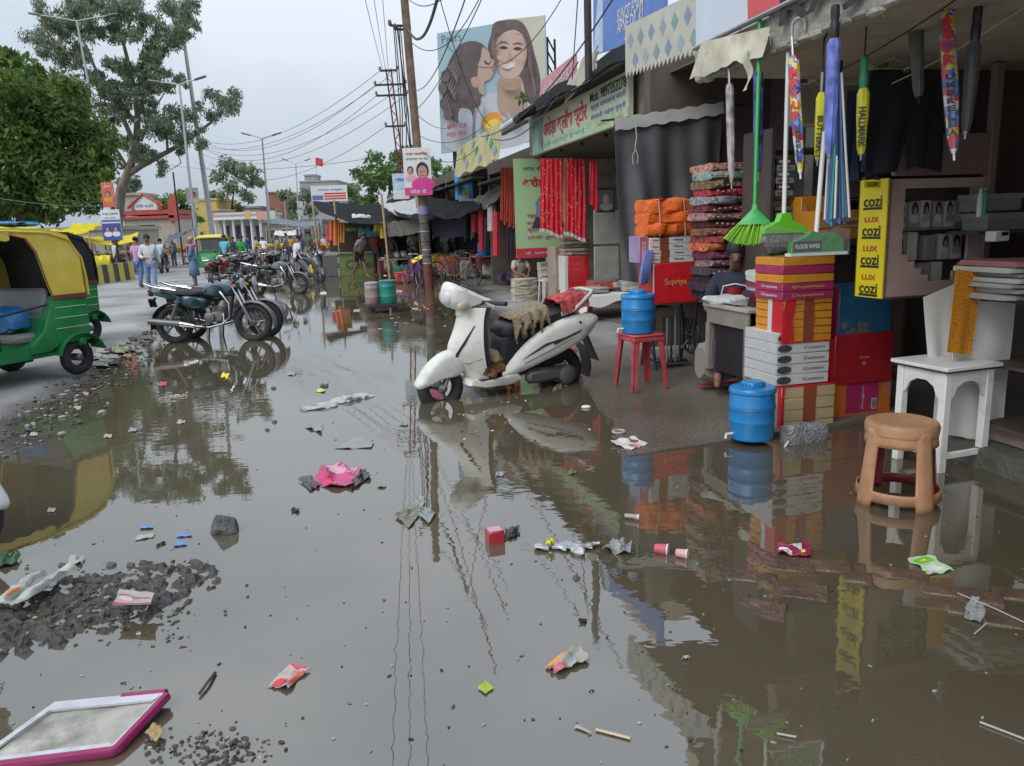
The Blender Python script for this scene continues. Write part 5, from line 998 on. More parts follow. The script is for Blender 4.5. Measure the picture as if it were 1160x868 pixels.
sboxP(MB(),P,w,.9,h,m_ctr,.01).build('front',o); sboxP(MB(),P-SA*.05-SB*.05+ZV*h,w+.1,1,.05,mat('scuffed_grey',(.36,.34,.3),.7)).build('table_top',o); txt('Coffee',face(P+SA*w*.55+ZV*h*.5,SA,ZV),w*.78,h*.42,mat('dark_green_paint',(.05,.09,.03),.6),o,bold=.02)
P1=P-SA*.75+SB*.2; o=thing('side_cabinet','grey metal cabinet left of the green coffee counter','cabinet',P1); sboxP(MB(),P1,.68,.6,h*.95,mat('grey_metal',(.14,.14,.14),.5,dirt=.3),.01).build('body',o); sboxP(MB(),P1+ZV*h*.95,.7,.62,.12,mat('cream_lid',(.4,.4,.3),.6)).build('top',o)
goods=[(376,250,272,(.65,.16,.06),'orange',30.2),(381,249,278,(.7,.2,.05),'bright orange',30),(387,252,275,(.6,.3,.08),'amber',30),(427,253,262,(.6,.5,.03),'short yellow',28),(434,252,270,(.65,.52,.02),'long yellow',27.8),(372,255,274,(.5,.1,.1),'red',31)]
for x,t_,b__,c,nm,Y in goods:
 p0,p1,q0,q1=A(x-3.5,t_,Y),A(x+3.5,t_,Y),A(x-3.5,b__,Y),A(x+3.5,b__,Y); b=MB(); b.grid(10,8,lambda u,v:p0.lerp(p1,u).lerp(q0.lerp(q1,u),v)+SB*.05*math.sin(u*11),mat('hung_'+nm.replace(' ','_'),c,.7),.03); tag(b.build('hanging_garment'),f'{nm} garment hanging under the black stall tarpaulin','garment','garments hung under the black tarpaulin')
for k,(x,y,Y,r,c,nm)in enumerate(((410,252,30,.35,(.5,.5,.5),'white sack bundle high'),(419,268,29.5,.4,(.15,.4,.42),'teal plastic bag hanging'),(398,262,30,.2,(.35,.3,.1),'mustard packet string hanging'))):
 b=MB(); p=A(x,y,Y); soft(b,p-SA*r,SA*r*2,SB*r,ZV*r*.8,mat('bag_'+nm.split()[0],c,.5),.2,8,14,.8); tag(b.build('stall_bag'),f'{nm} under the stall roof','bag')
P=G(430,316,0); P.y+=.3; o=thing('utensil_bench','dark bench with steel utensils right of the green counter','bench',P); w=LX(P,SA,466); sboxP(MB(),P+ZV*.62,w,.6,.05,mat('grey_board',(.25,.22,.18),.7)).build('bench_top',o)
for x in(.03,w-.1):sboxP(MB(),P+SA*x,.07,.5,.62,m_iron).build('leg',o)
for k,(t_,r,h_,nm)in enumerate(((.3,.13,.17,'small steel pot at the left end'),(.62,.17,.22,'round steel pot in the middle'),(.85,.2,.24,'large steel pot at the right end'))):
 b=MB(); b.lathe([(r*.6,0),(r,h_*.3),(r,h_*.8),(r*.7,h_),(r*.8,h_*1.08)],m_steel,P+SA*w*t_+SB*.2+ZV*.672,None,18); tag(b.build('steel_pot'),nm+' of the dark utensil bench','pot','steel pots on the utensil bench')
P=G(448,321,0); o=thing('basket','shallow red plastic basket by the foot of the rusty pole','basket',P); w=LX(P,SA,467); b=MB(); b.box(P+SA*w/2+ZV*.17,(w,.4,.3),mat('red_basket',(.4,.05,.05),.5,dirt=.3),MS,.04); b.build('body',o); b=MB(); b.torus(P+SA*w/2+ZV*.33,w*.5,.025,m_red,None,20,6); b.build('rim',o)
sheet('yellow_board','yellow board leaning at the foot of the rusty pole',(A(466,295,25),A(481,288,25),A(481,291,24.6),A(468,299,24.6)),m_yellow,0,'board',0,4,.03)
sheet('hung_sheet','added dark brown backdrop sheet behind the green coffee counter',(A(374,252,33.5),A(442,252,31.5),A(442,292,31.5),A(374,292,33.5)),mat('dark_brown_sheet',(.03,.022,.018),.9,var=.4),.03,'sheet')  # added backdrops that darken the bright gap behind the stalls
sheet('hung_sheet','added black backdrop sheet closing the back of the utensil stall',(A(438,254,29.5),A(484,250,28),A(484,300,28),A(438,302,29.5)),m_bltarp,.03,'sheet')
sheet('hung_sheet','added dark backdrop sheet behind the bicycles and stall table',(A(488,262,28.5),A(560,250,25.5),A(560,306,25.5),A(488,308,28.5)),mat('dark_backdrop_sheet',(.028,.024,.022),.9,var=.5),.03,'sheet')
sheet('stall_tarp','wide black tarpaulin joining the two stall roofs above the dim stalls',(A(440,230,31),A(520,222,28),A(528,234,23.5),A(452,246,26)),m_bltarp,.25)
cc=[((.32,.05,.04),'red'),((.30,.26,.18),'tan'),((.05,.12,.25),'blue'),((.4,.38,.34),'off white'),((.10,.07,.05),'brown'),((.35,.28,.03),'mustard'),((.05,.18,.10),'green'),((.25,.25,.26),'grey'),((.42,.15,.05),'orange'),((.07,.04,.08),'violet')]
spots=[(438,306,29),(446,300,28.6),(456,309,27.5),(474,306,27),(492,304,27),(500,296,26.8),(508,305,26),(516,299,26.4),(526,303,25.6),(534,309,25),(552,300,24.6),(560,306,23.6),(571,310,22.6),(580,316,21)]
wh=['left of the utensil bench','on top of the utensil clutter','in front of the utensil bench','at the left foot of the rusty pole','at the right foot of the rusty pole','highest behind the bicycles','behind the purple bicycle','between the two bicycles','behind the red bicycle','left of the grey stall table','behind the grey stall table','right of the grey stall table','under the plum skirts','left of the cream cloth pile']
for k,(x,y,Y_s)in enumerate(spots):
 c,nm=cc[(k*3)%10]; p=A(x,y,Y_s); p.z=max(p.z-.2,.03); b=MB(); soft(b,p-SA*.3,SA*rnd.uniform(.45,.75),SB*.45,ZV*rnd.uniform(.35,.6),mat('stall_'+nm.replace(' ','_'),c,.8,var=.4),.18,8,14,.6); tag(b.build('stall_bundle'),f'{nm} bundle of goods {wh[k]}','bundle','bundles of goods in the dim stalls')
for k in range(10):
 x=490+7.2*k; Y_h=27-.38*k; c,nm=cc[(k*7+1)%10]; t_=rnd.uniform(240,248); p0,p1,q0,q1=A(x,t_,Y_h),A(x+5,t_,Y_h),A(x,t_+rnd.uniform(16,34),Y_h),A(x+5,t_+24,Y_h); b=MB(); b.grid(8,8,lambda u,v:p0.lerp(p1,u).lerp(q0.lerp(q1,u),v)+SB*.04*math.sin(u*9),mat('stall_'+nm.replace(' ','_'),c,.8,var=.4),.03); tag(b.build('hanging_packet'),f'{nm} string of goods hanging under the joined stall roof','packet','strings of goods under the stall roof')
# ================================================================== VEHICLES (local: x forward, y left, z up)
def puff(b,pts,hw,m,bev=.03,sc=.84,yc=0.0,squash=None):
 cx=sum(p[0]for p in pts)/len(pts); cz=sum(p[1]for p in pts)/len(pts)
 rings=[]
 for y,s_ in((-hw,sc*.9),(-hw+bev*.35,(1+sc)/2),(-hw+bev,1),(hw-bev,1),(hw-bev*.35,(1+sc)/2),(hw,sc*.9)):
  rings.append([Vector((cx+(p[0]-cx)*s_,yc+y,cz+(p[1]-cz)*s_))for p in pts])
 return b.loft(rings,m)
def smoothpts(pts,n=5):
 """closed Catmull-Rom through the points"""
 out=[]; k=len(pts)
 for i in range(k):
  p0,p1,p2,p3=[Vector((*pts[(i+j)%k],0))for j in(-1,0,1,2)]
  for t in range(n):
   t/=n; q=.5*((2*p1)+(p2-p0)*t+(2*p0-5*p1+4*p2-p3)*t*t+(3*p1-p0-3*p2+p3)*t**3); out.append((q.x,q.y))
 return out
MY=rotx(R(90))
m_tyre=mat('tyre_rubber',(.022,.022,.022),.75,var=.2,dirt=.4,dcol=(.09,.08,.065),bump=.4)
m_rim=mat('dull_alloy',(.17,.17,.17),.45,metal=.7,dirt=.3); m_chr=mat('chrome',(.6,.6,.6),.15,metal=1,var=.05); m_eng=mat('engine_grey',(.18,.18,.18),.45,metal=.6,dirt=.4)
m_seat=mat('black_vinyl',(.02,.02,.022),.5,var=.2,bump=.3); m_redl=mat('red_lens',(.5,.02,.01),.2); m_ambl=mat('amber_lens',(.6,.2,.01),.2); m_lamp=mat('lamp_glass',(.6,.62,.62),.1)
def wheel(o,c,r,w,spokes=5,name='wheel',thick=.055):
 c=Vector(c); b=MB(); b.torus(c,r-thick,thick,m_tyre,MY,36,10,flat=w/thick/2); wh=b.build(name,o)
 b=MB(); b.torus(c,r-thick*1.75,.016,m_rim,MY,32,6); b.lathe([(.02,-w*.7),(.045,-w*.5),(.045,w*.5),(.02,w*.7)],m_eng,c,MY,12)
 for k in range(spokes):
  a=2*math.pi*k/spokes; b.tube([c+Vector((.04*math.cos(a),0,.04*math.sin(a))),c+Vector(((r-thick*1.75)*math.cos(a+.15),0,(r-thick*1.75)*math.sin(a+.15)))],.014 if spokes<8 else.004,m_rim,6)
 b.build('rim',wh); return wh
def make_motorcycle(label,mtank,mside,group,detail=True):
 o=thing('motorcycle',label,'motorcycle',(0,0,0),0,group); RW,FW=Vector((-.62,0,.30)),Vector((.64,0,.30))
 wheel(o,RW,.30,.10,5); wheel(o,FW,.30,.09,5)
 b=MB()
 for y in(-.075,.075):b.tube([FW+Vector((0,y,0)),(.36,y,.86)],[.022,.018],m_chr,8); b.tube([FW+Vector((0,y,0)),FW+Vector((-.13,y,.26))],.03,m_eng,8)
 b.tube([(.36,-.09,.86),(.36,.09,.86)],.03,m_eng,8); b.build('fork',o)
 b=MB(); n=14; b.grid(n,6,lambda u,v:FW+Vector((.335*math.cos(R(-10+165*u)),(v-.5)*.15,.335*math.sin(R(-10+165*u))-.05*abs(v-.5))),m_gryf,.006); b.build('front_mudguard',o)
 b=MB(); b.grid(n,6,lambda u,v:RW+Vector((.345*math.cos(R(40+150*u)),(v-.5)*.17,.345*math.sin(R(40+150*u))-.05*abs(v-.5))),m_seat,.006); b.build('rear_mudguard',o)
 b=MB(); puff(b,smoothpts([(-.12,.74),(-.08,.86),(.12,.93),(.32,.88),(.38,.76),(.25,.70),(.05,.69)]),.14,mtank,.09,.7); tk=b.build('fuel_tank',o)
 b=MB(); b.lathe([(.03,0),(.03,.015),(.0,.016)],m_chr,(.14,0,.925),None,14); b.build('filler_cap',tk)
 b=MB(); puff(b,smoothpts([(-.80,.80),(-.74,.86),(-.40,.84),(-.15,.82),(-.08,.78),(-.14,.73),(-.45,.74),(-.75,.77)]),.13,m_seat,.06,.75); b.build('seat',o)
 b=MB(); puff(b,smoothpts([(-.46,.62),(-.42,.74),(-.18,.72),(-.02,.66),(-.10,.54),(-.32,.54)]),.15,mside,.05,.75); b.build('side_panel',o)
 b=MB(); puff(b,smoothpts([(-.98,.80),(-.90,.86),(-.5,.77),(-.45,.66),(-.7,.70)]),.11,mside,.05,.7); b.build('tail_panel',o)
 b=MB(); b.ell((-.97,0,.78),(.04,.07,.04),m_redl); b.build('tail_lamp',o)
 b=MB(); b.tube([(-.5,-.13,.82),(-.85,-.14,.88),(-1.02,-.10,.93),(-1.02,.10,.93),(-.85,.14,.88),(-.5,.13,.82)],.014,m_chr,8); b.build('grab_rail',o)
 b=MB(); b.box((.06,0,.40),(.30,.22,.17),m_eng,None,.03); b.lathe([(.075,0),(.085,.02),(.085,.04),(.07,.05),(.085,.06),(.085,.08),(.07,.09),(.085,.1),(.08,.14),(.06,.2)],m_eng,(.14,0,.46),roty(R(18)),16)
 for y in(-.125,.125):b.lathe([(.085,0),(.08,.02),(.05,.03),(.0,.031)],m_rim,(.0,y,.39),rotx(R(90 if y<0 else-90)),16)
 b.build('engine',o)
 b=MB(); b.tube([(.36,0,.82),(.0,0,.70),(-.4,0,.70),(-.7,0,.74)],.025,m_iron,8); b.tube([(.36,0,.80),(.28,0,.42),(.1,0,.28),(-.25,0,.28)],.022,m_iron,8); b.tube([(-.4,.1,.70),(-.25,.1,.28),(-.62,.1,.30)],.018,m_iron,8); b.tube([(-.4,-.1,.70),(-.25,-.1,.28),(-.62,-.1,.30)],.018,m_iron,8); b.build('frame',o)
 for y in(-.14,.14):
  b=MB(); b.tube([RW+Vector((0,y,.02)),(-.46,y,.70)],[.03,.024],m_eng,8); b.build('shock_absorber',o)
 b=MB(); b.tube([(.22,-.12,.45),(.24,-.16,.30),(.02,-.17,.24),(-.25,-.17,.27)],.02,m_chr,8); b.tube([(-.22,-.17,.27),(-.45,-.18,.31),(-.92,-.19,.36)],[.03,.05,.045],m_chr,12); b.tube([(-.44,-.18,.31),(-.93,-.19,.362)],[.052,.050],m_eng,12); b.build('exhaust',o)
 b=MB(); b.tube([(.38,-.05,.90),(.36,-.16,1.02),(.26,-.35,1.04)],.012,m_chr,8); b.tube([(.38,.05,.90),(.36,.16,1.02),(.26,.35,1.04)],.012,m_chr,8); b.tube([(.38,-.05,.90),(.38,.05,.90)],.014,m_chr,8); hb=b.build('handlebar',o)
 for y in(-1,1):
  b=MB(); b.tube([(.28,.29*y,1.04),(.25,.41*y,1.035)],.018,m_black,8); b.tube([(.33,.24*y,1.02),(.33,.39*y,1.0)],.007,m_chr,6); b.build('grip',hb)
  b=MB(); b.tube([(.33,.24*y,1.04),(.33,.30*y,1.20)],.006,m_black,6); b.ell((.33,.32*y,1.22),(.012,.055,.04),m_black); b.build('mirror',o)
  b=MB(); b.ell((.44,.16*y,.86),(.03,.025,.025),m_ambl); b.build('indicator',o)
 b=MB(); b.lathe([(.02,-.07),(.08,-.03),(.09,.03),(.085,.04)],mtank,(.45,0,.90),roty(R(90)),18); hl=b.build('headlamp',o)
 b=MB(); b.ell((.49,0,.90),(.02,.083,.083),m_lamp); b.build('lens',hl); b=MB(); puff(b,[(.36,.90),(.42,1.0),(.46,1.0),(.47,.93)],.08,m_black,.02); b.build('instrument_cowl',o)
 b=MB(); b.tube([(-.05,-.1,.27),(-.05,-.24,.27)],.013,m_iron,6); b.tube([(-.05,.1,.27),(-.05,.24,.27)],.013,m_iron,6); b.tube([(-.35,.1,.32),(-.35,.22,.34)],.012,m_iron,6); b.tube([(-.12,.12,.28),(-.20,.22,.0)],.012,m_iron,6); b.build('footrest',o)
 b=MB(); b.tube([(-.44,.2,.72),(-.75,.2,.66),(-.86,.2,.40),(-.62,.2,.26),(-.42,.2,.4)],.010,m_iron,6); b.build('saree_guard',o); b=MB(); b.tube([(.22,-.18,.78),(.36,-.22,.60),(.36,-.22,.40),(.24,-.18,.32)],.013,m_chr,6); b.build('crash_guard',o); b=MB(); b.tube([(.22,.18,.78),(.36,.22,.60),(.36,.22,.40),(.24,.18,.32)],.013,m_chr,6); b.build('crash_guard',o)
 b=MB(); b.box((-.955,0,.64),(.012,.2,.13),m_black,roty(R(-15))); b.tube([(-.9,0,.72),(-.95,0,.66)],.02,m_iron,6); b.build('number_plate',o)
 return o
m_gryf=mat('grey_mudguard',(.17,.17,.175),.4,dirt=.3)
m_tqb=mat('dark_teal_lacquer',(.010,.04,.055),.2,var=.4,scale=2.5,coat=.6); m_blk=mat('black_lacquer',(.014,.014,.016),.2,coat=.6,dirt=.2,dcol=(.06,.055,.05)); m_redk=mat('red_lacquer',(.25,.012,.012),.25,coat=.5); m_gryk=mat('grey_lacquer',(.10,.105,.11),.3,coat=.4)
GB='motorcycles parked in the flood'
mcA=make_motorcycle('dark teal motorcycle nearest the camera, standing in flood water',m_tqb,m_tqb,GB)
mcB=make_motorcycle('black motorcycle half hidden behind the dark teal one',m_blk,m_blk,GB)
mcC=make_motorcycle('red tailed motorcycle in the parked cluster behind',m_redk,m_redk,GB)
mcD=make_motorcycle('grey tanked motorcycle with bright engine parked right of the cluster',m_gryk,m_blk,GB)
def stand(o,rear,front,lab=None,z=-.03,roll=R(-5)):
 d=front-rear; rz=math.atan2(d.y,d.x); m=(rear+front)/2; ins(o,(m.x,m.y,z),rz,lab); o.rotation_euler=(roll,0,rz); return o
stand(mcA,G(203,388),G(284,386),z=-.02)
rA,fA=G(203,388),G(284,386)
stand(mcB,rA+Vector((-.05,.55,0)),fA+Vector((.10,.5,0)))
stand(mcD,G(291,334),G(338,333))
stand(mcC,G(243,326)+Vector((0,0,0)),G(268,322))
for k,(x0,y0,x1,y1,src,lab)in enumerate(((264,320,300,316,mcB,'black motorcycle directly behind the grey tanked one'),(252,315,282,311,mcD,'grey motorcycle deep in the parked cluster, near the man in green'),(300,312,330,308,mcB,'black motorcycle at the far side of the cluster, by the seated man in white'),(276,306,300,303,mcD,'farthest grey motorcycle of the parked cluster'))):
 c=copy_tree(src); stand(c,G(x0,y0),G(x1,y1),lab)
# ---------------------------------------------------------------- scooters
def make_scooter(label,mbody,mdecal,detail=True,group=None):
 o=thing('scooter',label,'scooter',(0,0,0),0,group); RW,FW=Vector((-.62,0,.225)),Vector((.64,0,.225))
 wheel(o,RW,.235,.11,3,thick=.062); wheel(o,FW,.22,.105,3,thick=.056)
 b=MB()
 prof=smoothpts([(.10,.30),(.02,.42),(-.18,.60),(-.45,.735),(-.72,.79),(-.90,.765),(-.93,.70),(-.80,.56),(-.55,.45),(-.30,.37),(-.05,.30)],6)
 puff(b,prof,.06,mbody,.055,.72,yc=.15); sp=b.build('side_panel',o)
 b=MB(); puff(b,prof,.06,mbody,.055,.72,yc=-.15); b.build('side_panel',o)
 if detail:
  b=MB(); b.prism([(-.06,.43),(-.32,.56),(-.55,.60),(-.33,.535)],Vector((1,0,0)),ZV,Vector((0,1,0)),.003,mdecal,(0,.2105,0)); b.prism([(-.40,.56),(-.72,.655),(-.70,.63),(-.42,.535)],Vector((1,0,0)),ZV,Vector((0,1,0)),.003,mdecal,(0,.2105,0)); b.build('decal',sp)
  b=MB(); b.tube([(-.10,.212,.40),(-.40,.214,.50),(-.72,.206,.615),(-.86,.19,.69)],.0028,m_black,5); b.build('panel_seam',sp); b=MB(); b.lathe([(.014,0),(.012,.006),(0,.007)],m_black,(-.70,.205,.72),rotx(R(-90)),12); b.build('plug',sp)
 b=MB(); puff(b,smoothpts([(.06,.32),(.08,.55),(.02,.66),(-.2,.70),(-.5,.74),(-.8,.77),(-.6,.6),(-.2,.45)]),.12,m_black,.03); b.build('underseat_body',o)
 b=MB(); puff(b,smoothpts([(.09,.66),(.05,.74),(-.15,.775),(-.35,.80),(-.60,.85),(-.74,.86),(-.76,.82),(-.5,.75),(-.2,.70),(.0,.64)],5),.155,m_seat,.06,.82); b.build('seat',o)
 b=MB(); b.tube([(-.52,.15,.80),(-.66,.17,.84),(-.84,.16,.97),(-.90,.10,.985),(-.90,-.10,.985),(-.84,-.16,.97),(-.66,-.17,.84),(-.52,-.15,.80)],.020,mat('silver_rail',(.48,.48,.47),.4,dirt=.3),10); b.build('grab_rail',o)
 b=MB(); puff(b,smoothpts([(-.86,.72),(-.96,.76),(-.985,.70),(-.93,.63),(-.86,.64)]),.10,m_redl,.04,.7); b.build('tail_lamp',o)
 b=MB(); b.grid(12,6,lambda u,v:RW+Vector((.30*math.cos(R(95+105*u)),(v-.5)*.17,.30*math.sin(R(95+105*u))+.02)),m_black,.006); b.grid(4,4,lambda u,v:Vector((-.88-.14*u,(v-.5)*.15,.56-.27*u)),m_black,.006); b.build('rear_mudguard',o)
 b=MB(); b.box((-.42,.10,.24),(.50,.10,.14),m_eng,None,.04); b.box((-.30,-.12,.28),(.3,.1,.16),m_eng,None,.04); b.lathe([(.07,-.02),(.09,0),(.09,.05),(.05,.07)],m_eng,(-.60,.12,.225),rotx(R(-90)),16); b.tube([(-.2,-.16,.22),(-.75,-.18,.3)],[.03,.055],m_eng,12); b.build('engine',o)
 b=MB(); puff(b,[(-.10,.25),(-.06,.31),(.30,.27),(.42,.30),(.44,.25),(.30,.215),(.0,.215)],.19,mbody,.03,.9); fb_=b.build('floorboard',o)
 b=MB(); b.box((.13,0,.286),(.36,.32,.012),m_black,roty(R(4))); b.build('rubber_mat',fb_)
 def apron_(u,v):
  y=(u-.5)*2; w=.085+.10*math.sin(min(v*1.15,1)*math.pi*.62+.28); zz=.25+.68*v; xf=.375+.10*math.sin(math.pi*v*.8); x=xf-.16*abs(y)**2+.10*math.exp(-((v-.42)/.22)**2)*(1-abs(y)**1.5)
  return Vector((x,y*w*1.12,zz))
 b=MB(); b.grid(20,20,apron_,mbody,.02); b.build('front_apron',o)
 b=MB(); b.grid(16,16,lambda u,v:apron_(u,v)*1+Vector((-.052-.05*(1-abs(u*2-1)),(u-.5)*-.02,0)),m_black,.012); b.build('inner_apron',o)
 if detail:
  for s_ in(-1,1):b=MB(); b.tube([apron_(.5+s_*.15,.35)+Vector((.006,0,0)),apron_(.5+s_*.30,.55)+Vector((.008,0,0)),apron_(.5+s_*.40,.78)+Vector((.006,0,0))],[.018,.012,.004],m_black,6); b.build('trim_line',o); b=MB(); b.tube([apron_(.5+s_*.06,.30)+Vector((.004,0,0)),apron_(.5+s_*.30,.27)+Vector((.004,0,0)),apron_(.5+s_*.47,.34)+Vector((.002,0,0))],.003,m_black,5); b.build('panel_seam',o)
 b=MB(); puff(b,smoothpts([(.38,.46),(.47,.54),(.61,.535),(.76,.44),(.865,.30),(.87,.255),(.82,.245),(.66,.30),(.46,.33)],6),.088,mbody,.05,.72); b.build('front_mudguard',o)
 b=MB()
 def fg(u,v):
  a=R(-12+160*u); y=(v-.5)*2; r_=.262-.035*abs(y)**2.2; return FW+Vector((r_*math.cos(a)*1.02,y*.092,r_*math.sin(a)+.03-.05*abs(y)**3+.05*math.exp(-((u-.62)/.3)**2)))
 b=MB()
 for y in(-.075,.075):b.tube([FW+Vector((0,y,0)),(.58,y*.8,.34),(.52,y*.5,.44)],.016,m_eng,8)
 b.build('fork',o)
 b=MB()
 puff(b,smoothpts([(.13,.96),(.22,1.005),(.40,1.09),(.55,1.15),(.605,1.08),(.585,.97),(.46,.90),(.30,.915)],6),.135,mbody,.11,.62); hc=b.build('handlebar_cowl',o); b=MB(); b.tube([(.40,0,.84),(.38,0,.96)],[.075,.09],mbody,14); b.build('steering_neck',o)
 b=MB(); b.ell((.55,0,1.03),(.07,.10,.085),m_lamp,roty(R(-20)),20,10); b.build('headlamp',hc)
 for s_ in(-1,1):
  b=MB(); b.ell((.47,s_*.135,.95),(.06,.03,.045),m_lamp if s_<0 else mat('clear_amber_lens',(.5,.4,.3),.15)); b.build('indicator',hc)
  b=MB(); b.tube([(.30,.08*s_,.96),(.26,.20*s_,.98),(.20,.36*s_,.985)],.015,m_black,8); b.tube([(.24,.26*s_,.98),(.19,.385*s_,.985)],.021,m_black,8); b.tube([(.30,.22*s_,.98),(.29,.38*s_,.97)],.007,m_chr,6); b.build('grip',o)
 b=MB(); b.prism([(.335,.90),(.36,.90),(.45,1.085),(.425,1.085)],Vector((1,0,0)),ZV,Vector((0,1,0)),.003,m_black,(0,.112,0)); b.build('cowl_seam',o)
 b=MB(); b.tube([(.0,.12,.22),(-.06,.2,.0)],.012,m_iron,6); b.tube([(-.12,-.1,.2),(-.2,-.1,.0)],.012,m_iron,6); b.build('side_stand',o)
 return o
m_wsc=mat('cream_white_lacquer',(.70,.70,.65),.42,var=.07,dirt=.7,dcol=(.40,.36,.28),dscale=6,coat=.1)
sc1=make_scooter('white scooter with sacks on seat and floor, standing in the flood mid-picture',m_wsc,mat('dark_decal',(.06,.05,.05),.4))
r1,f1=G(634,433),G(501,453); stand(sc1,r1,f1,z=-.115,roll=R(-4)); sc1.scale=(1.06,)*3
bpy.context.view_layer.update()
def onS(x,y,z):return WM(sc1)@Vector((x,y,z))
X_=(WM(sc1).to_3x3()@Vector((1,0,0))); Y_=(WM(sc1).to_3x3()@Vector((0,1,0)))
m_jute=mat('jute_sacking',(.28,.22,.14),.95,var=.35,scale=40,bump=1,bscale=90); m_brncl=mat('brown_cloth',(.14,.055,.025),.9,var=.5,scale=12,bump=.8,bscale=40); m_tancl=mat('tan_cloth',(.36,.26,.15),.9,var=.3,scale=14,bump=.6)
b=MB()
for k in range(7):q=onS(.0+.03*k,rnd.uniform(-.02,.10),.30+.02*(k%3)); soft(b,q,X_*rnd.uniform(.09,.14),Y_*rnd.uniform(.1,.18),ZV*.07,m_brncl,.4,8,14,.8)
tag(b.build('cloth_heap'),'crumpled brown cloth on the white scooter floorboard','cloth')
b=MB(); q=onS(.02,-.08,.37); soft(b,q,X_*.32,Y_*.2,ZV*.15,m_tancl,.35,12,16,.9); b.tube([onS(.02,.02,.46),onS(-.05,.03,.50),onS(-.08,.02,.44)],[.05,.03,.045],m_tancl,8); tag(b.build('cloth_bag'),'knotted tan cloth bag on the white scooter floorboard','bag')
def saddle(u,v):
 x=-.02-.36*u; y=(v-.5)*2; return onS(x,y*(.175+.01*math.sin(u*20)),.785+.10*u-.12*max(abs(y)-.72,0)/.28*(1+.4*math.sin(u*25+y))+.016*fbm((u*8,v*8,1)))
b=MB(); b.grid(26,26,saddle,m_jute,.012)
for k in range(26):p=saddle(k/25,1.0); b.tube([p,p-ZV*rnd.uniform(.015,.05)],.005,m_jute,4)
tag(b.build('sackcloth'),'frayed jute sacking spread over the scooter seat','sackcloth')
b=MB(); b.grid(20,14,lambda u,v:onS(-.52-.30*u,(v-.5)*.34,.905+.06*u+.03*fbm((u*6,v*6,5))-.10*max(abs(v-.5)-.36,0)/.14),mat('red_patterned_cloth',(.35,.05,.05),.9,var=.8,scale=14,bump=.5),.02); tag(b.build('cloth'),'folded red patterned cloth at the back of the scooter seat','cloth')
m_dsc=mat('dark_grey_lacquer',(.045,.05,.06),.25,coat=.5,dirt=.2)
sc2=make_scooter('dark grey scooter with a yellow sack on its floor, parked beside the green counter',m_dsc,m_black,False); stand(sc2,G(340,318),G(371,320),z=-.02)
b=MB(); c2=WM(sc2); soft(b,c2@Vector((.02,-.16,.28)),c2.to_3x3()@Vector((.3,0,0)),c2.to_3x3()@Vector((0,.34,0)),ZV*.3,mat('yellow_sack',(.5,.36,.03),.7),.15,8,14,.6); tag(b.build('sack'),'yellow sack on the floor of the dark grey scooter','sack')
sc3=make_scooter('white and grey scooter nose poking in at the left picture edge',mat('plain_white_lacquer',(.68,.69,.70),.22,var=.03,coat=.5),m_gryk); p=G(7,640); sc3.location=(0,0,0); d3=Vector((.93,-.12,0)).normalized(); stand(sc3,p-d3*1.54,p-d3*.28,z=.02); sc3.scale=(1.06,)*3
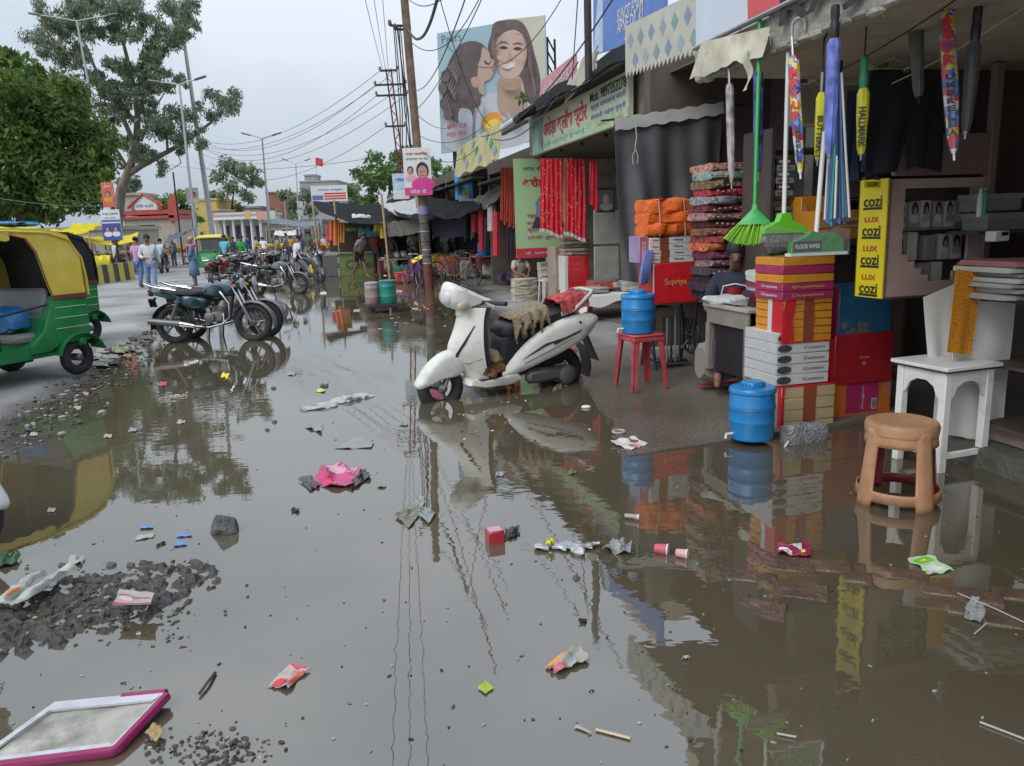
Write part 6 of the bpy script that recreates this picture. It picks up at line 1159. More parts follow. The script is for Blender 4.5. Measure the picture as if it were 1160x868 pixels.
# ---------------------------------------------------------------- auto rickshaws
m_agr=mat('rickshaw_green',(.012,.20,.055),.35,var=.14,dirt=.55,dcol=(.06,.11,.065),dscale=4,coat=.3,bump=.12,bscale=6); m_ayl=mat('rickshaw_yellow_canvas',(.74,.56,.08),.55,var=.08,dirt=.5,dcol=(.70,.62,.34),dscale=3,bump=.15,bscale=12); m_abl=mat('rickshaw_black_canvas',(.02,.021,.026),.45,var=.2,dirt=.2)
m_stripe=mat('cream_pinstripe',(.6,.58,.45),.5); m_gseat=mat('grey_vinyl',(.2,.2,.2),.5,dirt=.4)
def make_auto(label,mroof,mflap,group):
 o=thing('auto_rickshaw',label,'auto rickshaw',(0,0,0),0,group); HW=.64
 for y in(-.56,.56):wheel(o,(-.32,y,.21),.215,.11,0,thick=.06)
 wheel(o,(1.98,0,.21),.215,.10,0,thick=.06)
 X,Z=Vector((1,0,0)),ZV
 b=MB(); b.box((.9,0,.30),(2.1,1.18,.05),m_agr,None,.01); b.box((.75,0,.24),(1.5,.5,.08),m_iron); b.build('floor',o)
 b=MB(); puff(b,[(-.50,.40),(-.52,.92),(-.06,.95),(.10,.58),(.30,.42),(.30,.33),(.05,.33),(-.1,.40)],HW,m_agr,.04,.97); rb=b.build('rear_body',o)
 for s_ in(-1,1):
  b=MB()
  for z in(.58,.70,.82):b.box((-.27+.05*(.82-z),s_*(HW+.001),z),(.44-.5*(z-.58)*.3,.006,.008),m_stripe)
  b.build('pinstripe',rb)
  b=MB(); b.grid(12,5,lambda u,v:Vector((-.32+.31*math.cos(R(15+150*u)),s_*(.46+.24*v),.21+.30*math.sin(R(15+150*u))-.02*v)),m_agr,.01); b.build('wheel_arch',o)
  b=MB(); b.box((-.36,s_*.58,.40),(.10,.18,.10),m_agr,None,.02); b.build('corner_step',o); b=MB(); b.box((-.50,s_*.5,.62),(.03,.1,.14),m_redl,None,.01); b.build('tail_lamp',o)
  b=MB(); puff(b,[(.30,.28),(.30,.44),(.55,.42),(.92,.42),(.92,.28)],.012,m_agr,.003,1,yc=s_*.615); b.build('sill_panel',o)
  flap=[(-.50,.93),(-.49,1.40),(-.36,1.63),(-.10,1.71),(.55,1.72),(.42,1.66),(.16,1.60),(.06,1.45),(-.02,1.1),(-.07,.93)]
  b=MB(); b.prism(flap,X,Z,Vector((0,s_,0)),.012,mflap,(0,s_*(HW-.022),0)); b.tube([(p[0],s_*HW,p[1])for p in flap[5:]],.007,mat('maroon_piping',(.2,.04,.03),.6),6); b.box((-.28,s_*(HW+.003),.935),(.45,.012,.05),mat('maroon_piping',(.2,.04,.03),.6)); b.build('side_flap',o)
  b=MB(); b.tube([(.62,s_*.60,.33),(.60,s_*.60,1.66)],.014,m_iron,8); b.tube([(1.28,s_*.60,.33),(1.30,s_*.60,.95),(1.50,s_*.58,1.66)],.018,m_iron,8); b.tube([(.0,s_*.60,.86),(.62,s_*.60,.78)],.012,m_iron,8); b.build('body_rail',o)
 b=MB()
 pr=[(1.62,1.60),(1.45,1.68),(1.0,1.735),(.4,1.745),(-.1,1.72),(-.36,1.64),(-.50,1.42),(-.53,1.15),(-.53,.93)]
 def rf(u,v):
  t=u*(len(pr)-1); i=min(int(t),len(pr)-2); f=t-i; x=pr[i][0]*(1-f)+pr[i+1][0]*f; z=pr[i][1]*(1-f)+pr[i+1][1]*f; y=(v-.5)*2
  return Vector((x,y*(HW+.005),z-.07*abs(y)**5*(1 if u<.7 else max(0,(1-u)/.3))))
 b.grid(40,20,rf,mroof,.015); ca=b.build('canopy',o); b=MB(); b.grid(30,12,lambda u,v:rf(u,.02+.96*v)+Vector((.03 if u>.6 else 0,0,-.03)),m_abl,.008); b.build('lining',ca); b=MB(); [b.tube([rf(u,v/16)+Vector((0,0,.008))for v in range(17)],.007,m_gseat,5)for u in(.22,.45,.62)]; b.build('canvas_seam',ca)
 for s_ in(-1,1):
  b=MB(); b.grid(28,3,lambda u,v:Vector((.35+1.25*u,s_*(HW+.006),1.675-.055*u-(.085+.012*math.sin(u*40))*v)),mroof,.008); b.build('valance',ca)
 b=MB(); b.box((-.535,0,1.2),(.01,.6,.22),m_glass); b.build('rear_window',ca)
 b=MB(); b.box((.18,0,.50),(.48,1.1,.12),m_gseat,None,.04); b.box((-.03,0,.80),(.10,1.1,.50),m_gseat,roty(R(-10)),.04); b.box((.2,0,.40),(.42,1.1,.10),m_agr); b.build('passenger_seat',o)
 b=MB(); b.box((1.02,0,.56),(.34,.95,.05),mat('worn_pale_seat',(.42,.42,.4),.6,dirt=.5),None,.015); b.build('driver_seat',o); b=MB(); b.box((1.02,0,.43),(.30,.85,.21),m_agr,None,.01); b.tube([(.9,.48,.54),(.72,.58,.36)],.014,m_iron,6); b.tube([(.9,-.48,.54),(.72,-.58,.36)],.014,m_iron,6); b.build('seat_box',o)
 b=MB()
 sec=[(1.30,.60,.97),(1.62,.60,1.0),(1.85,.50,.92),(2.08,.34,.78),(2.20,.18,.62)]
 rings=[]
 for x,w,zt in sec:rings.append([Vector((x,y,z))for y,z in((-w,.32),(-w,.6*zt),(-w*.9,zt*.93),(-w*.6,zt),(w*.6,zt),(w*.9,zt*.93),(w,.6*zt),(w,.32),(0,.36))])
 b.loft(rings[1:],m_agr); fc=b.build('front_cowl',o)
 for s_ in(-1,1):
  b=MB(); b.prism([(1.28,.30),(1.28,.86),(1.40,.98),(1.64,1.0),(1.66,.32)],X,Z,Vector((0,s_,0)),.02,m_agr,(0,s_*.59,0)); b.build('cowl_side',o)
  b=MB(); b.prism([(1.34,.98),(1.44,1.62),(1.60,1.62),(1.66,1.0)],X,Z,Vector((0,s_,0)),.01,mroof,(0,s_*.605,0)); b.build('quarter_flap',o)
  b=MB(); b.lathe([(.05,0),(.06,.03),(.05,.04)],m_lamp,(2.06,s_*.28,.68),roty(R(80)),14); b.build('headlamp',o)
  b=MB(); b.tube([(1.72,s_*.56,1.0),(1.74,s_*.72,1.10)],.008,m_iron,6); b.ell((1.74,s_*.76,1.14),(.015,.05,.08),m_black); b.build('mirror',o)
 b=MB(); b.add([Vector((1.66,-.55,1.0)),Vector((1.66,.55,1.0)),Vector((1.58,.55,1.62)),Vector((1.58,-.55,1.62))],[(0,1,2,3)],mat('windscreen_glass',(.25,.28,.28),.05,trans=.7,spec=.8,var=0)); ws=b.build('windscreen',o)
 b=MB(); b.tube([(1.66,-.56,1.0),(1.66,.56,1.0),(1.58,.56,1.63),(1.58,-.56,1.63),(1.66,-.56,1.0)],.02,m_black,6); b.tube([(1.66,0,1.0),(1.58,0,1.62)],.012,m_black,6); b.build('windscreen_frame',ws)
 b=MB(); b.tube([(1.75,0,.5),(1.5,0,.98)],.025,m_iron,8); b.tube([(1.42,-.32,.96),(1.5,-.12,1.0),(1.5,.12,1.0),(1.42,.32,.96)],.015,m_iron,8); b.build('handlebar',o)
 b=MB(); b.grid(14,5,lambda u,v:Vector((1.98+.27*math.cos(R(10+160*u)),(v-.5)*.2,.21+.28*math.sin(R(10+160*u)))),m_agr,.01); b.tube([(1.98,.07,.21),(1.85,.07,.5)],.02,m_iron,6); b.build('front_mudguard',o)
 b=MB(); b.box((-.54,0,.48),(.012,.5,.16),mat('number_plate_yellow',(.6,.5,.1),.5)); b.build('number_plate',o); b=MB(); b.tube([(-.56,-.6,.36),(-.58,0,.36),(-.56,.6,.36)],.025,m_iron,8); b.build('bumper',o)
 return o
GA='auto rickshaws at the left'
au1=make_auto('green auto rickshaw with yellow canvas roof, nearest at the left picture edge',m_ayl,m_ayl,GA)
au2=make_auto('green auto rickshaw with black canvas roof parked behind the nearest one',m_abl,m_abl,GA)
au3=make_auto('distant green auto rickshaw with yellow roof facing down the road',m_ayl,m_ayl,GA)
def park(o,wheel_px,heading,side,z=.03):
 """put the rear wheel of one side (+1 left) on the ground point under the pixel"""
 p=G(*wheel_px,z); rz=math.atan2(heading[1],heading[0]); q=rotz(rz)@Vector((-.32,.56*side,0)); ins(o,(p.x-q.x,p.y-q.y,z),rz)
park(au1,(90,424),(-.36,-.93),1); park(au2,(104,387),(-.30,-.95),1);
p=G(243,309,.03); ins(au3,(p.x-.3,p.y+1.2,.03),math.atan2(-.95,.22))
b=MB(); q=WM(au1); soft(b,q@Vector((.10,.05,.57)),q.to_3x3()@Vector((.25,0,0)),q.to_3x3()@Vector((0,.4,0)),ZV*.26,mat('bright_blue_bag',(.03,.18,.45),.5),.15,8,14,.7); tag(b.build('bag'),'bright blue bag on the back seat of the nearest auto rickshaw','bag')
b=MB(); soft(b,q@Vector((-.3,-.5,1.745)),q.to_3x3()@Vector((.7,0,0)),q.to_3x3()@Vector((0,.9,0)),ZV*.05,mat('blue_tarp',(.03,.22,.42),.5),.2,10,16,.5); tag(b.build('folded_tarp'),'folded blue tarpaulin on the roof of the nearest auto rickshaw','tarpaulin')
# ---------------------------------------------------------------- bicycles by the stalls
def make_bicycle(label,m,group=None):
 o=thing('bicycle',label,'bicycle',(0,0,0),0,group); RW,FW=Vector((-.52,0,.33)),Vector((.55,0,.33))
 for c in(RW,FW):wheel(o,c,.33,.035,14,thick=.018)
 b=MB(); S1,H,BB=Vector((-.18,0,.82)),Vector((.40,0,.80)),Vector((-.06,0,.30))
 for a_,c_ in((S1,H),(S1,BB),(BB,H+Vector((.02,0,-.1))),(RW,BB),(RW,S1),(FW,H),(H,H+Vector((-.03,0,.14)))):b.tube([a_,c_],.018,m,8)
 b.build('frame',o); b=MB(); b.tube([(.28,-.26,.95),(.38,-.1,.96),(.38,.1,.96),(.28,.26,.95)],.012,m_chr,6); b.build('handlebar',o)
 b=MB(); b.loft([[Vector((-.34,y*.1,.86))+Vector((0,0,z))for y,z in((-1,0),(-.6,.05),(.6,.05),(1,0))],[Vector((-.02,y*.025,.86))+Vector((0,0,z))for y,z in((-1,0),(-.6,.04),(.6,.04),(1,0))]],m_seat); b.build('saddle',o)
 b=MB(); b.torus(BB,.09,.008,m_chr,MY,20,6); b.tube([BB+Vector((0,.06,0)),BB+Vector((.12,.06,-.12)),BB+Vector((.12,.15,-.12))],.01,m_iron,6); b.tube([BB-Vector((0,.06,0)),BB+Vector((-.12,-.06,.12)),BB+Vector((-.12,-.15,.12))],.01,m_iron,6); b.build('crank',o)
 b=MB(); b.box((-.55,0,.70),(.3,.14,.015),m_iron); b.tube([(-.55,.06,.7),RW],.008,m_iron,5); b.build('carrier',o); return o
bi1=make_bicycle('purple bicycle leaning among the stalls right of the rusty pole',mat('purple_paint',(.25,.04,.25),.4),'bicycles by the stalls'); stand(bi1,G(497,318),G(527,316))
bi2=make_bicycle('rusty red bicycle in front of the purple one',mat('rust_red_paint',(.22,.04,.03),.6,dirt=.4),'bicycles by the stalls'); stand(bi2,G(506,323),G(537,324))
bi3=copy_tree(bi2); stand(bi3,G(521,316),G(548,318),'old red bicycle beside the grey stall table');
bi4=copy_tree(bi1); stand(bi4,G(455,322),G(480,325),'purple bicycle parked just left of the rusty pole')
# ================================================================== PEOPLE (local: x right, y forward, z up)
BASEJ=dict(pel=(0,0,.95),bel=(0,.01,1.10),che=(0,.015,1.30),nkb=(0,-.01,1.455),nk=(0,.005,1.52),hd0=(0,.025,1.585),hd1=(0,.02,1.655),nose=(0,.115,1.60))
for s_,n_ in((-1,'l'),(1,'r')):
 BASEJ.update({'sh'+n_:(.165*s_,0,1.40),'el'+n_:(.215*s_,-.03,1.12),'wr'+n_:(.225*s_,.06,.89),'pa'+n_:(.225*s_,.085,.81),'hi'+n_:(.085*s_,0,.90),'kn'+n_:(.10*s_,.03,.50),'an'+n_:(.10*s_,-.01,.075),'he'+n_:(.10*s_,-.05,.035),'to'+n_:(.115*s_,.15,.03)})
RADJ=dict(pel=.125,bel=.118,che=.135,nkb=.07,nk=.05,hd0=.082,hd1=.085,nose=.014,sh=.06,el=.042,wr=.029,pa=.034,hi=.088,kn=.058,an=.038,he=.036,to=.03)
EDG=[('pel','bel'),('bel','che'),('che','nkb'),('nkb','nk'),('nk','hd0'),('hd0','hd1'),('hd0','nose')]
for n_ in 'lr':EDG+=[('che','sh'+n_),('sh'+n_,'el'+n_),('el'+n_,'wr'+n_),('wr'+n_,'pa'+n_),('pel','hi'+n_),('hi'+n_,'kn'+n_),('kn'+n_,'an'+n_),('an'+n_,'to'+n_),('an'+n_,'he'+n_)]
UPPER={'bel','che','nkb','nk','hd0','hd1','nose','shl','shr','ell','elr','wrl','wrr','pal','par'}
_skins=[]
def skinmesh(name,pts,edges,radii,root,m,parent,lvl=1):
 me=bpy.data.meshes.new(name); ks=list(pts); me.from_pydata([tuple(pts[k])for k in ks],[(ks.index(a),ks.index(b))for a,b in edges],[])
 o=bpy.data.objects.new(name,me); COL.objects.link(o); o.parent=parent; me.materials.append(m)
 md=o.modifiers.new('skin','SKIN'); md.use_smooth_shade=True; sv=me.skin_vertices[0].data
 for i,k in enumerate(ks):r_=radii[k]; sv[i].radius=r_ if isinstance(r_,tuple)else(r_,r_); sv[i].use_root=(k==root)
 sb_=o.modifiers.new('smooth','SUBSURF'); sb_.levels=lvl; sb_.render_levels=lvl; _skins.append(o); return o
def bake_skins():
 bpy.context.view_layer.update(); dg=bpy.context.evaluated_depsgraph_get()
 for o in _skins:
  me=bpy.data.meshes.new_from_object(o.evaluated_get(dg)); old=o.data; o.modifiers.clear(); o.data=me
  me.polygons.foreach_set('use_smooth',[True]*len(me.polygons))
  bpy.data.meshes.remove(old)
 _skins.clear()
m_skin=[mat('brown_skin',(.20,.105,.062),.55,var=.08),mat('dark_brown_skin',(.12,.06,.036),.55,var=.08)]
m_hair=mat('black_hair',(.012,.010,.010),.6,var=.3)
_cl={}
def cloth(c):
 k=tuple(round(x,3)for x in c)
 if k not in _cl:_cl[k]=mat('garment_%02d'%len(_cl),c,.85,var=.14,scale=9,bump=.35,bscale=16)
 return _cl[k]
def person(label,P,az,shirt,legs,group=None,h=1.66,drop=0.0,lean=0.0,J=None,sleeve='short',leglen='long',skin=0,scarf=None,dress=None,lvl=1,hairstyle='short',name='person'):
 o=thing(name,label,'person',P,0,group); o.rotation_euler=(0,0,az-math.pi/2); k=h/1.7
 j={a:Vector(p)for a,p in BASEJ.items()}
 if lean:
  c=j['pel']; M=rotx(-lean)
  for a in UPPER:j[a]=c+M@(j[a]-c)
 for a in UPPER|{'pel'}:j[a].z-=drop
 for a,p in(J or{}).items():j[a]=Vector(p)
 j={a:p*k for a,p in j.items()}; rad={a:RADJ[a[:-1]if a[:-1]in('sh','el','wr','pa','hi','kn','an','he','to')else a]*k for a in j}
 pts=dict(j); ed=list(EDG); rr=dict(rad); rr['hd0']=(.078*k,.09*k); rr['hd1']=(.082*k,.095*k)
 for n_ in 'lr':
  w=(j['pa'+n_]-j['wr'+n_]).normalized(); sd_=w.cross(Vector((0,1,0))); sd_=sd_.normalized()if sd_.length>.2 else Vector((1,0,0))
  fw=w.cross(sd_).normalized()
  for q in range(4):
   ln=(.075,.085,.08,.062)[q]*k; a_='f%d%s'%(q,n_); b_='g%d%s'%(q,n_); off=fw*((q-1.5)*.021*k)
   pts[a_]=j['pa'+n_]+off+w*.04*k; pts[b_]=pts[a_]+w*ln*.8+sd_*.012*k; rr[a_]=.010*k; rr[b_]=.008*k; ed+=[('pa'+n_,a_),(a_,b_)]
  pts['t'+n_]=j['pa'+n_]+fw*-.045*k+w*.03*k; rr['t'+n_]=.010*k; ed.append(('pa'+n_,'t'+n_))
 skinmesh('body',pts,ed,rr,'pel',m_skin[skin],o,lvl)
 g=.017*k; sm=cloth(shirt); keep=['pel','bel','che','nkb']; sp={a:j[a]for a in keep}; sr={a:rad[a]+g for a in keep}; sr['nkb']=rad['nkb']+.004; se=[('pel','bel'),('bel','che'),('che','nkb')]
 sp['hem']=j['pel']+(j['pel']-j['bel']).normalized()*.08*k; sr['hem']=rad['pel']+g*1.4; se.append(('pel','hem'))
 for n_ in 'lr':
  sp['sh'+n_]=j['sh'+n_]; sr['sh'+n_]=rad['sh'+n_]+g; se.append(('che','sh'+n_))
  e=j['el'+n_]if sleeve=='long' else j['sh'+n_].lerp(j['el'+n_],.78); sp['el'+n_]=e; sr['el'+n_]=rad['el'+n_]+g*(1 if sleeve=='long' else 1.6); se.append(('sh'+n_,'el'+n_))
  if sleeve=='long':sp['wr'+n_]=j['el'+n_].lerp(j['wr'+n_],.93); sr['wr'+n_]=rad['wr'+n_]+g*.8; se.append(('el'+n_,'wr'+n_))
 skinmesh('shirt',sp,se,sr,'che',sm,o,lvl)
 lm=cloth(legs); lp={'pel':j['pel']}; lr={'pel':rad['pel']+.008}; le=[]
 for n_ in 'lr':
  lp['hi'+n_]=j['hi'+n_]; lr['hi'+n_]=rad['hi'+n_]+.014; le.append(('pel','hi'+n_))
  e=j['kn'+n_]if leglen!='short' else j['hi'+n_].lerp(j['kn'+n_],.85); lp['kn'+n_]=e; lr['kn'+n_]=rad['kn'+n_]+.016; le.append(('hi'+n_,'kn'+n_))
  if leglen=='long':lp['an'+n_]=j['kn'+n_].lerp(j['an'+n_],.93); lr['an'+n_]=rad['an'+n_]+.022; le.append(('kn'+n_,'an'+n_))
 skinmesh('trousers',lp,le,lr,'pel',lm,o,lvl)
 hc=j['hd1']+Vector((0,-.012,.014))*k; up=(j['hd1']-j['nk']).normalized(); Mh=along(up)
 hb=MB(); seg=18; prof=[(.104,-.045),(.108,0),(.100,.04),(.075,.082),(.03,.104),(.002,.107)]
 if hairstyle=='long':prof=[(.085,-.17),(.098,-.10)]+prof
 if hairstyle=='short':
  def hf(u,v):
   a=2*math.pi*u; fr_=max(0,math.sin(a)); lo=-.05+.085*fr_**.6; z=lo+(.105-lo)*v; r_=.093*math.sqrt(max(0,1-max(0,z/.107)**2.2))*(1+.05*math.sin(a*9)); return hc+(Mh.to_3x3()@Vector((r_*.93*math.cos(a),r_*1.06*math.sin(a),z)))*k
  hb.grid(24,8,hf,m_hair,0)
 elif hairstyle=='cap':hb.ell(hc+up*.02*k,(.10*k,.112*k,.085*k),scarf or m_wht,Mh)
 else:hb.lathe([(r_*k,z*k)for r_,z in prof],m_hair,hc,Mh,seg,.93,1.06)
 hw=hb.v; me_o=hb
 o2=bpy.data.objects.new('hair',bpy.data.meshes.new('hair')); me=o2.data; me.from_pydata([tuple(p)for p in hb.v],[],hb.f); [me.materials.append(x)for x in hb.mats]; me.polygons.foreach_set('use_smooth',[True]*len(me.polygons)); COL.objects.link(o2); o2.parent=o
 eb=MB()
 for s_ in(-1,1):eb.ell(j['hd0']+Vector((.031*s_,.083,.028))*k,(.011*k,.006*k,.006*k),m_hair,None,8,5); eb.box(j['hd0']+Vector((.032*s_,.086,.050))*k,(.032*k,.008*k,.006*k),m_hair)
 eb.box(j['hd0']+Vector((0,.086,-.036))*k,(.04*k,.008*k,.007*k),mat('dark_lips',(.13,.045,.04),.5)); eb.box(j['hd0']+Vector((0,.088,-.022))*k,(.05*k,.008*k,.007*k),m_hair if hairstyle!='long' else m_skin[skin])
 if not lean or lvl>1:
  e2=bpy.data.objects.new('facial_features',bpy.data.meshes.new('facial_features')); me=e2.data; me.from_pydata([tuple(p)for p in eb.v],[],eb.f); [me.materials.append(x)for x in eb.mats]; me.polygons.foreach_set('material_index',eb.fm); COL.objects.link(e2); e2.parent=o
 if dress:
  db=MB(); z1=j['pel'].z+.02; db.loft([[Vector((r_*1.05*math.cos(2*math.pi*i/20),r_*.8*math.sin(2*math.pi*i/20)*(1+.06*math.sin(i*3.1)),z))for i in range(20)]for r_,z in((.14*k,z1+.12),(.175*k,z1-.05),(.20*k,z1-.3),(.225*k,z1-.55))],cloth(dress))
  d2=bpy.data.objects.new('long_tunic',bpy.data.meshes.new('long_tunic')); me=d2.data; me.from_pydata([tuple(p)for p in db.v],[],db.f); me.materials.append(db.mats[0]); me.polygons.foreach_set('use_smooth',[True]*len(me.polygons)); COL.objects.link(d2); d2.parent=o
 return o
def SEAT(z=.5,spread=.12,reach=.40):
 d={}
 for s_,n_ in((-1,'l'),(1,'r')):d.update({'hi'+n_:(.09*s_,.03,z-.02),'kn'+n_:(spread*s_,reach,z+.02),'an'+n_:(spread*s_,reach-.02,z-.40),'he'+n_:(spread*s_,reach-.06,z-.44),'to'+n_:(spread*s_,reach+.14,z-.44)})
 return d
def STRIDE(f=.28):
 return{'knl':(-.10,.14,.52),'anl':(-.10,f,.09),'hel':(-.10,f-.05,.04),'tol':(-.11,f+.14,.04),'knr':(.10,-.02,.50),'anr':(.10,-f,.13),'her':(.10,-f-.05,.12),'tor':(.11,-f+.13,.04)}
def toward(P,q):return math.atan2(q.y-P.y,q.x-P.x)
ST_ARMS={'elr':(.24,.04,1.13),'wrr':(.10,.22,1.08),'par':(.03,.25,1.07),'ell':(-.24,-.10,1.13),'wrl':(-.27,-.14,.90),'pal':(-.27,-.13,.82)}
P=G(174,334); person('man in white shirt and light jeans walking down the road toward the camera',P,toward(P,Vector((-3,0,0))),(.55,.55,.56),(.17,.25,.38),J={**STRIDE(.24),**ST_ARMS},sleeve='long',h=1.72,lvl=2)
P=G(160,327); person('person in mauve pink shirt and blue jeans behind the man in white',P,R(75),(.48,.25,.42),(.10,.16,.32),J=STRIDE(.15),h=1.68)
P=G(222,325); person('woman in grey blue tunic with a pink scarf standing on the road',P,R(195),(.12,.19,.27),(.10,.16,.24),J={**ST_ARMS,'ell':(-.22,.05,1.12),'wrl':(-.08,.22,1.10),'pal':(-.02,.25,1.1)},sleeve='long',dress=(.12,.19,.27),h=1.62,hairstyle='cap',scarf=cloth((.45,.25,.2)),lvl=2)
w_=[o for o in bpy.data.objects if o.get('label','').startswith('woman in grey')][0]; b=MB(); b.torus((0,0.01,1.38),.13,.045,cloth((.55,.12,.24)),None,20,8); b.grid(6,6,lambda u,v:Vector((-.06+.12*u,.15+.02*math.sin(u*5),1.36-.35*v)),cloth((.55,.12,.24)),.02); so=b.build('scarf',None); so.parent=w_
P=G(258,312); person('man in cyan t-shirt standing by the parked motorcycles',P,R(260),(.10,.42,.48),(.03,.03,.04),h=1.70)
P=G(277,311); person('man in bright green t-shirt leaning beside the parked motorcycles',P,R(290),(.03,.40,.08),(.08,.09,.11),lean=R(14),h=1.68)
P=G(267,303); person('boy in dark shirt between the cyan and the green shirted men',P,R(270),(.03,.035,.06),(.05,.05,.06),h=1.62)
P=G(338,318); P.z=.25; person('man in white shirt sitting on a parked motorcycle with his back turned',P,R(40),(.60,.60,.62),(.05,.055,.07),drop=.35,J={**SEAT(.58),'wrl':(-.20,.15,.60),'wrr':(.20,.15,.62),'pal':(-.2,.2,.55),'par':(.2,.2,.56)},lean=R(10))
P=G(408,316); person('barefoot man in checked shirt and dark shorts wading past the green counter',P,R(-35),(.22,.20,.21),(.02,.025,.03),lean=R(28),J=STRIDE(.30),sleeve='short',leglen='short',h=1.66,lvl=2)
P=G(521,312); P.z=.3; person('man in dark shirt with an orange cloth seated in the dim stall',P,R(250),(.05,.04,.04),(.70,.25,.02),drop=.45,J=SEAT(.5),skin=1,lean=R(12),h=1.65)
P=G(588,338); P.z=.05; person('bare armed man in pale vest crouched behind the cream cloth pile',P,R(300),(.45,.38,.33),(.3,.27,.22),drop=.62,J={**SEAT(.33),'ell':(-.20,.22,.60),'wrl':(-.02,.42,.52),'pal':(.03,.48,.48),'elr':(.24,.2,.58),'wrr':(.10,.42,.5),'par':(.06,.48,.46)},lean=R(12),skin=0)
P=PV(838,420,1.32); P=S(.47,1.53,.05); kp=person('seated shopkeeper in navy and red polo looking down, half behind the carton pile',P,R(-108),(.025,.03,.055),(.09,.04,.12),drop=.42,J={**SEAT(.52),'ell':(-.25,.06,.72),'wrl':(-.02,.27,.66),'pal':(.06,.28,.66),'elr':(.25,.08,.72),'wrr':(.12,.28,.68),'par':(.05,.30,.68),'hd0':(0,.06,1.155),'hd1':(0,.035,1.225),'nose':(0,.145,1.15)},lvl=2,h=1.7)
b=MB(); b.grid(14,10,lambda u,v:Vector(((u-.5)*.25,.165-.55*(u-.5)**2*1.6+.006*math.sin(v*15),.62+.30*v)),cloth((.30,.015,.03)),.008); so=b.build('red_panel',None); so.parent=kp
b=MB(); b.tube([(-.135,.125,.62),(-.13,.14,.80),(-.10,.15,.93),(.0,.15,.95),(.10,.15,.93),(.13,.14,.80)],.007,m_wht,6); so=b.build('white_piping',None); so.parent=kp
b=MB(); b.torus((-.06,.275,.66),.034,.006,m_redp,roty(R(80)),16,6); so=b.build('wrist_thread',None); so.parent=kp
c=copy_tree(mcC); pr_=G(187,309,.035); stand(c,pr_+Vector((.25,-.9,0)),pr_+Vector((.0,.3,0)),'red tailed motorcycle ridden up the road beside the kerb barrier',.035,0); c['group']='motorcycles on the road'
q=pr_+Vector((.1,-.55,0)); q.z=.40; person('rider in pale blue shirt on the motorcycle beside the kerb barrier',q,R(95),(.45,.52,.62),(.04,.05,.08),drop=.43,lean=R(16),J={**SEAT(.52,.22,.25),'wrl':(-.3,.5,.85),'wrr':(.3,.5,.85),'pal':(-.3,.56,.85),'par':(.3,.56,.85),'ell':(-.28,.25,.80),'elr':(.28,.25,.80)},h=1.7)
far=[(283,296,.03,.03,.25,'navy blue shirt'),(292,296,.55,.5,.2,'pale yellow shirt'),(301,300,.62,.62,.6,'white shirt stooping by yellow sacks'),(246,297,.3,.08,.08,'maroon shirt'),(316,298,.45,.25,.2,'salmon shirt'),(326,299,.2,.2,.22,'grey shirt'),(352,303,.05,.12,.07,'dark green shirt'),(361,302,.35,.2,.15,'brown shirt'),(370,300,.5,.45,.5,'lilac shirt'),(331,294,.6,.3,.05,'orange shirt'),(265,292,.12,.2,.4,'blue shirt'),(239,294,.6,.6,.55,'cream shirt'),(272,290,.4,.05,.1,'crimson shirt'),(310,291,.1,.35,.3,'teal shirt'),(344,292,.25,.1,.3,'purple shirt')]
for i,(x,y,r_,g_,b_,nm)in enumerate(far):
 P=G(x,y,.03); person(f'distant pedestrian in {nm} among the far market crowd',P,R(rnd.uniform(0,360)),(r_,g_,b_),rnd.choice([(.05,.05,.06),(.1,.12,.2),(.2,.18,.15)]),'pedestrians in the far market',h=rnd.uniform(1.55,1.75),lean=R(30)if 'stoop' in nm else 0,J=STRIDE(rnd.uniform(.05,.25)))
for x,y,Y,c,nm in((136,290,38,(.55,.5,.42),'cream shirt near the poster boards'),(149,288,40,(.45,.38,.3),'beige shirt behind yellow heaps'),(131,287,36,(.5,.5,.48),'white shirt by the cart awning'),(197,291,46,(.2,.35,.3),'sea green shirt by the fruit carts')):
 P=A(x,y,Y); P.z=.03; person(f'distant vendor in {nm}',P,R(rnd.uniform(200,340)),c,(.1,.1,.12),'vendors along the left market',h=1.65)
for x,y,Y,c,lg,nm,az in((428,310,30.2,(.30,.05,.05),(.05,.05,.06),'red shirt standing behind the green counter',250),(447,312,28.8,(.05,.06,.09),(.06,.05,.05),'black shirt behind the steel pots',200),(470,312,28,(.35,.32,.28),(.08,.07,.06),'beige shirt just left of the rusty pole',300),(508,308,27,(.10,.20,.16),(.05,.05,.05),'dark green shirt under the navy sheet',240),(552,306,24.8,(.26,.08,.12),(.04,.04,.05),'wine red shirt behind the stall table',260)):
 P=A(x,y,Y); P.z=.05; person(f'stall keeper in {nm}',P,R(az),c,lg,'stall keepers on the right',h=1.64,lean=R(8),J=ST_ARMS,skin=1)
bake_skins()
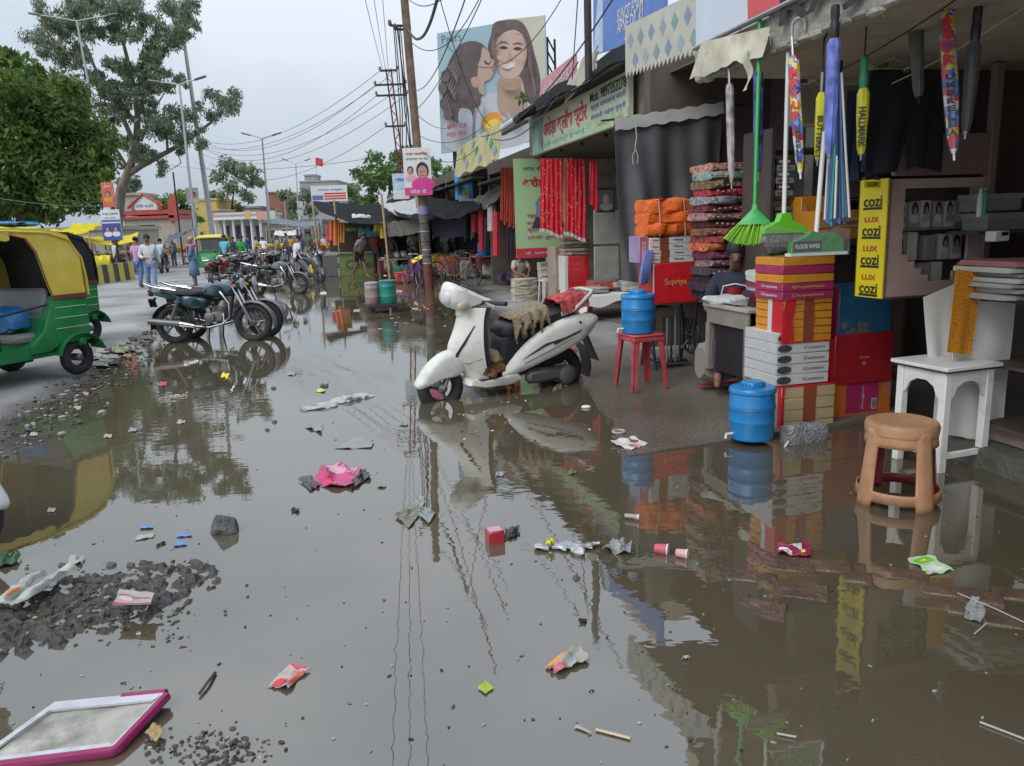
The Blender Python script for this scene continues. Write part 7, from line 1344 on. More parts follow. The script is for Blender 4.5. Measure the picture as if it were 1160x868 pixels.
# ================================================================== TREES
nprng=np.random.default_rng(11)
m_bark=mat('grey_bark',(.20,.17,.14),.9,var=.3,scale=3,bump=.6,bscale=12,stretch=(1,1,.3)); m_barkd=mat('dark_bark',(.07,.055,.045),.9,var=.3,bump=.6,bscale=12)
def leaves(name,clumps,size,n,m,parent,droop=.2,aspect=.42,shell=.55):
 """n leaves per unit clump, each a small folded diamond, spread through every clump"""
 C_=[];
 for(c,r_)in clumps:
  rx,ry,rz_=r_ if isinstance(r_,tuple)else(r_,r_,r_*.8); k=max(8,int(n*rx*rz_))
  d=nprng.normal(size=(k,3)); d/=np.linalg.norm(d,axis=1)[:,None]; q=(shell+(1-shell)*nprng.random(k))**.8*(.82+.36*nprng.random(k)); C_.append(np.array(c)+d*q[:,None]*np.array([rx,ry,rz_]))
 C_=np.concatenate(C_); N=len(C_); a=nprng.normal(size=(N,3)); a[:,2]-=droop*2; a/=np.linalg.norm(a,axis=1)[:,None]; t=nprng.normal(size=(N,3)); b_=np.cross(a,t); b_/=np.linalg.norm(b_,axis=1)[:,None]
 sz=size*(.6+.8*nprng.random(N))[:,None]; V_=np.stack([C_-a*sz,C_+b_*sz*aspect,C_+a*sz,C_-b_*sz*aspect],1).reshape(-1,3)
 me=bpy.data.meshes.new(name); Wi=np.array(WM(parent).inverted()); V_=V_@Wi[:3,:3].T+Wi[:3,3]
 me.vertices.add(4*N); me.vertices.foreach_set('co',V_.ravel().astype(np.float32)); me.loops.add(4*N); me.loops.foreach_set('vertex_index',np.arange(4*N)); me.polygons.add(N); me.polygons.foreach_set('loop_start',np.arange(0,4*N,4)); me.polygons.foreach_set('loop_total',np.full(N,4)); me.update(); me.validate()
 me.materials.append(m); o=bpy.data.objects.new(name,me); COL.objects.link(o); o.parent=parent; return o
def tree(name,label,base,trunks,clumps,size,n,ml,mb_,group=None,**kw):
 o=thing(name,label,'tree',base,0,group); b=MB()
 for pts,r0,r1 in trunks:b.tube(pts,[r0+(r1-r0)*i/(len(pts)-1)for i in range(len(pts))],mb_,9)
 b.build('trunk',o); leaves('crown',clumps,size,n,ml,o,**kw); return o
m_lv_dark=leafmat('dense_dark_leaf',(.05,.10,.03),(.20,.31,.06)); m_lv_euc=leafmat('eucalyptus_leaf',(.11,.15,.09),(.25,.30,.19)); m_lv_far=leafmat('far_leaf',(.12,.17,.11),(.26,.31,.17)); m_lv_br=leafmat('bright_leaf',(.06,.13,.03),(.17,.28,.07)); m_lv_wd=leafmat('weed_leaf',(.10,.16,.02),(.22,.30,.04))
Y=43; pxs=[(12,150,95),(60,120,60),(40,95,45),(95,150,48),(112,185,40),(75,190,60),(20,215,60),(100,220,42),(60,232,45),(118,215,24),(0,85,40),(20,70,24),(-60,140,90),(-70,220,80),(45,165,60),(125,165,14),(86,108,28),(8,245,30),(130,200,14)]
cl_=[]
for x,y,r_ in pxs:
 c=A(x-8,y,Y+rnd.uniform(-2.5,2.5)); q=r_*.8/871*Y
 for k in range(4):cl_.append((tuple(c+Vector((rnd.uniform(-.5,.5),rnd.uniform(-.5,.5),rnd.uniform(-.4,.4)))*q),q*rnd.uniform(.45,.75)))
bs=A(22,330,Y); bs.z=0
tree('broadleaf_tree','dense dark green tree behind the auto rickshaws at left',bs,[([bs,A(24,260,Y),A(20,200,Y),A(40,140,Y)],.32,.12),([A(24,250,Y),A(70,200,Y),A(95,170,Y)],.18,.06),([A(22,245,Y),A(-30,190,Y)],.18,.06)],cl_,.19,330,m_lv_dark,m_barkd)
Y=56; E_=lambda x,y,dy=0:A(x,y,Y+dy); bs=E_(128,330); bs.z=0
tr=[([bs,E_(132,262),E_(137,215),E_(146,193),E_(154,168),E_(156,130),E_(150,90),E_(140,50),E_(150,15)],.42,.07),([E_(142,200),E_(160,188),E_(190,172,1),E_(215,158,2),E_(240,138,2),E_(258,118,2)],.24,.05),([E_(154,168),E_(140,135,-1),E_(118,100,-1),E_(100,60,-1),E_(85,25,-1)],.18,.05),([E_(156,128),E_(168,100,1),E_(182,68,1),E_(200,30,1),E_(210,5,1)],.17,.04),([E_(118,100,-1),E_(80,65,-2),E_(55,40,-2),E_(45,15,-2)],.10,.03),([E_(190,172,1),E_(188,140),E_(200,115)],.10,.03),([E_(160,160),E_(172,128,1),E_(190,100,1)],.10,.03),([E_(146,193),E_(120,150,-1),E_(108,120,-1)],.12,.03),([E_(200,166,1),E_(205,185,1),E_(188,196,1)],.05,.02)]
pxs=[(40,40,13),(55,20,14),(62,55,14),(48,8,10),(45,62,8),(92,18,16),(108,32,15),(95,60,14),(76,70,14),(72,35,12),(130,12,16),(150,8,14),(172,25,16),(192,8,14),(206,22,13),(218,8,10),(222,30,7),(112,6,12),(152,38,12),(176,50,13),(198,45,12),(212,38,8),(110,84,14),(126,70,10),(120,102,12),(164,75,11),(182,62,11),(164,92,11),(150,98,7),(186,82,10),(192,100,8),(206,96,7),(135,42,10),(140,72,7),(186,145,16),(202,152,15),(214,136,13),(176,138,11),(196,128,10),(246,114,12),(258,121,13),(263,110,9),(240,131,8),(236,106,8),(228,120,7),(170,180,9),(186,186,9),(230,162,9),(180,196,6),(131,112,12),(114,122,11),(104,108,12),(142,128,8),(128,136,9),(90,92,10),(86,52,8),(204,172,7),(224,148,7),(160,150,6),(60,85,8),(72,98,8)]
pxs+=[(rnd.uniform(50,215),rnd.uniform(0,70),rnd.uniform(7,12))for k in range(22)]+[(rnd.uniform(85,180),rnd.uniform(70,140),rnd.uniform(6,10))for k in range(14)]+[(rnd.uniform(140,205),rnd.uniform(60,150),rnd.uniform(6,9))for k in range(12)]+[(rnd.uniform(98,172),rnd.uniform(85,180),rnd.uniform(7,11))for k in range(20)]
cl_=[]
for x,y,r_ in pxs:
 q=r_/871*Y
 for k in range(5):cl_.append((tuple(A(x+rnd.uniform(-.7,.7)*r_,y+rnd.uniform(-.6,.6)*r_,Y+rnd.uniform(-2.5,2.5))),q*rnd.uniform(.5,.95)))
tree('eucalyptus_tree','tall airy eucalyptus with pale forked trunk rising behind the dark tree',bs,tr,cl_,.13,500,m_lv_euc,m_bark,droop=.7,aspect=.32,shell=.0)
def blobtree(label,pxs,Y,size,n,ml,base_px,group='trees beyond the market',name='leafy_tree',sp=.15):
 cl_=[]
 for x,y,r_ in pxs:
  q=r_/871*Y
  for k in range(4):cl_.append((tuple(A(x+rnd.uniform(-.6,.6)*r_,y+rnd.uniform(-.55,.55)*r_,Y+rnd.uniform(-1,1)*q)),q*rnd.uniform(.55,.95)))
 bs=A(base_px[0],290,Y); bs.z=0; return tree(name,label,bs,[([bs,A(base_px[0],base_px[1]+15,Y),A(base_px[0]+3,base_px[1]-10,Y)],.25,.08)],cl_,size,n,ml,m_barkd,group,shell=sp)
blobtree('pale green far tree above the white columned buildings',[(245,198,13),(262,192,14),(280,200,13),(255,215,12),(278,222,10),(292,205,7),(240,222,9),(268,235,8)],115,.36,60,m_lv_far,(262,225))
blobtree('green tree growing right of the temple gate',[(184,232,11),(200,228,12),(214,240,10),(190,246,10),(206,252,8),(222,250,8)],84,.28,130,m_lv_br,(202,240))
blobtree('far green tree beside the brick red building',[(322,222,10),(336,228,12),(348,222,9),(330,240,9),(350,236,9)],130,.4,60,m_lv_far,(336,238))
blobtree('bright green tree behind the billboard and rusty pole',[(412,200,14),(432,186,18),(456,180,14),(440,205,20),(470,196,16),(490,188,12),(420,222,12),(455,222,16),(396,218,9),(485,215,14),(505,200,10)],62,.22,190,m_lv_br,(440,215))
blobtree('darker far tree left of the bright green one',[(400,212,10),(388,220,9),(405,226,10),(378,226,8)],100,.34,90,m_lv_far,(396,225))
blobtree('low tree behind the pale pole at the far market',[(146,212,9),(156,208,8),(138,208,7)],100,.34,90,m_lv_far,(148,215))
for k,(x,y,r_,Y,lab)in enumerate(((592,110,6,17,'small yellow green weed sprouting on the roof edge before the billboard'),(640,112,10,15.5,'dark leafy weed sprouting on the roof right of the billboard'),(580,135,5,17.5,'low yellow green weed on the roof below the billboard'))):
 c=A(x,y,Y); q=r_/871*Y; o=thing('roof_weed',lab,'plant',c-ZV*q*2); b=MB(); b.tube([c-ZV*q*2.4,c+ZV*q*.5],.008,m_barkd,5); b.build('stem',o); leaves('foliage',[(tuple(c+Vector((rnd.uniform(-.6,.6),0,rnd.uniform(-1,.6)))*q),q*.5)for i in range(6)],.06,700,m_lv_wd if k!=1 else m_lv_dark,o,shell=.1)
# ================================================================== BILLBOARD
BN=Vector((.10,-1,0)).normalized(); BO=A(558,100,31); BR_=BN.cross(ZV).normalized()*-1
if BR_.x<0:BR_=-BR_
Bp=lambda x,y,w=0:PPL(x,y,BO,BN)+BN*w
o=thing('billboard','tall roof billboard of a smiling woman kissed on the cheek by a child','billboard',Bp(558,168))
c4=[Bp(500,174),Bp(622,158),Bp(618,17),Bp(495,38)]; b=MB(); b.add(c4+[p-BN*.12 for p in c4],[(0,1,2,3),(7,6,5,4),(0,1,5,4),(1,2,6,5),(2,3,7,6),(3,0,4,7)],mat('billboard_pale_blue',(.33,.47,.52),.4,var=.12,scale=.25)); b.build('panel',o)
K=lambda x,y:(480+x/5.106,10+y/5.106)
lay=[0]
def art(pts,m,sm=True,name='printed_panel'):
 lay[0]+=1; w=.006+.004*lay[0]; pp=[Bp(*K(*p))for p in pts]; o0=pp[0]; q=[((p-o0).dot(BR_),(p-o0).z)for p in pp]
 if sm:q=smoothpts(q,5)
 b=MB(); b.prism(q,BR_,ZV,BN,.003,m,o0+BN*w); return b.build(name,o,0)
pm=lambda n_,c,v=.06,s=1.2:mat('print_'+n_,c,.45,var=v,scale=s)
art([(470,62),(700,40),(705,380),(690,640),(600,700),(500,400)],pm('beige_glow',(.52,.52,.40),.1,.3),False)
art([(120,660),(240,560),(420,480),(640,520),(660,700),(520,800),(160,820)],pm('white_blouse',(.50,.51,.54),.15,.6))
art([(405,85),(470,66),(560,74),(610,150),(640,260),(668,370),(676,470),(640,560),(590,520),(560,400),(420,300),(375,270),(372,210),(390,150)],pm('brown_hair',(.13,.09,.085),.35,2.5))
art([(440,400),(560,400),(565,480),(600,560),(520,640),(440,600),(425,500)],pm('neck_skin',(.42,.29,.22),.08))
art([(480,132),(540,128),(585,180),(595,260),(580,330),(550,385),(500,408),(450,390),(415,330),(408,260),(425,180)],pm('face_skin',(.55,.39,.31),.06))
art([(440,316),(480,322),(526,312),(515,340),(482,348),(452,336)],pm('smile',(.68,.64,.60),.02)); art([(446,340),(482,352),(520,338),(484,362)],pm('lip',(.38,.13,.12),.02))
for x,y in((462,226),(543,232)):
 art([(x-26,y),(x,y-9),(x+24,y+2),(x,y+9)],pm('eye',(.05,.035,.03),.02)); art([(x-32,y-24),(x,y-36),(x+30,y-22),(x,y-28)],pm('brow',(.10,.06,.05),.02))
art([(494,240),(504,280),(514,290),(498,300),(484,292)],pm('nose_shade_print',(.47,.31,.24),.02))
art([(150,300),(200,220),(262,190),(330,200),(375,260),(355,320),(330,400),(340,480),(310,540),(250,620),(180,645),(120,600),(112,520),(100,420),(130,360)],pm('child_hair',(.115,.085,.085),.3,3))
art([(340,225),(378,255),(385,290),(408,305),(402,330),(412,350),(400,380),(380,410),(350,430),(350,500),(320,480),(310,420),(315,330),(330,280)],pm('child_skin',(.46,.32,.26),.06))
art([(272,412),(290,396),(318,402),(326,430),(305,458),(282,448)],pm('child_ear',(.45,.28,.21),.05)); art([(352,300),(372,318),(390,300),(375,326),(352,316)],pm('lash',(.06,.04,.04),.02)); art([(396,345),(412,352),(398,368)],pm('lip',(.38,.13,.12),.02))
art([(345,640),(380,606),(425,602),(446,625),(442,680),(400,700),(350,700)],pm('orange_logo',(.75,.33,.02),.15)); art([(355,690),(380,650),(420,640),(440,690)],pm('yellow_logo',(.75,.6,.1),.1))
for k in range(9):art([(430-4*k+40*(k%2),120+20*k),(395+3*k,180+18*k),(392+4*k,250+14*k),(398+4*k,250+14*k),(402+3*k,185+18*k)],pm('hair_light',(.19,.135,.12),.2))
for k in range(8):art([(592+5*k,200+34*k),(612+5*k,260+30*k),(606+5*k,330+26*k),(601+5*k,330+26*k),(605+5*k,260+30*k)],pm('hair_light',(.19,.135,.12),.2))
for k in range(14):art([(175+13*(k%5)-4*k,270+22*k),(150+12*(k%5)-3*k,310+22*k),(140+14*(k%5)-2*k,350+20*k),(148+14*(k%5)-2*k,352+20*k),(160+12*(k%5)-3*k,312+22*k)],pm('child_hair_light',(.165,.125,.12),.2))
for x,y in((118,560),(108,470),(125,400),(140,620),(205,640),(270,600),(305,545)):art([(x-22,y-26),(x+10,y-34),(x+24,y),(x+6,y+30),(x-20,y+18)],pm('child_hair',(.115,.085,.085),.3,3))
for x,y in((440,290),(556,288)):art([(x-20,y),(x,y-16),(x+20,y),(x,y+16)],pm('cheek',(.58,.37,.30),.04))
art([(508,150),(560,165),(580,230),(572,300),(586,240),(572,170)],pm('hairline',(.40,.27,.21),.1)); art([(440,420),(500,436),(556,416),(540,470),(490,480),(455,462)],pm('neck_tone',(.36,.24,.18),.1)); art([(300,640),(330,560),(345,560),(330,650),(322,760),(300,760)],pm('blouse_fold',(.40,.42,.46),.1)); art([(480,600),(520,640),(590,590),(560,660),(500,690)],pm('blouse_fold',(.40,.42,.46),.1)); art([(200,600),(260,590),(280,640),(270,780),(220,790)],pm('grey_shirt',(.33,.36,.42),.2))
txt('Pears',face(Bp(*K(158,186),.42),Bp(*K(210,176))-Bp(*K(105,194)),ZV),104/5.1/871*31,40/5.1/871*31,pm('navy_ink',(.05,.09,.14)),o)
for s_,y in(('बिना चेक',684),('नाइट केयर',730)):txt(s_,face(Bp(*K(190,y),.42),Bp(*K(240,y-6))-Bp(*K(130,y+8)),ZV),112/5.1/871*31,34/5.1/871*31,pm('maroon_ink',(.33,.03,.08)),o,bold=.015)
b=MB(); e=Bp(621,40,-.3); f2=Bp(623,130,-.3)
for dx in(0,.35):b.tube([e+BR_*dx-BN*dx,f2+BR_*dx-BN*dx],.05,m_iron,6)
for k in range(7):b.tube([e.lerp(f2,k/6),e.lerp(f2,min((k+1)/6,1))+BR_*.35-BN*.35],.035,m_iron,5)
b.build('side_truss',o); b=MB()
for x in(515,560,605):p=Bp(x,165,-.2); b.tube([p,Vector((p.x,p.y,0))],.08,m_iron,8)
b.build('support_post',o)
# ================================================================== POLES, LAMPS, WIRES
m_rust=mat('rusty_steel',(.19,.125,.085),.8,metal=.2,var=.35,scale=4,dirt=.6,dcol=(.08,.05,.04),bump=.3); m_maroon=mat('maroon_band',(.15,.035,.03),.7,dirt=.4); m_galv=mat('galvanised',(.42,.44,.44),.5,metal=.3,dirt=.2)
pb=G(487,330,0); ptop=A(456,-25,pb.y); o=thing('utility_pole','tall rusty leaning utility pole with a poster board tied to it','utility pole',pb)
b=MB(); b.tube([pb-ZV*.1,pb.lerp(ptop,1)],[.115,.10],m_rust,14); b.build('shaft',o)
def band(t0,t1,m,nm,r_=.122):
 b=MB(); b.tube([pb.lerp(ptop,t0),pb.lerp(ptop,t1)],r_,m,14); return b.build(nm,o)
tz=lambda y:(330-y)/355.0
band(tz(332),tz(298),m_maroon,'painted_band'); band(tz(298),tz(240),mat('grimy_grey_wrap',(.12,.11,.10),.8,var=.4),'wrapping')
for k,y in enumerate((296,288,280,270,258,248)):b=MB(); p=pb.lerp(ptop,tz(y)); b.torus(p,.122,.012,m_iron if k%2 else m_galv,None,16,6); b.build('wire_band',o)
band(tz(238),tz(228),mat('violet_sticker',(.25,.22,.42),.5),'sticker',.125)
for y,w in((26,.42),(30,.3)):p=pb.lerp(ptop,tz(y)); b=MB(); b.tube([p-SA*w,p+SA*.1],.03,m_iron,6); b.ell(p-SA*w+ZV*.06,(.05,.05,.08),m_rust); b.build('cross_arm',o)
b=MB()
for k in range(6):
 d=Vector((-.16-.03*k,-.08*(k%3),0)); b.tube([pb.lerp(ptop,tz(26))+d,pb.lerp(ptop,tz(120))+d*.8+Vector((rnd.uniform(-.1,.1),0,0)),pb.lerp(ptop,tz(160))+d*rnd.uniform(.5,1.4),pb.lerp(ptop,tz(215))+d*.7],.014,m_black,5)
b.build('cable_bundle',o)
def board(name,label,corners_px,Y,m,th=.05):
 a=A(*corners_px[0],Y); w=LX(a,Vector((1,0,0)),corners_px[1][0]); h=LY(a,ZV,corners_px[1][1]); o=thing(name,label,'sign',a+Vector((w/2,0,0))); X=Vector((1,0,0)); MB().obox(a,X*w,Vector((0,th,0)),ZV*h,m,.006).build('panel',o)
 return o,(lambda x,z,d=.004:face(a+X*w*x+ZV*h*z-Vector((0,d,0)),X,ZV)),a,w,h
def portrait(o,a,w,h,x,z,s_,cs,hair=m_sil):
 X=Vector((1,0,0)); c=a+X*w*x+ZV*h*z-Vector((0,.008,0)); b=MB(); b.ell(c-ZV*s_*1.25,(s_*1.15,.004,s_*.75),cs,None,14,8); b.ell(c+ZV*s_*.12-Vector((0,.004,0)),(s_*.62,.004,s_*.8),hair,None,14,8); b.ell(c-Vector((0,.010,0))-ZV*s_*.05,(s_*.46,.004,s_*.62),mat('print_warm_skin',(.42,.25,.18),.5),None,14,8); [b.ell(c+X*s_*.2*q_-Vector((0,.016,0))+ZV*s_*.02,(s_*.09,.003,s_*.05),hair,None,8,5)for q_ in(-1,1)]; b.ell(c-Vector((0,.016,0))-ZV*s_*.38,(s_*.16,.003,s_*.05),m_sred,None,8,5); b.build('printed_portrait',o)
Yp=pb.y-.25; o,f,a,w,h=board('poster_board','white and pink poster of a woman tied to the rusty pole',((459,222),(490,168)),Yp,m_wht)
portrait(o,a,w,h,.68,.50,.26,mat('print_pink_sari',(.6,.04,.25),.5)); portrait(o,a,w,h,.24,.52,.13,mat('print_pale_pink',(.6,.4,.45),.5))
for z,s_,hh_,mm in((.88,'नगर पालिका',.07,m_sred),(.77,'अध्यक्ष पद हेतु',.06,mat('print_green_ink',(.05,.25,.15),.5))):txt(s_,f(.5,z),w*.8,h*hh_,mm,o,bold=.02)
b=MB(); b.obox(a-Vector((0,.004,0)),Vector((w,0,0)),Vector((0,.003,0)),ZV*h*.17,mat('print_pink',(.6,.05,.25),.5)); b.build('printed_panel',o); txt('वोट दें',f(.5,.085,.008),w*.6,h*.09,m_wht,o,bold=.02)
o,f,a,w,h=board('poster_board','pale blue poster board behind the pink one on the rusty pole',((446,226),(464,197)),Yp+.35,mat('pale_blue_board',(.42,.58,.68),.5)); txt('शिक्षा',f(.5,.75),w*.7,h*.18,m_bluetxt,o,bold=.02); b=MB(); b.obox(a-Vector((0,.004,0)),Vector((w,0,0)),Vector((0,.003,0)),ZV*h*.35,m_wht); b.build('printed_panel',o)
o,f,a,w,h=board('sign_board','white sign board with blue and red lettering above the far stalls',((353,229),(394,211)),58,m_wht)
txt('जनता मार्केट',f(.55,.72),w*.7,h*.2,m_bluetxt,o,bold=.02); b=MB()
for k in range(3):b.obox(a+Vector((w*.36,-.006,h*(.12+.16*k))),Vector((w*.6,0,0)),Vector((0,.004,0)),ZV*h*.10,m_red)
b.obox(a+Vector((w*.03,-.006,h*.1)),Vector((w*.3,0,0)),Vector((0,.004,0)),ZV*h*.3,m_bluetxt); b.build('printed_panel',o)
b=MB(); b.tube([a+Vector((w*.2,.1,0)),Vector((a.x+w*.2,a.y+.1,0))],.08,m_galv,8); b.tube([a+Vector((w*.8,.1,0)),Vector((a.x+w*.8,a.y+.1,0))],.08,m_galv,8); b.build('post',o)
qb=A(463,262,33); qb=Vector((qb.x+.12,33,0)); qt=A(440,78,33); o=thing('utility_pole','dark red steel power pole with cross arms and insulators','utility pole',qb); b=MB()
for d in(-.10,.10):b.tube([qb+Vector((d,0,0)),qt+Vector((d,0,0))],.035,m_maroon,6)
for k in range(26):b.tube([qb.lerp(qt,k/26)+Vector((-.1 if k%2 else.1,0,0)),qb.lerp(qt,(k+1)/26)+Vector((.1 if k%2 else-.1,0,0))],.018,m_maroon,5)
b.build('shaft',o); armp={}
for k,(y,w)in enumerate(((80,.35),(96,.62),(108,.62),(143,.4))):
 p=A(440+(y-78)*.125,y,33); b=MB(); b.box(p,(2*w,.08,.07),m_iron); b.build('cross_arm',o); armp[k]=(p-Vector((w,0,0)),p+Vector((w,0,0)))
 for s_ in(-1,1):b=MB(); b.lathe([(.03,0),(.07,.03),(.03,.06),(.07,.09),(.04,.14),(.02,.15)],mat('porcelain',(.35,.2,.15),.3),p+Vector((w*s_,0,.03)),None,10); b.build('insulator',o)
def lamp(label,top,low,Y,arms,r_=.075,group='double arm street lamps'):
 t_,l_=A(*top,Y),A(*low,Y); d=l_-t_; bs=t_+d*(t_.z/-d.z); o=thing('street_lamp',label,'street lamp',bs,0,group); b=MB(); b.tube([bs,t_],[r_*1.3,r_*.75],m_galv,10); b.build('pole',o)
 for ax,ay in arms:
  e=A(ax,ay,Y); b=MB(); b.tube([t_,t_.lerp(e,.5)+ZV*.02,e],.035,m_galv,6); b.build('arm',o); dr=(e-t_).normalized(); b=MB(); b.loft([[e+dr*x+Vector((0,y*w,0))+ZV*z for y,z in((-1,0),(-.6,.06),(.6,.06),(1,0),(.7,-.05),(-.7,-.05))]for x,w in((-.1,.05),(.05,.11),(.45,.13),(.6,.08))],m_eng); b.build('lamp_head',o)
 return o
lamp('double arm street lamp standing before the eucalyptus, nearest of the lamps',(87,24),(109,142),49,((44,17),(122,18)))
lamp('double arm street lamp in front of the right half of the eucalyptus',(203,96),(218,232),46,((180,93),(222,90)))
lamp('slender street lamp beyond the pale far tree',(297,157),(304,245),62,((282,153),(310,153)))
lamp('distant street lamp left of the white sign board',(335,186),(338,242),88,((325,182),(346,182)))
t_,l_=A(208,44,60),A(238,246,60); d=l_-t_; bs=t_+d*(t_.z/-d.z); b=MB(); b.tube([bs,t_],[.22,.12],m_galv,12); tag(b.build('mast'),'tall pale tapering mast leaning left beside the eucalyptus','mast')
for k,(x,y0,y1,Y,lab)in enumerate(((196,195,285,50,'thin dark post near the temple gate'),(340,228,262,66,'pale pole with meter boxes at the far market'),(303,214,262,95,'thin pale post at the end of the road'),(322,228,258,70,'slim white post beside the far tree'))):
 p=A(x,y0,Y); o=thing('post',lab,'post',(p.x,Y,0)); b=MB(); b.tube([Vector((p.x,Y,0)),p],.05 if k!=1 else.10,m_galv if k else m_iron,8); b.build('shaft',o)
 if k==1:
  for yy in(232,242):q_=A(x,yy,Y-.15); b=MB(); b.box(q_,(.42,.2,.5),m_wht,None,.02); b.build('meter_box',o)
m_wire=mat('weathered_cable',(.07,.07,.075),.7)
def wire(a,b_,s_,lab,r_=.010,m=m_wire,n=16):
 b=MB(); b.tube(sag(a,b_,s_,n),r_*.85,m,5); o=tag(b.build('overhead_wire'),lab,'wire','overhead wires'); return o
LW='overhead wire running from the dark red pole to the poles at left'; TP=[armp[0][0],armp[0][1],armp[1][0],armp[1][1],armp[2][0],armp[2][1],armp[3][0]]
ends=[(225,158),(222,164),(228,160),(226,166),(230,168),(224,172),(220,182)]
for k,(p,e)in enumerate(zip(TP,ends)):wire(p,A(*e,60),1.3+.08*k,LW,.013)
wire(A(430,178,33),A(180,185,60),.5,LW,.012); wire(A(238,185,60),A(290,205,88),.3,LW,.012)
NW='overhead wire passing high from the dark red pole toward the camera'
for k in range(3):wire(A(434+3*k,80,33),Vector((-1.6+.35*k,6,7.2)),.35,NW,.010)
RW_='service wire crossing from the rusty pole over the shop roofs'
pt=pb.lerp(ptop,tz(26)); pu=pb.lerp(ptop,tz(-8))
for a_,e,s_,r_ in((pt,A(497,-8,14),.5,.035),(pu,A(520,-20,12),.3,.012),(pb.lerp(ptop,tz(40)),A(548,-12,15),.6,.012),(pb.lerp(ptop,tz(120)),A(548,-6,12),.2,.010),(A(496,-10,14),A(560,145,20),.5,.010),(pb.lerp(ptop,tz(120)),A(520,138,26),.3,.010),(pb.lerp(ptop,tz(145)),A(548,143,20),.3,.010),(pb.lerp(ptop,tz(160)),A(556,150,18),.5,.010),(A(545,155,17),A(700,-10,9),.35,.012),(pb.lerp(ptop,tz(95)),A(530,-10,9),.35,.010),(A(505,50,16),A(640,-8,12),.7,.009),(A(560,158,16),A(655,70,12),.35,.012),(A(648,90,12.5),A(655,-8,11.6),.02,.010)):wire(a_,e,s_,RW_,r_)
wire(pb.lerp(ptop,tz(200)),A(545,185,22),.35,'slack wire from the rusty pole to the yellow awning',.010)
wire(A(0,225,18),A(118,232,33),.1,'thin pale wire across the dark tree at left',.006,m_galv)
# ================================================================== LEFT MARKET AND FAR END OF THE ROAD
m_kb=mat('kerb_black',(.05,.048,.045),.7,dirt=.4,dcol=(.14,.13,.11)); m_ky=mat('kerb_yellow',(.55,.44,.05),.6,dirt=.45,dcol=(.25,.22,.14))
k0,k1=G(40,334,.03),G(153,316,.03); kd=(k1-k0); kn=kd.length; kd=kd.normalized(); kp_=Vector((-kd.y,kd.x,0)); o=thing('kerb_barrier','concrete road barrier painted in yellow and black stripes','barrier',k0)
b=MB(); n_=16
for i in range(n_):
 a=k0+kd*kn*i/n_; c=k0+kd*kn*(i+1)/n_; m=m_ky if i%2 else m_kb; sl=kd*.12
 b.loft([[a+kp_*y+ZV*z+sl*z for y,z in((-.02,0),(.05,.72),(.25,.72),(.32,0))],[c+kp_*y+ZV*z+sl*z for y,z in((-.02,0),(.05,.72),(.25,.72),(.32,0))]],m)
b.build('barrier_wall',o)
m_ytp=mat('yellow_tarp',(.68,.55,.02),.45,var=.15,dirt=.15)
def stall_roof(label,c4,sagz,posts,m=m_ytp,nz_=.12):
 o=thing('market_awning',label,'awning',(c4[0]+c4[1])/2); p=c4; b=MB(); b.grid(16,10,lambda u,v:p[0].lerp(p[1],u).lerp(p[3].lerp(p[2],u),v)-ZV*(sagz*4*u*(1-u))+ZV*nz_*fbm((u*6,v*5,p[0].x)),m,.02); b.build('sheet',o)
 for q_ in posts:b=MB(); b.tube([Vector((q_.x,q_.y,0)),q_],.035,mat('bamboo',(.4,.3,.16),.7),6); b.build('post',o)
 return o
def four(x0,y0,x1,y1,Ya,Yb,drop=4):return[A(x0,y1,Ya),A(x1,y1-2,Ya),A(x1+3,y0,Yb),A(x0-3,y0+drop,Yb)]
for lab,q_,s_ in(('yellow tarpaulin awning just above the nearest rickshaw roof',four(28,257,80,272,35,38.5),.15),('bright yellow tarpaulin pitched highest among the market stalls',[A(76,268,36),A(100,262,36),A(116,253,39),A(82,254,39)],.0),('long low yellow tarpaulin behind the poster boards',four(98,263,154,274,37,40),.2)):stall_roof(lab,q_,s_,[q_[0],q_[1],q_[2]])
q_=[A(186,276,44),A(213,262,44),A(222,258,47),A(192,266,47)]; stall_roof('dark grey tilted awning over the carts beyond the walking man',q_,.05,[q_[0],q_[1],q_[3]],mat('slate_tarp',(.12,.14,.17),.5,var=.2))
q_=[A(303,252,60),A(360,256,56),A(362,250,62),A(318,248,66)]; stall_roof('flat slate blue awning over the far stalls left of the black tarpaulin',q_,.1,[q_[0],q_[1],q_[3]],mat('slate_blue_tarp',(.10,.14,.18),.5,var=.2))
q_=[A(310,266,54),A(335,266,54),A(335,261,58),A(312,261,58)]; stall_roof('white awning low over the far crowd',q_,.05,[q_[0],q_[1]],m_wht)
def pushcart(label,P,L_,heapcol,nm,group='market pushcarts'):
 o=thing('pushcart',label,'cart',P,YAW,group); b=MB(); b.obox(P-SA*L_/2+ZV*.78,SA*L_,SB*1.0,ZV*.06,m_brownwood); b.build('cart_bed',o)
 for s_ in(-.38,.38):
  for t_ in(.1,.9):c=P+SA*L_*s_+SB*t_+ZV*.33; b=MB(); b.torus(c,.30,.03,m_tyre,along(SB),18,6); b.tube([c,c+ZV*.45],.02,m_iron,5); b.build('wheel',o)
 b=MB()
 for k in range(26):c=P+SA*rnd.uniform(-.42,.42)*L_+SB*rnd.uniform(.1,.9)+ZV*(.86+rnd.uniform(0,.22)); b.ell(c,(rnd.uniform(.08,.16),rnd.uniform(.08,.16),rnd.uniform(.06,.12)),heapcol,None,8,6)
 tag(b.build('produce_heap'),f'heap of {nm} on a market pushcart','produce','produce heaped on the pushcarts')
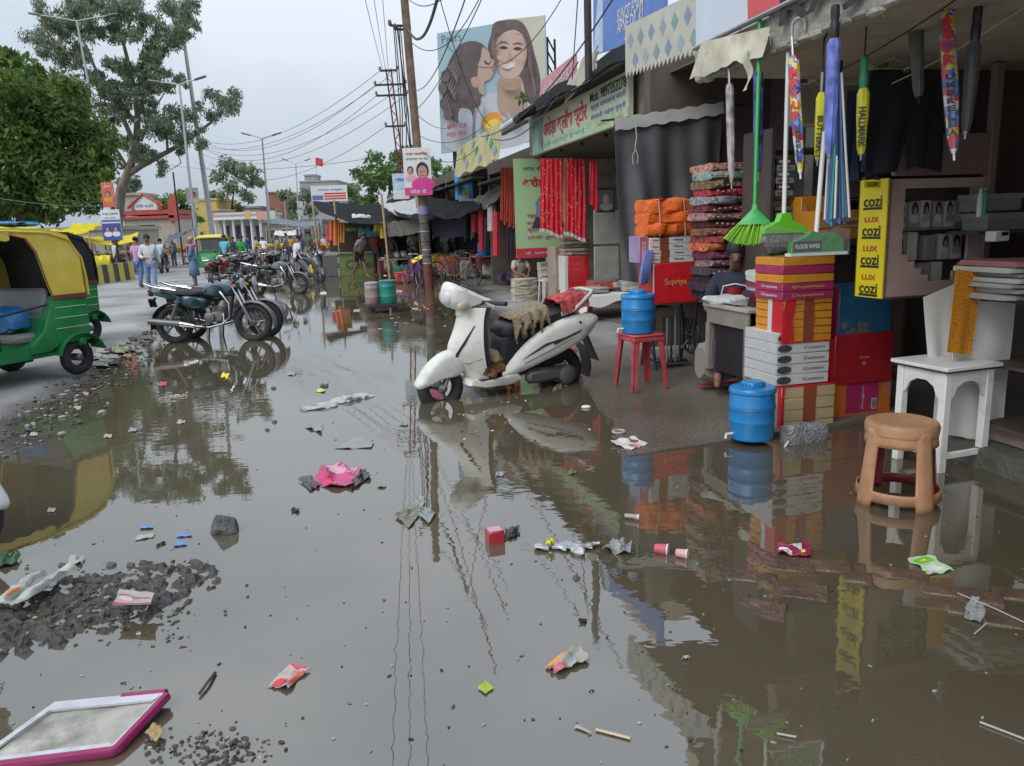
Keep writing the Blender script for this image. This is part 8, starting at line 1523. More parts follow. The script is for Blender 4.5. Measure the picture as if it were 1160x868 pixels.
m_veg=mat('leafy_produce',(.12,.16,.04),.8,var=.6,scale=6); m_orf=mat('orange_fruit',(.6,.22,.02),.5,var=.2); m_ylf=mat('yellow_fruit',(.62,.42,.02),.5,var=.2); m_sck=mat('dusty_sacks',(.22,.19,.14),.85,var=.4)
for x,y,Y,L_,m,lab,nm in((92,297,38,3.2,m_veg,'pushcart of greens left of the poster boards','leafy greens'),(148,294,42,1.7,m_ylf,'pushcart of yellow fruit right of the poster boards','yellow fruit'),(196,290,50,2.2,m_orf,'pushcart of orange fruit under the dark grey awning','orange fruit'),(120,300,36,1.6,m_sck,'pushcart of dusty sacks right behind the barrier','dusty sacks'),(308,291,48,1.8,m_ylf,'pushcart of yellow bundles amid the far crowd','yellow bundles'),(372,296,40,1.5,m_orf,'pushcart of oranges beside the grey cabinet','oranges')):
 P=A(x,y,Y); P.z=.03; pushcart(lab,P,L_,m,nm)
P=A(103,300,35.5); P.z=.5; b=MB(); soft(b,P,SA*.8,SB*.5,ZV*.5,m_ytp,.15,8,14,.8); tag(b.build('sack'),'bright yellow sack on the ledge behind the striped barrier','sack')
o,f,a,w,h=board('poster_board','red roadside poster of a bearded man above the blue one',((117,235),(131,207)),33,mat('poster_red',(.55,.12,.08),.5,var=.2)); portrait(o,a,w,h,.5,.5,.16,mat('print_saffron',(.6,.25,.05),.5)); txt('सेवा',f(.5,.85),w*.6,h*.12,m_wht,o)
o,f,a,w,h=board('poster_board','roadside poster with white top and two men on blue below',((118,273),(139,238)),33,m_wht)
b=MB(); b.obox(a-Vector((0,.004,0)),Vector((w,0,0)),Vector((0,.003,0)),ZV*h*.56,mat('poster_blue',(.05,.07,.26),.5)); b.obox(a+Vector((0,-.004,h*.6)),Vector((w,0,0)),Vector((0,.003,0)),ZV*h*.08,m_bluetxt); b.build('printed_panel',o); portrait(o,a,w,h,.28,.36,.15,m_wht); portrait(o,a,w,h,.72,.36,.15,m_wht); txt('नव वर्ष शुभकामनाएं',f(.5,.86),w*.85,h*.10,m_bluetxt,o,bold=.02); txt('आप सभी को',f(.5,.74),w*.6,h*.06,m_blacktxt,o)
p=A(130,273,33.1); b=MB(); b.tube([Vector((p.x,p.y,0)),A(126,206,33.1)],.05,m_iron,8); tag(b.build('post'),'iron post holding the two roadside posters','post')
o,f,a,w,h=board('poster_board','small white square poster of a woman on a pale post near the mast',((212,231),(226,213)),58,mat('poster_pale_pink',(.6,.48,.5),.5)); portrait(o,a,w,h,.62,.5,.28,m_wht); b=MB(); b.tube([a+Vector((w/2,.1,0)),Vector((a.x+w/2,a.y+.1,0))],.06,m_galv,8); b.build('post',o)
Yt=72; T=lambda x,y,d=0:A(x,y,Yt+d); m_tw=mat('cream_brickwork',(.42,.37,.31),.8,var=.35,scale=9,dirt=.3); m_tr=mat('temple_red',(.42,.07,.05),.6,dirt=.15); o=thing('temple_gate','cream gate building with red trim and pointed white gable','building',(T(170,285).x,Yt,0))
X=Vector((1,0,0)); g0=T(144,280); g0.z=0; wT=LX(Vector((g0.x,Yt,3)),X,198); zt=T(165,248).z; zr=T(165,238).z
b=MB(); dl,dr_=T(157,262).x-g0.x,T(176,262).x-g0.x; dz=T(165,255).z
b.obox(g0,X*dl,Vector((0,4,0)),ZV*zt,m_tw); b.obox(g0+X*dr_,X*(wT-dr_),Vector((0,4,0)),ZV*zt,m_tw); b.obox(g0+X*dl+ZV*dz,X*(dr_-dl),Vector((0,4,0)),ZV*(zt-dz),m_tw); b.build('wall',o)
b=MB(); b.obox(g0+X*dl+Vector((0,.6,0)),X*(dr_-dl),Vector((0,.1,0)),ZV*dz,m_darkwood)
for k in range(5):b.obox(g0+X*(dl+(dr_-dl)*(k+.4)/5)+Vector((0,.45,0)),X*.06,Vector((0,.06,0)),ZV*dz,m_iron)
b.build('door',o)
b=MB(); b.obox(g0-X*.35-Vector((0,.3,0))+ZV*zt,X*(wT+.5),Vector((0,4.4,0)),ZV*(zr-zt)*.3,m_tr); b.obox(g0-X*.2-Vector((0,.2,0))+ZV*(zt+(zr-zt)*.47),X*(wT+.2),Vector((0,4.2,0)),ZV*(zr-zt)*.5,m_tr); b.build('cornice',o)
cx_=T(164,230).x-g0.x; top=T(164,221).z; b=MB(); b.prism([(cx_-1.0,zr),(cx_+1.15,zr),(cx_+1.15,zr+.7),(cx_,top),(cx_-1.0,zr+.7)],X,ZV,Vector((0,1,0)),.4,m_wht,Vector((g0.x,Yt-.2,0))); b.build('gable',o); gb=[c for c in kids(o)if c.name.startswith('gable')][0]
b=MB(); b.tube([Vector((g0.x+cx_-1.5,Yt-.25,zr+.2)),Vector((g0.x+cx_,Yt-.25,top+.1)),Vector((g0.x+cx_+1.7,Yt-.25,zr+.3))],.13,m_tr,6)
for x in(cx_-1.15,cx_+1.3):b.obox(Vector((g0.x+x,Yt-.3,zr)),X*.22,Vector((0,.4,0)),ZV*.8,m_tr)
b.build('gable_trim',gb); txt('शिव मंदिर',face(Vector((g0.x+cx_+.05,Yt-.22,zr+.35)),X,ZV),1.6,.35,m_bluetxt,gb)
b=MB(); b.prism([(wT-.35,zt-.3),(wT+.45,zt-.3),(wT+.4,zr+1.0),(wT+.1,zr+1.35),(wT-.3,zr+.5)],X,ZV,Vector((0,1,0)),.5,m_tr,Vector((g0.x,Yt-.3,0))); b.prism([(-.4,zt),(.2,zt),(-.3,zr+.9),(-.5,zr+.9)],X,ZV,Vector((0,1,0)),.5,m_tr,Vector((g0.x,Yt-.3,0))); b.build('corner_horn',o)
b=MB(); b.obox(T(133,246,5),X*2.1,Vector((0,3,0)),ZV*(T(140,221).z-T(140,246).z),mat('grey_dome_wall',(.35,.34,.31),.8,dirt=.4)); b.obox(T(134,222,4.8)-X*.1,X*2.3,Vector((0,3.4,0)),ZV*.25,m_plaster); b.build('rear_block',o)
def house(label,x0,x1,ytop,Y,m,dep=8,win=(),wm=m_darkwood,roofm=None,storey=None):
 a=A(x0,285,Y); b_=A(x1,285,Y); zt_=A((x0+x1)/2,ytop,Y).z; o=thing('building',label,'building',((a.x+b_.x)/2,Y,0)); w=b_.x-a.x
 MB().obox(Vector((a.x,Y,0)),X*w,Vector((0,dep,0)),ZV*zt_,m).build('wall',o); MB().obox(Vector((a.x-.15,Y-.2,zt_)),X*(w+.3),Vector((0,dep+.4,0)),ZV*.3,roofm or m).build('roof',o)
 for(u0,u1,z0,z1)in win:
  f_=MB().obox(Vector((a.x+w*u0,Y-.08,zt_*z0)),X*w*(u1-u0),Vector((0,.06,0)),ZV*zt_*(z1-z0),m_plaster).build('window',o)
  MB().obox(Vector((a.x+w*u0+.12,Y-.11,zt_*z0+.12)),X*(w*(u1-u0)-.24),Vector((0,.06,0)),ZV*(zt_*(z1-z0)-.24),wm).build('pane',f_)
 return o,a,w,zt_
house('yellow painted far building behind the mast',226,251,227,112,mat('yellow_wall',(.48,.38,.12),.8,dirt=.3),win=((.1,.3,.1,.4),(.6,.85,.1,.4)))
house('peach low building under the yellow one',240,252,239,108,mat('peach_wall',(.5,.34,.22),.8,dirt=.3),win=((.2,.7,.1,.5),))
o,a,w,z_=house('long white colonnaded shop block at the end of the road',250,302,243,104,mat('offwhite_wall',(.48,.47,.44),.8,dirt=.3),win=((.08,.26,.0,.72),(.32,.5,.0,.72),(.58,.75,.0,.7),(.8,.95,.0,.7)),wm=mat('dim_blue_interior',(.04,.045,.09),.7))
b=MB()
for k in range(6):b.lathe([(.22,0),(.18,.3),(.18,z_*.8),(.25,z_*.85)],m_wht,Vector((a.x+w*(k+.05)/5.2,103,0)),None,10)
b.build('column',o); b=MB(); b.obox(Vector((a.x-.4,102.3,z_*.86)),X*(w+.8),Vector((0,1.8,0)),ZV*.3,m_wht); b.build('canopy',o)
for k,(x0,y0,x1,c,lab)in enumerate(((277,248,284,(.55,.4,.15),'small yellow signboard on the white shop block'),(291,249,303,(.55,.3,.25),'small pink signboard on the white shop block'),(304,248,312,(.5,.5,.48),'small white signboard on the white shop block'))):
 p=A(x0,y0,100); MB_=MB(); MB_.obox(p,X*(A(x1,y0,100).x-p.x),Vector((0,.1,0)),ZV*1.0,mat('shopboard_%d'%k,c,.6)); tag(MB_.build('signboard'),lab,'sign','far signboards')
house('brick red flat building beside the far tree',308,324,219,142,mat('brick_red_wall',(.27,.11,.08),.85,var=.25),win=((.15,.4,.5,.7),(.6,.85,.5,.7)))
house('low brown far building behind the crowd',262,300,236,128,mat('brown_grey_wall',(.26,.22,.18),.85,dirt=.3),win=((.1,.3,.5,.8),(.5,.7,.5,.8)))
house('grey unfinished tower block far beyond the white sign board',346,388,206,170,mat('grey_cement_wall',(.3,.3,.3),.85,dirt=.3),dep=14,win=((.1,.25,.75,.9),(.4,.55,.75,.9),(.7,.85,.75,.9)))
house('small grey stair room on the unfinished tower block',352,364,199,174,mat('grey_cement_wall',(.3,.3,.3),.85),dep=5)
house('dim low far shops behind the slate blue awning',300,362,252,92,mat('dim_shop_wall',(.16,.15,.15),.85,var=.5),win=((.05,.25,.1,.8),(.3,.55,.1,.8),(.6,.9,.1,.8)))
house('low cream row behind the market stalls at left',20,130,262,60,mat('cream_row_wall',(.36,.33,.27),.85,dirt=.5),win=((.1,.2,.2,.7),(.4,.5,.2,.7),(.7,.8,.2,.7)))
p=A(358,190,168); o=thing('flag','tiny red flag on a pole above the unfinished tower block','flag',p); b=MB(); b.tube([p-ZV*3,p+ZV*2],.06,m_galv,5); b.build('pole',o); b=MB(); b.grid(6,4,lambda u,v:p+X*(.05+1.5*u)+ZV*(1.9-1.6*v+.15*math.sin(u*6)),m_red,.03); b.build('cloth',o)
# ================================================================== LITTER IN THE WATER
def scrap(name,label,cat,px,m,zamp=.012,thick=.002,n=12,z0=.006,group=None,spots=()):
 """crumpled flat piece of packaging: outline given by four ground points"""
 p=[G(x,y,z0)for x,y in px]; b=MB(); sd_=rnd.uniform(0,50)
 def f(u,v):
  q=p[0].lerp(p[1],u).lerp(p[3].lerp(p[2],u),v); L_=(p[2]-p[0]).length; s_=5/max(L_,.05)
  q=q+Vector((fbm((u*3,v*3,sd_)),fbm((u*3,v*3,sd_+9)),0))*L_*.07; q.z=z0+max(-.004,zamp*.55*(.5+fbm((u*3.1,v*3.1,sd_))*1.6+.5*fbm((u*8,v*8,sd_)))); return q
 b.grid(n,n,f,m,thick); o=tag(b.build(name),label,cat,group)
 for(u0,u1,v0,v1,mm)in spots:
  c=MB(); c.grid(6,6,lambda u,v:f(u0+(u1-u0)*u,v0+(v1-v0)*v)+ZV*.0022,mm,.001); c.build('printed_patch',o)
 return o
m_film=mat('cloudy_film',(.42,.43,.42),.25,var=.2,bump=.6,bscale=25,dirt=.3); m_pinkp=mat('magenta_packet',(.50,.03,.16),.3,var=.25,dirt=.5,dscale=14); m_silv=mat('silver_film',(.42,.42,.43),.25,metal=.5,var=.4,scale=18,bump=1,bscale=30); m_greyf=mat('muddy_grey_film',(.26,.27,.26),.3,var=.25,bump=.5); m_pap=mat('wet_paper',(.36,.34,.30),.7,var=.1,dirt=.35); m_org=mat('orange_packet',(.65,.25,.05),.35)
o=scrap('packet','crumpled magenta packet floating with dark torn edges in mid water','packet',[(352,552),(398,553),(412,530),(366,526)],m_pinkp,.05,spots=((.1,.9,.55,.95,mat('pale_pink_print',(.6,.3,.4),.4)),(.3,.7,.1,.3,m_redp)))
for k,q in enumerate((((338,544),(352,556),(366,550),(352,540)),((398,556),(420,540),(412,532),(396,546)))):scrap('film_scrap',['dark torn film at the left edge of the magenta packet','dark torn film at the right edge of the magenta packet'][k],'film',q,mat('dark_film',(.05,.05,.05),.3,var=.8,scale=30),.03)
b=MB()
p0=G(346,466,.0); d=G(415,450,0)-p0; pr2=Vector((-d.y,d.x,0)).normalized()
for k in range(5):soft(b,p0+d*(.02+.2*k)-pr2*(.05+.02*(k%2))+ZV*-.01,d*.26,pr2*(.14+.03*(k%3)),ZV*(.035+.018*(k==3)),m_film,.5,8,14,.9)
tag(b.build('plastic_sheet'),'long crumpled white plastic sheet floating left of the scooter','plastic sheet')
def rock(name,label,p,r,m,cat='stone'):
 bm=bmesh.new(); bmesh.ops.create_icosphere(bm,subdivisions=3,radius=1)
 for v in bm.verts:
  q=v.co.copy(); s_=1+.34*fbm(q*1.3+Vector((r[0]*70,3,1)))+.12*fbm(q*4); q=q*s_;
  for nn,dd in((Vector((.5,-.6,.6)),.62),(Vector((-.7,-.3,.4)),.66),(Vector((.2,.4,.9)),.6),(Vector((.9,.2,.1)),.7)):
   nn=nn.normalized(); e=q.dot(nn)-dd
   if e>0:q-=nn*e*.85
  v.co=Vector((q.x*r[0],q.y*r[1],q.z*r[2]))+p
 me=bpy.data.meshes.new(name); bm.to_mesh(me); bm.free(); me.materials.append(m); o=bpy.data.objects.new(name,me); COL.objects.link(o); return tag(o,label,cat)
m_rock=mat('dark_wet_stone',(.085,.085,.08),.5,var=.45,scale=20,bump=.8,bscale=50)
rock('stone','dark grey angular stone standing out of the water at left',G(255,596,.03),(.085,.07,.085),m_rock)
for k,(x,y,r_)in enumerate(((310,440,.035),(303,487,.025),(311,478,.03),(653,655,.02),(700,648,.035),(718,652,.03),(126,640,.03),(148,640,.025),(162,637,.022),(70,640,.02))):
 rock('pebble',['dark pebble left of the white plastic sheet','small dark pebble below the white plastic sheet','black lump touching the grey film below the plastic sheet','tiny lump under the plastic bag trail','grey lump below the grey bag','pale lump right below the grey bag','dark lump at the mud bank edge, leftmost of the row','dark lump at the mud bank edge, middle of the row','dark lump at the mud bank edge, last of the row','grey lump beside the newspaper on the mud bank'][k],G(x,y,.004),(r_,r_*.8,r_*.7),m_rock,'pebble')
scrap('film_scrap','grey triangular film scrap below the long plastic sheet','film',[(345,484),(364,491),(366,482),(350,480)],m_greyf,.02)
scrap('film_scrap','flat grey plastic sheet scrap between plastic sheet and magenta packet','film',[(380,508),(420,507),(423,497),(398,496)],m_greyf,.012)
b=MB()
for q in(((446,590),(466,596),(476,572),(464,574)),((466,590),(492,592),(494,572),(478,562)),((470,575),(480,575),(478,560),(472,560))):pass
for k,q in enumerate((((446,585),(464,598),(480,578),(464,572)),((474,584),(486,594),(494,580),(480,574)),((468,575),(478,578),(482,566),(473,560)))):scrap('film_scrap',['olive spotted film scrap, largest of the trio by the pole reflection','translucent film scrap, right one of the trio by the pole reflection','grey film tip, upper one of the trio by the pole reflection'][k],'film',q,[mat('olive_film',(.14,.14,.09),.3,var=.6,scale=30),m_greyf,m_greyf][k],.02)
P=G(556,618,.0); M=rotz(R(18)); o=thing('packet_box','small dark red box floating below the scooter','box',P); b=MB(); b.box(P+Vector((0.02,.05,.03)),(.085,.075,.07),m_drk,M,.004); b.box(P+Vector((.02,.05,.066)),(.07,.06,.003),mat('pale_pink_print',(.6,.3,.4),.4),M); b.build('box_body',o)
b=MB(); c=G(563,602,.02); b.lathe([(.028,0),(.03,.01),(.03,.035),(.024,.04),(.0,.041)],m_redp,c,rotx(R(70)),16); tag(b.build('bottle_cap'),'bright red bottle cap floating against the dark red box','cap')
scrap('wrapper','crumpled black wrapper right of the dark red box','wrapper',[(572,612),(590,606),(588,598),(572,600)],mat('dark_film',(.05,.05,.05),.3,var=.8,scale=30),.03)
b=MB(); p0=G(606,626,0); d=G(682,622,0)-p0; pr2=Vector((-d.y,d.x,0)).normalized()
for k in range(7):soft(b,p0+d*(.13*k)-pr2*rnd.uniform(.0,.05),d*.2,pr2*rnd.uniform(.06,.1),ZV*rnd.uniform(.02,.04),m_silv,.6,8,12,.9)
tag(b.build('plastic_bag'),'twisted silvery plastic bag trail floating below the scooter','bag')
scrap('wrapper','tiny yellow wrapper bit on the silvery bag trail','wrapper',[(618,618),(628,617),(627,614),(620,614)],m_yellow,.03,z0=.03)
scrap('plastic_bag','grey plastic bag right of the silvery bag trail','bag',[(682,626),(714,629),(716,616),(694,614)],m_greyf,.05)
def cup(label,a,b_,r,m,m2):
 a,b_=G(*a,.02),G(*b_,.02); B=MB(); M=along(b_-a); L_=(b_-a).length; B.lathe([(r*.75,0),(r*.8,L_*.1),(r,L_),(r*.92,L_),(r*.7,L_*.15),(0,L_*.14)],m,a,M,14); o=tag(B.build('paper_cup'),label,'cup'); c=MB(); c.lathe([(r*.99,L_*.9),(r*1.05,L_*.95),(r*1.02,L_*1.01),(r*.95,L_*.95)],m2,a,M,14); c.build('rim',o)
cup('pink paper cup floating on its side, left one of the pair',(742,621),(757,623),.028,mat('pink_cup',(.55,.10,.14),.5),m_wht); cup('pink and white paper cup floating on its side, right one of the pair',(766,626),(779,628),.024,mat('pale_pink_cup',(.55,.3,.28),.5),m_wht)
cup('pale paper cup lying in the shop reflection above the pink pair',(708,584),(724,586),.014,m_pap,m_wht)
o=scrap('packet','maroon and white double packet on the sunken bricks','packet',[(880,629),(919,631),(918,617),(881,616)],mat('maroon_packet',(.25,.02,.06),.3),.03,spots=((.05,.5,.1,.42,m_wht),(.45,.75,.58,.9,m_wht),(.72,.82,.15,.4,m_yellow),(.05,.6,.6,.7,m_pap)))
scrap('wrapper','green and white wrapper floating beside the sunken bricks','wrapper',[(1028,633),(1053,651),(1081,646),(1052,629)],mat('pale_green_print',(.45,.6,.35),.35,var=.2),.008,spots=((.1,.4,.2,.8,mat('green_print',(.15,.45,.05),.4)),(.55,.9,.2,.8,m_wht),(.2,.35,.3,.6,m_yellow)))
scrap('packet','white and red snack packet floating in the lower middle','packet',[(618,756),(632,763),(668,748),(655,732)],m_pap,.03,spots=((.35,.98,.0,.3,mat('pinkish_red_print',(.55,.12,.14),.4)),(.02,.2,.0,.5,m_org),(.4,.6,.62,.78,mat('sky_print',(.2,.45,.65),.4))))
scrap('packet','small red and clear wrapper floating in the lower left water','packet',[(303,778),(326,781),(351,758),(328,754)],mat('salmon_clear_film',(.42,.33,.31),.25,var=.2),.018,spots=((.15,.6,.02,.35,m_redp),(.7,.98,.1,.8,mat('red_orange_print',(.55,.10,.05),.4)),(.1,.9,.92,.99,m_redp)))
scrap('paper','white paper printed in pink lying on the mud bank','paper',[(127,686),(171,685),(176,671),(136,668)],m_pap,.012,z0=.075,spots=((.0,1,.0,.1,m_pinkp),(.05,.95,.5,.56,m_pinkp),(.1,.5,.2,.42,mat('faint_pink_print',(.55,.38,.42),.6))))
o=scrap('newspaper','wet crumpled newspaper sheet on the mud bank at the left edge','newspaper',[(-14,690),(22,686),(90,646),(34,652)],m_paper,.05,n=20,z0=.06,spots=((.15,.35,.2,.45,m_org),(.42,.5,.25,.5,m_grn),(.5,.95,.5,.8,m_paper2),(.05,.4,.6,.9,m_paper2)))
scrap('cloth_scrap','green wet cloth scrap under the white scooter nose at the left edge','cloth',[(-6,645),(18,640),(24,630),(2,626)],mat('wet_green_cloth',(.05,.12,.06),.5,var=.4),.04)
scrap('paper','white wet paper scrap right of the newspaper','paper',[(76,640),(94,639),(96,631),(80,631)],m_pap,.02)
scrap('paper','thin white paper strip floating above the mud bank','paper',[(153,612),(174,608),(175,604),(156,607)],m_pap,.006)
for k,q in enumerate((((158,599),(174,598),(172,595),(160,596)),((196,619),(212,617),(210,614),(200,613)),((200,608),(218,607),(216,605),(202,605)),((176,620),(188,615),(186,613),(178,617)))):scrap('film_scrap',['blue film sliver left of the paper strip','blue film sliver nearest the stone, lower one','blue film sliver nearest the stone, upper one','dark film sliver among the blue ones'][k],'film',q,mat('blue_film',(.10,.22,.5),.3,var=.3)if k<3 else m_iron,.006)
o=scrap('plate','pale torn paper plate floating at the apron edge','plate',[(690,503),(716,510),(735,504),(712,494)],mat('pale_pinkish_foam',(.58,.52,.50),.6),.03,spots=((.65,.95,.2,.6,mat('faint_red_print',(.5,.2,.2),.5)),))
b=MB(); b.torus(G(701,489,.015),.045,.010,m_pap,None,18,6); tag(b.build('paper_ring'),'white paper ring lying on the apron above the torn plate','ring'); b=MB(); b.ell(G(664,461,.008),(.045,.03,.016),m_wht); tag(b.build('foam_bowl'),'small white foam bowl floating right of the scooter','bowl')
scrap('leaf','yellow green leaf floating in the lower middle water','leaf',[(541,779),(550,786),(560,779),(550,771)],mat('yellow_leaf',(.36,.42,.05),.6),.004,n=6); scrap('leaf','brown dry leaf on the mud beside the broken tray','leaf',[(164,832),(178,840),(187,826),(174,820)],mat('brown_leaf',(.36,.24,.10),.7),.012,n=8,z0=.02)
scrap('leaf','yellow leaf floating in the reflection of the teal motorcycle','leaf',[(250,427),(258,429),(260,424),(252,423)],m_yellow,.02,n=6);
b=MB(); a,c=G(675,826,.006),G(714,836,.006); b.tube([a,c],.0065,mat('pale_wood',(.55,.42,.27),.7),6,flat=.4); tag(b.build('wooden_stick'),'flat pale wooden stick floating in the lower middle','stick'); b=MB(); a,c=G(653,822,.006),G(670,830,.006); b.tube([a,a.lerp(c,.25),c],[.012,.008,.004],m_pap,6,flat=.3); tag(b.build('plastic_spoon'),'broken white spoon floating left of the wooden stick','spoon')
b=MB(); b.tube([G(1110,818,.006),G(1165,839,.006)],.004,m_pap,5); tag(b.build('straw'),'thin pale straw floating at the lower right','straw'); b=MB(); b.tube([G(880,831,.006),G(902,835,.006)],.004,m_pap,5); tag(b.build('straw'),'short pale straw floating in the lower right reflection','straw'); b=MB(); b.tube([G(1104,718,.006),G(1118,706,.006)],.003,m_pap,5); tag(b.build('straw'),'little straw at the end of the sunken bricks','straw'); b=MB(); b.tube([G(1085,672,.012),G(1128,690,.010),G(1175,712,.008)],.003,m_pap,5); tag(b.build('twig'),'long thin pale twig lying along the sunken bricks','twig'); b=MB(); b.tube([G(226,786,.01),G(236,772,.014),G(244,762,.006)],.006,m_barkd,5); tag(b.build('twig'),'dark twig floating above the broken tray','twig')
zt_=.05; c4=[G(-40,868,.012),G(128,846,.03),G(188,783,.05),G(62,795,.03)]; o=thing('broken_tray','broken shallow white tray with magenta side lying on the mud','tray',c4[1]); m_trw=mat('muddy_white_plastic',(.50,.50,.54),.4,var=.08,dirt=.6,dcol=(.16,.14,.11),dscale=9); m_trm=mat('magenta_plastic',(.26,.015,.09),.35,dirt=.25); m_trf=mat('mud_film',(.36,.34,.29),.2,var=.3,scale=7,dirt=1.0,dcol=(.055,.048,.038),dscale=5)
inn=lambda u,v:c4[0].lerp(c4[1],u).lerp(c4[3].lerp(c4[2],u),v)
b=MB(); b.grid(24,20,lambda u,v:inn(.06+.9*u,.08+.8*v)-ZV*(.012-.003*fbm((u*6,v*6,1))),m_trf,.004); b.build('tray_floor',o)
b=MB()
for q in(((0,.0),(1,.0),(.94,.09),(.05,.09)),((1,0),(1,1),(.985,.98),(.975,.02)),((1,1),(0,1),(.07,.84),(.96,.84)),((0,1),(0,0),(.05,.09),(.07,.84))):
 ps=[inn(*k)for k in q]; b.add(ps+[p-ZV*.008 for p in ps],[(0,1,2,3),(7,6,5,4),(0,1,5,4),(1,2,6,5),(2,3,7,6),(3,0,4,7)],m_trw)
b.build('rim',o); b=MB(); b.tube([inn(.0,-.01)-ZV*.012,inn(.6,-.02)-ZV*.012,inn(.99,-.01)-ZV*.014,inn(1.012,.03)-ZV*.014,inn(1.012,.5)-ZV*.014,inn(1.012,.97)-ZV*.014,inn(.99,1.015)-ZV*.012,inn(.6,1.01)-ZV*.012],.017,m_trm,8); b.build('side_wall',o)
m_brk=mat('wet_brick',(.10,.062,.042),.3,var=.35,scale=9,dirt=.5,dcol=(.075,.065,.045),dscale=6,bump=.6,bscale=35)
bl=[((852,652),.22,.11,-18,.006),((893,640),.23,.11,-18,.008),((935,640),.23,.11,-20,.010),((972,653),.12,.11,-20,.012),((905,668),.24,.15,-22,.004),((955,640),.2,.1,-20,.006),((1030,650),.16,.11,-20,.006),((1075,668),.22,.11,-20,.010),((1118,676),.12,.12,-24,.014),((1150,672),.16,.11,-20,.010),((1108,692),.23,.1,-22,.006),((1150,704),.23,.11,-22,.006),((1060,684),.2,.1,-22,.003),((862,690),.2,.16,-25,.003)]
for k,(px_,w_,d_,a_,z_)in enumerate(bl):
 b=MB(); p=G(*px_,z_*.8); b.box(p-ZV*.035,(w_,d_,.07),m_brk,rotz(R(a_))@roty(R(rnd.uniform(-2.5,2.5)))@rotx(R(rnd.uniform(-3,3))),.007); tag(b.build('brick'),'wet brown brick of the sunken edging, barely breaking the water','brick','sunken edging bricks')
scrap('film_scrap','pale film caught on the sunken bricks at the right','film',[(1092,700),(1112,706),(1116,682),(1100,676)],m_greyf,.012)
for k in range(30):
 x,y=rnd.uniform(104,168),0; y=412-(x-104)*.42+rnd.uniform(-10,8); s_=rnd.uniform(3,8); c=[m_greyf,m_pap,mat('olive_film',(.14,.14,.09),.3),m_barkd,mat('tan_card',(.34,.26,.16),.8),m_greyf,m_veg][k%7]
 scrap('rubbish','scrap in the rubbish strip on the road edge behind the nearest rickshaw','rubbish',[(x-s_,y+s_*.3),(x+s_,y+s_*.35),(x+s_*.9,y-s_*.3),(x-s_*.8,y-s_*.35)],c,.02,n=5,z0=.032,group='scraps of the roadside rubbish strip')
for k,(x,y,m,lab)in enumerate(((96,446,mat('pale_pink_cup',(.55,.3,.28),.5),'pinkish scrap at the shoreline left of the bike reflection'),(38,492,m_pap,'white scrap on the road edge at left'),(87,462,m_pap,'white scrap floating at the shoreline'),(150,487,m_greyf,'grey scrap floating in the tree reflection'),(205,478,m_pap,'thin white sliver floating in the tree reflection'),(122,494,m_pap,'pale scrap floating under the rickshaw reflection'),(58,578,m_pap,'cream scrap floating near the white scooter nose'),(432,550,m_greyf,'grey strip floating right of the magenta packet'),(334,578,m_iron,'dark strip floating below the magenta packet'),(184,435,m_pinkp,'red cup scrap floating under the teal motorcycle reflection'),(330,423,m_greyf,'grey scrap floating between the bikes and the sheet'),(367,437,m_iron,'dark scrap beside the plastic sheet'),(363,442,m_yel,'yellow green scrap beside the plastic sheet'),(404,352,m_pap,'white scrap floating left of the drums'),(366,332,m_wht,'white scrap floating by the dark scooter'),(452,330,m_pap,'white litter floating in front of the green counter'),(470,350,m_pap,'pale litter floating right of the drums'),(533,314,m_yellow,'yellow scrap floating by the stalls'),(566,537,m_silv,'silvery scrap floating in the scooter reflection'),(648,535,m_veg,'green leaf scrap at the reflection edge below the scooter'),(777,745,m_pap,'tiny pale scrap floating in the dark lower right reflection'),(660,703,m_iron,'dark scrap floating right above the snack packet'),(457,480,m_greyf,'thin grey scrap floating by the scooter wheel'))):
 s_=3.8 if y>400 else 3.0; scrap('litter_scrap',lab,'litter',[(x-s_*1.3,y+s_*.5),(x+s_,y+s_*.6),(x+s_*1.4,y-s_*.3),(x-s_*.7,y-s_*.5)],m,.015,n=5)
b=MB()
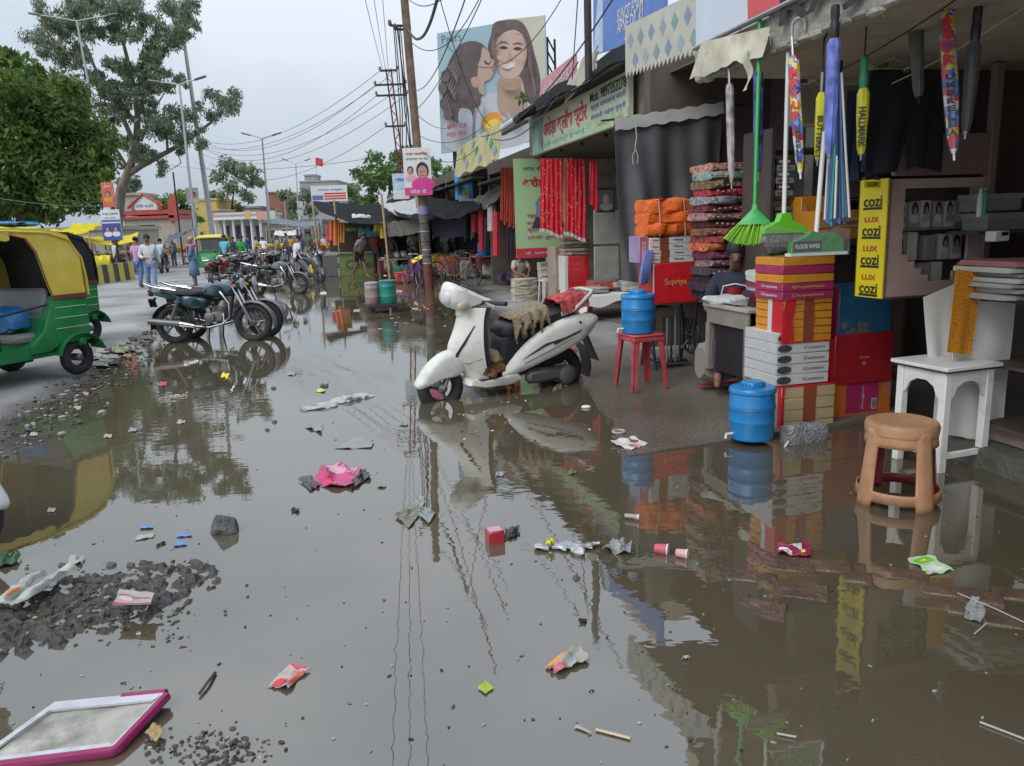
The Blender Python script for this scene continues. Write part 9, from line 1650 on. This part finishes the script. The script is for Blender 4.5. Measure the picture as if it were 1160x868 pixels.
for k in range(330):
 x,y=rnd.uniform(-20,1170),320+560*rnd.random()**.8; p=G(x,y,.002)
 if sdist(np.array([[p.x,p.y]]),water_poly)[0]<.1:continue
 r_=rnd.uniform(.002,.007)*(1.6 if y<450 else 1); b.ell(p,(r_*rnd.uniform(.7,2.2),r_,.0022),[m_greyf,m_iron,m_barkd,m_pap if k%2 else m_barkd,mat('olive_film',(.14,.14,.09),.3)][k%5],rotz(rnd.uniform(0,3)),6,3)
for k in range(170):
 x,y=(rnd.gauss(440,55),rnd.gauss(345,16))if k%3 else(rnd.gauss(560,40),rnd.gauss(470,25)); p=G(x,y,.003); r_=rnd.uniform(.01,.035)*(1 if y<400 else.35); b.ell(p,(r_*rnd.uniform(.8,2),r_,.004),[m_pap,m_greyf,m_barkd,m_wht][k%4],rotz(rnd.uniform(0,3)),6,3)
o=b.build('floating_debris',None,0); tag(o,'countless tiny specks of floating debris all over the flood water','debris',kind='stuff')
b=MB()
for k in range(330):
 x,y=(rnd.gauss(105,62),rnd.gauss(686,19))if k%3 else(rnd.gauss(245,38),rnd.gauss(848,11)); p=G(x,y,rnd.uniform(.0,.03)); r_=rnd.uniform(.003,.010)
 b.ell(p,(r_*rnd.uniform(.7,1.8),r_,r_*.7),[m_mud,m_rock,m_barkd,m_mud,m_pap if k%4==0 else m_rock][k%5],rotz(rnd.uniform(0,3))@rotx(rnd.uniform(-.5,.5)),6,4)
o=b.build('gravel_scatter',None,0); tag(o,'loose gravel and black mud crumbs scattered around the mud banks','gravel',kind='stuff')
b=MB(); sl=[G(x,y,0)for x,y in((-20,528),(30,490),(62,466),(95,448),(118,434),(136,414),(152,399),(172,382),(190,366))]
for k in range(650):
 i=rnd.randrange(len(sl)-1); q=sl[i].lerp(sl[i+1],rnd.random()); q=q+Vector((rnd.gauss(-.10,.22),rnd.gauss(.05,.2),0)); r_=rnd.uniform(.006,.026); q.z=rnd.uniform(.004,.02)if k%4 else.03
 b.ell(q,(r_*rnd.uniform(.7,1.7),r_,r_*.6),[m_mud,m_rock,m_barkd,m_conc,m_mud,m_pap][k%6],rotz(rnd.uniform(0,3))@rotx(rnd.uniform(-.4,.4)),6,4)
o=b.build('shore_rubble',None,0); tag(o,'crumbs of rubble and mud along the waterline of the road at left','rubble',kind='stuff')
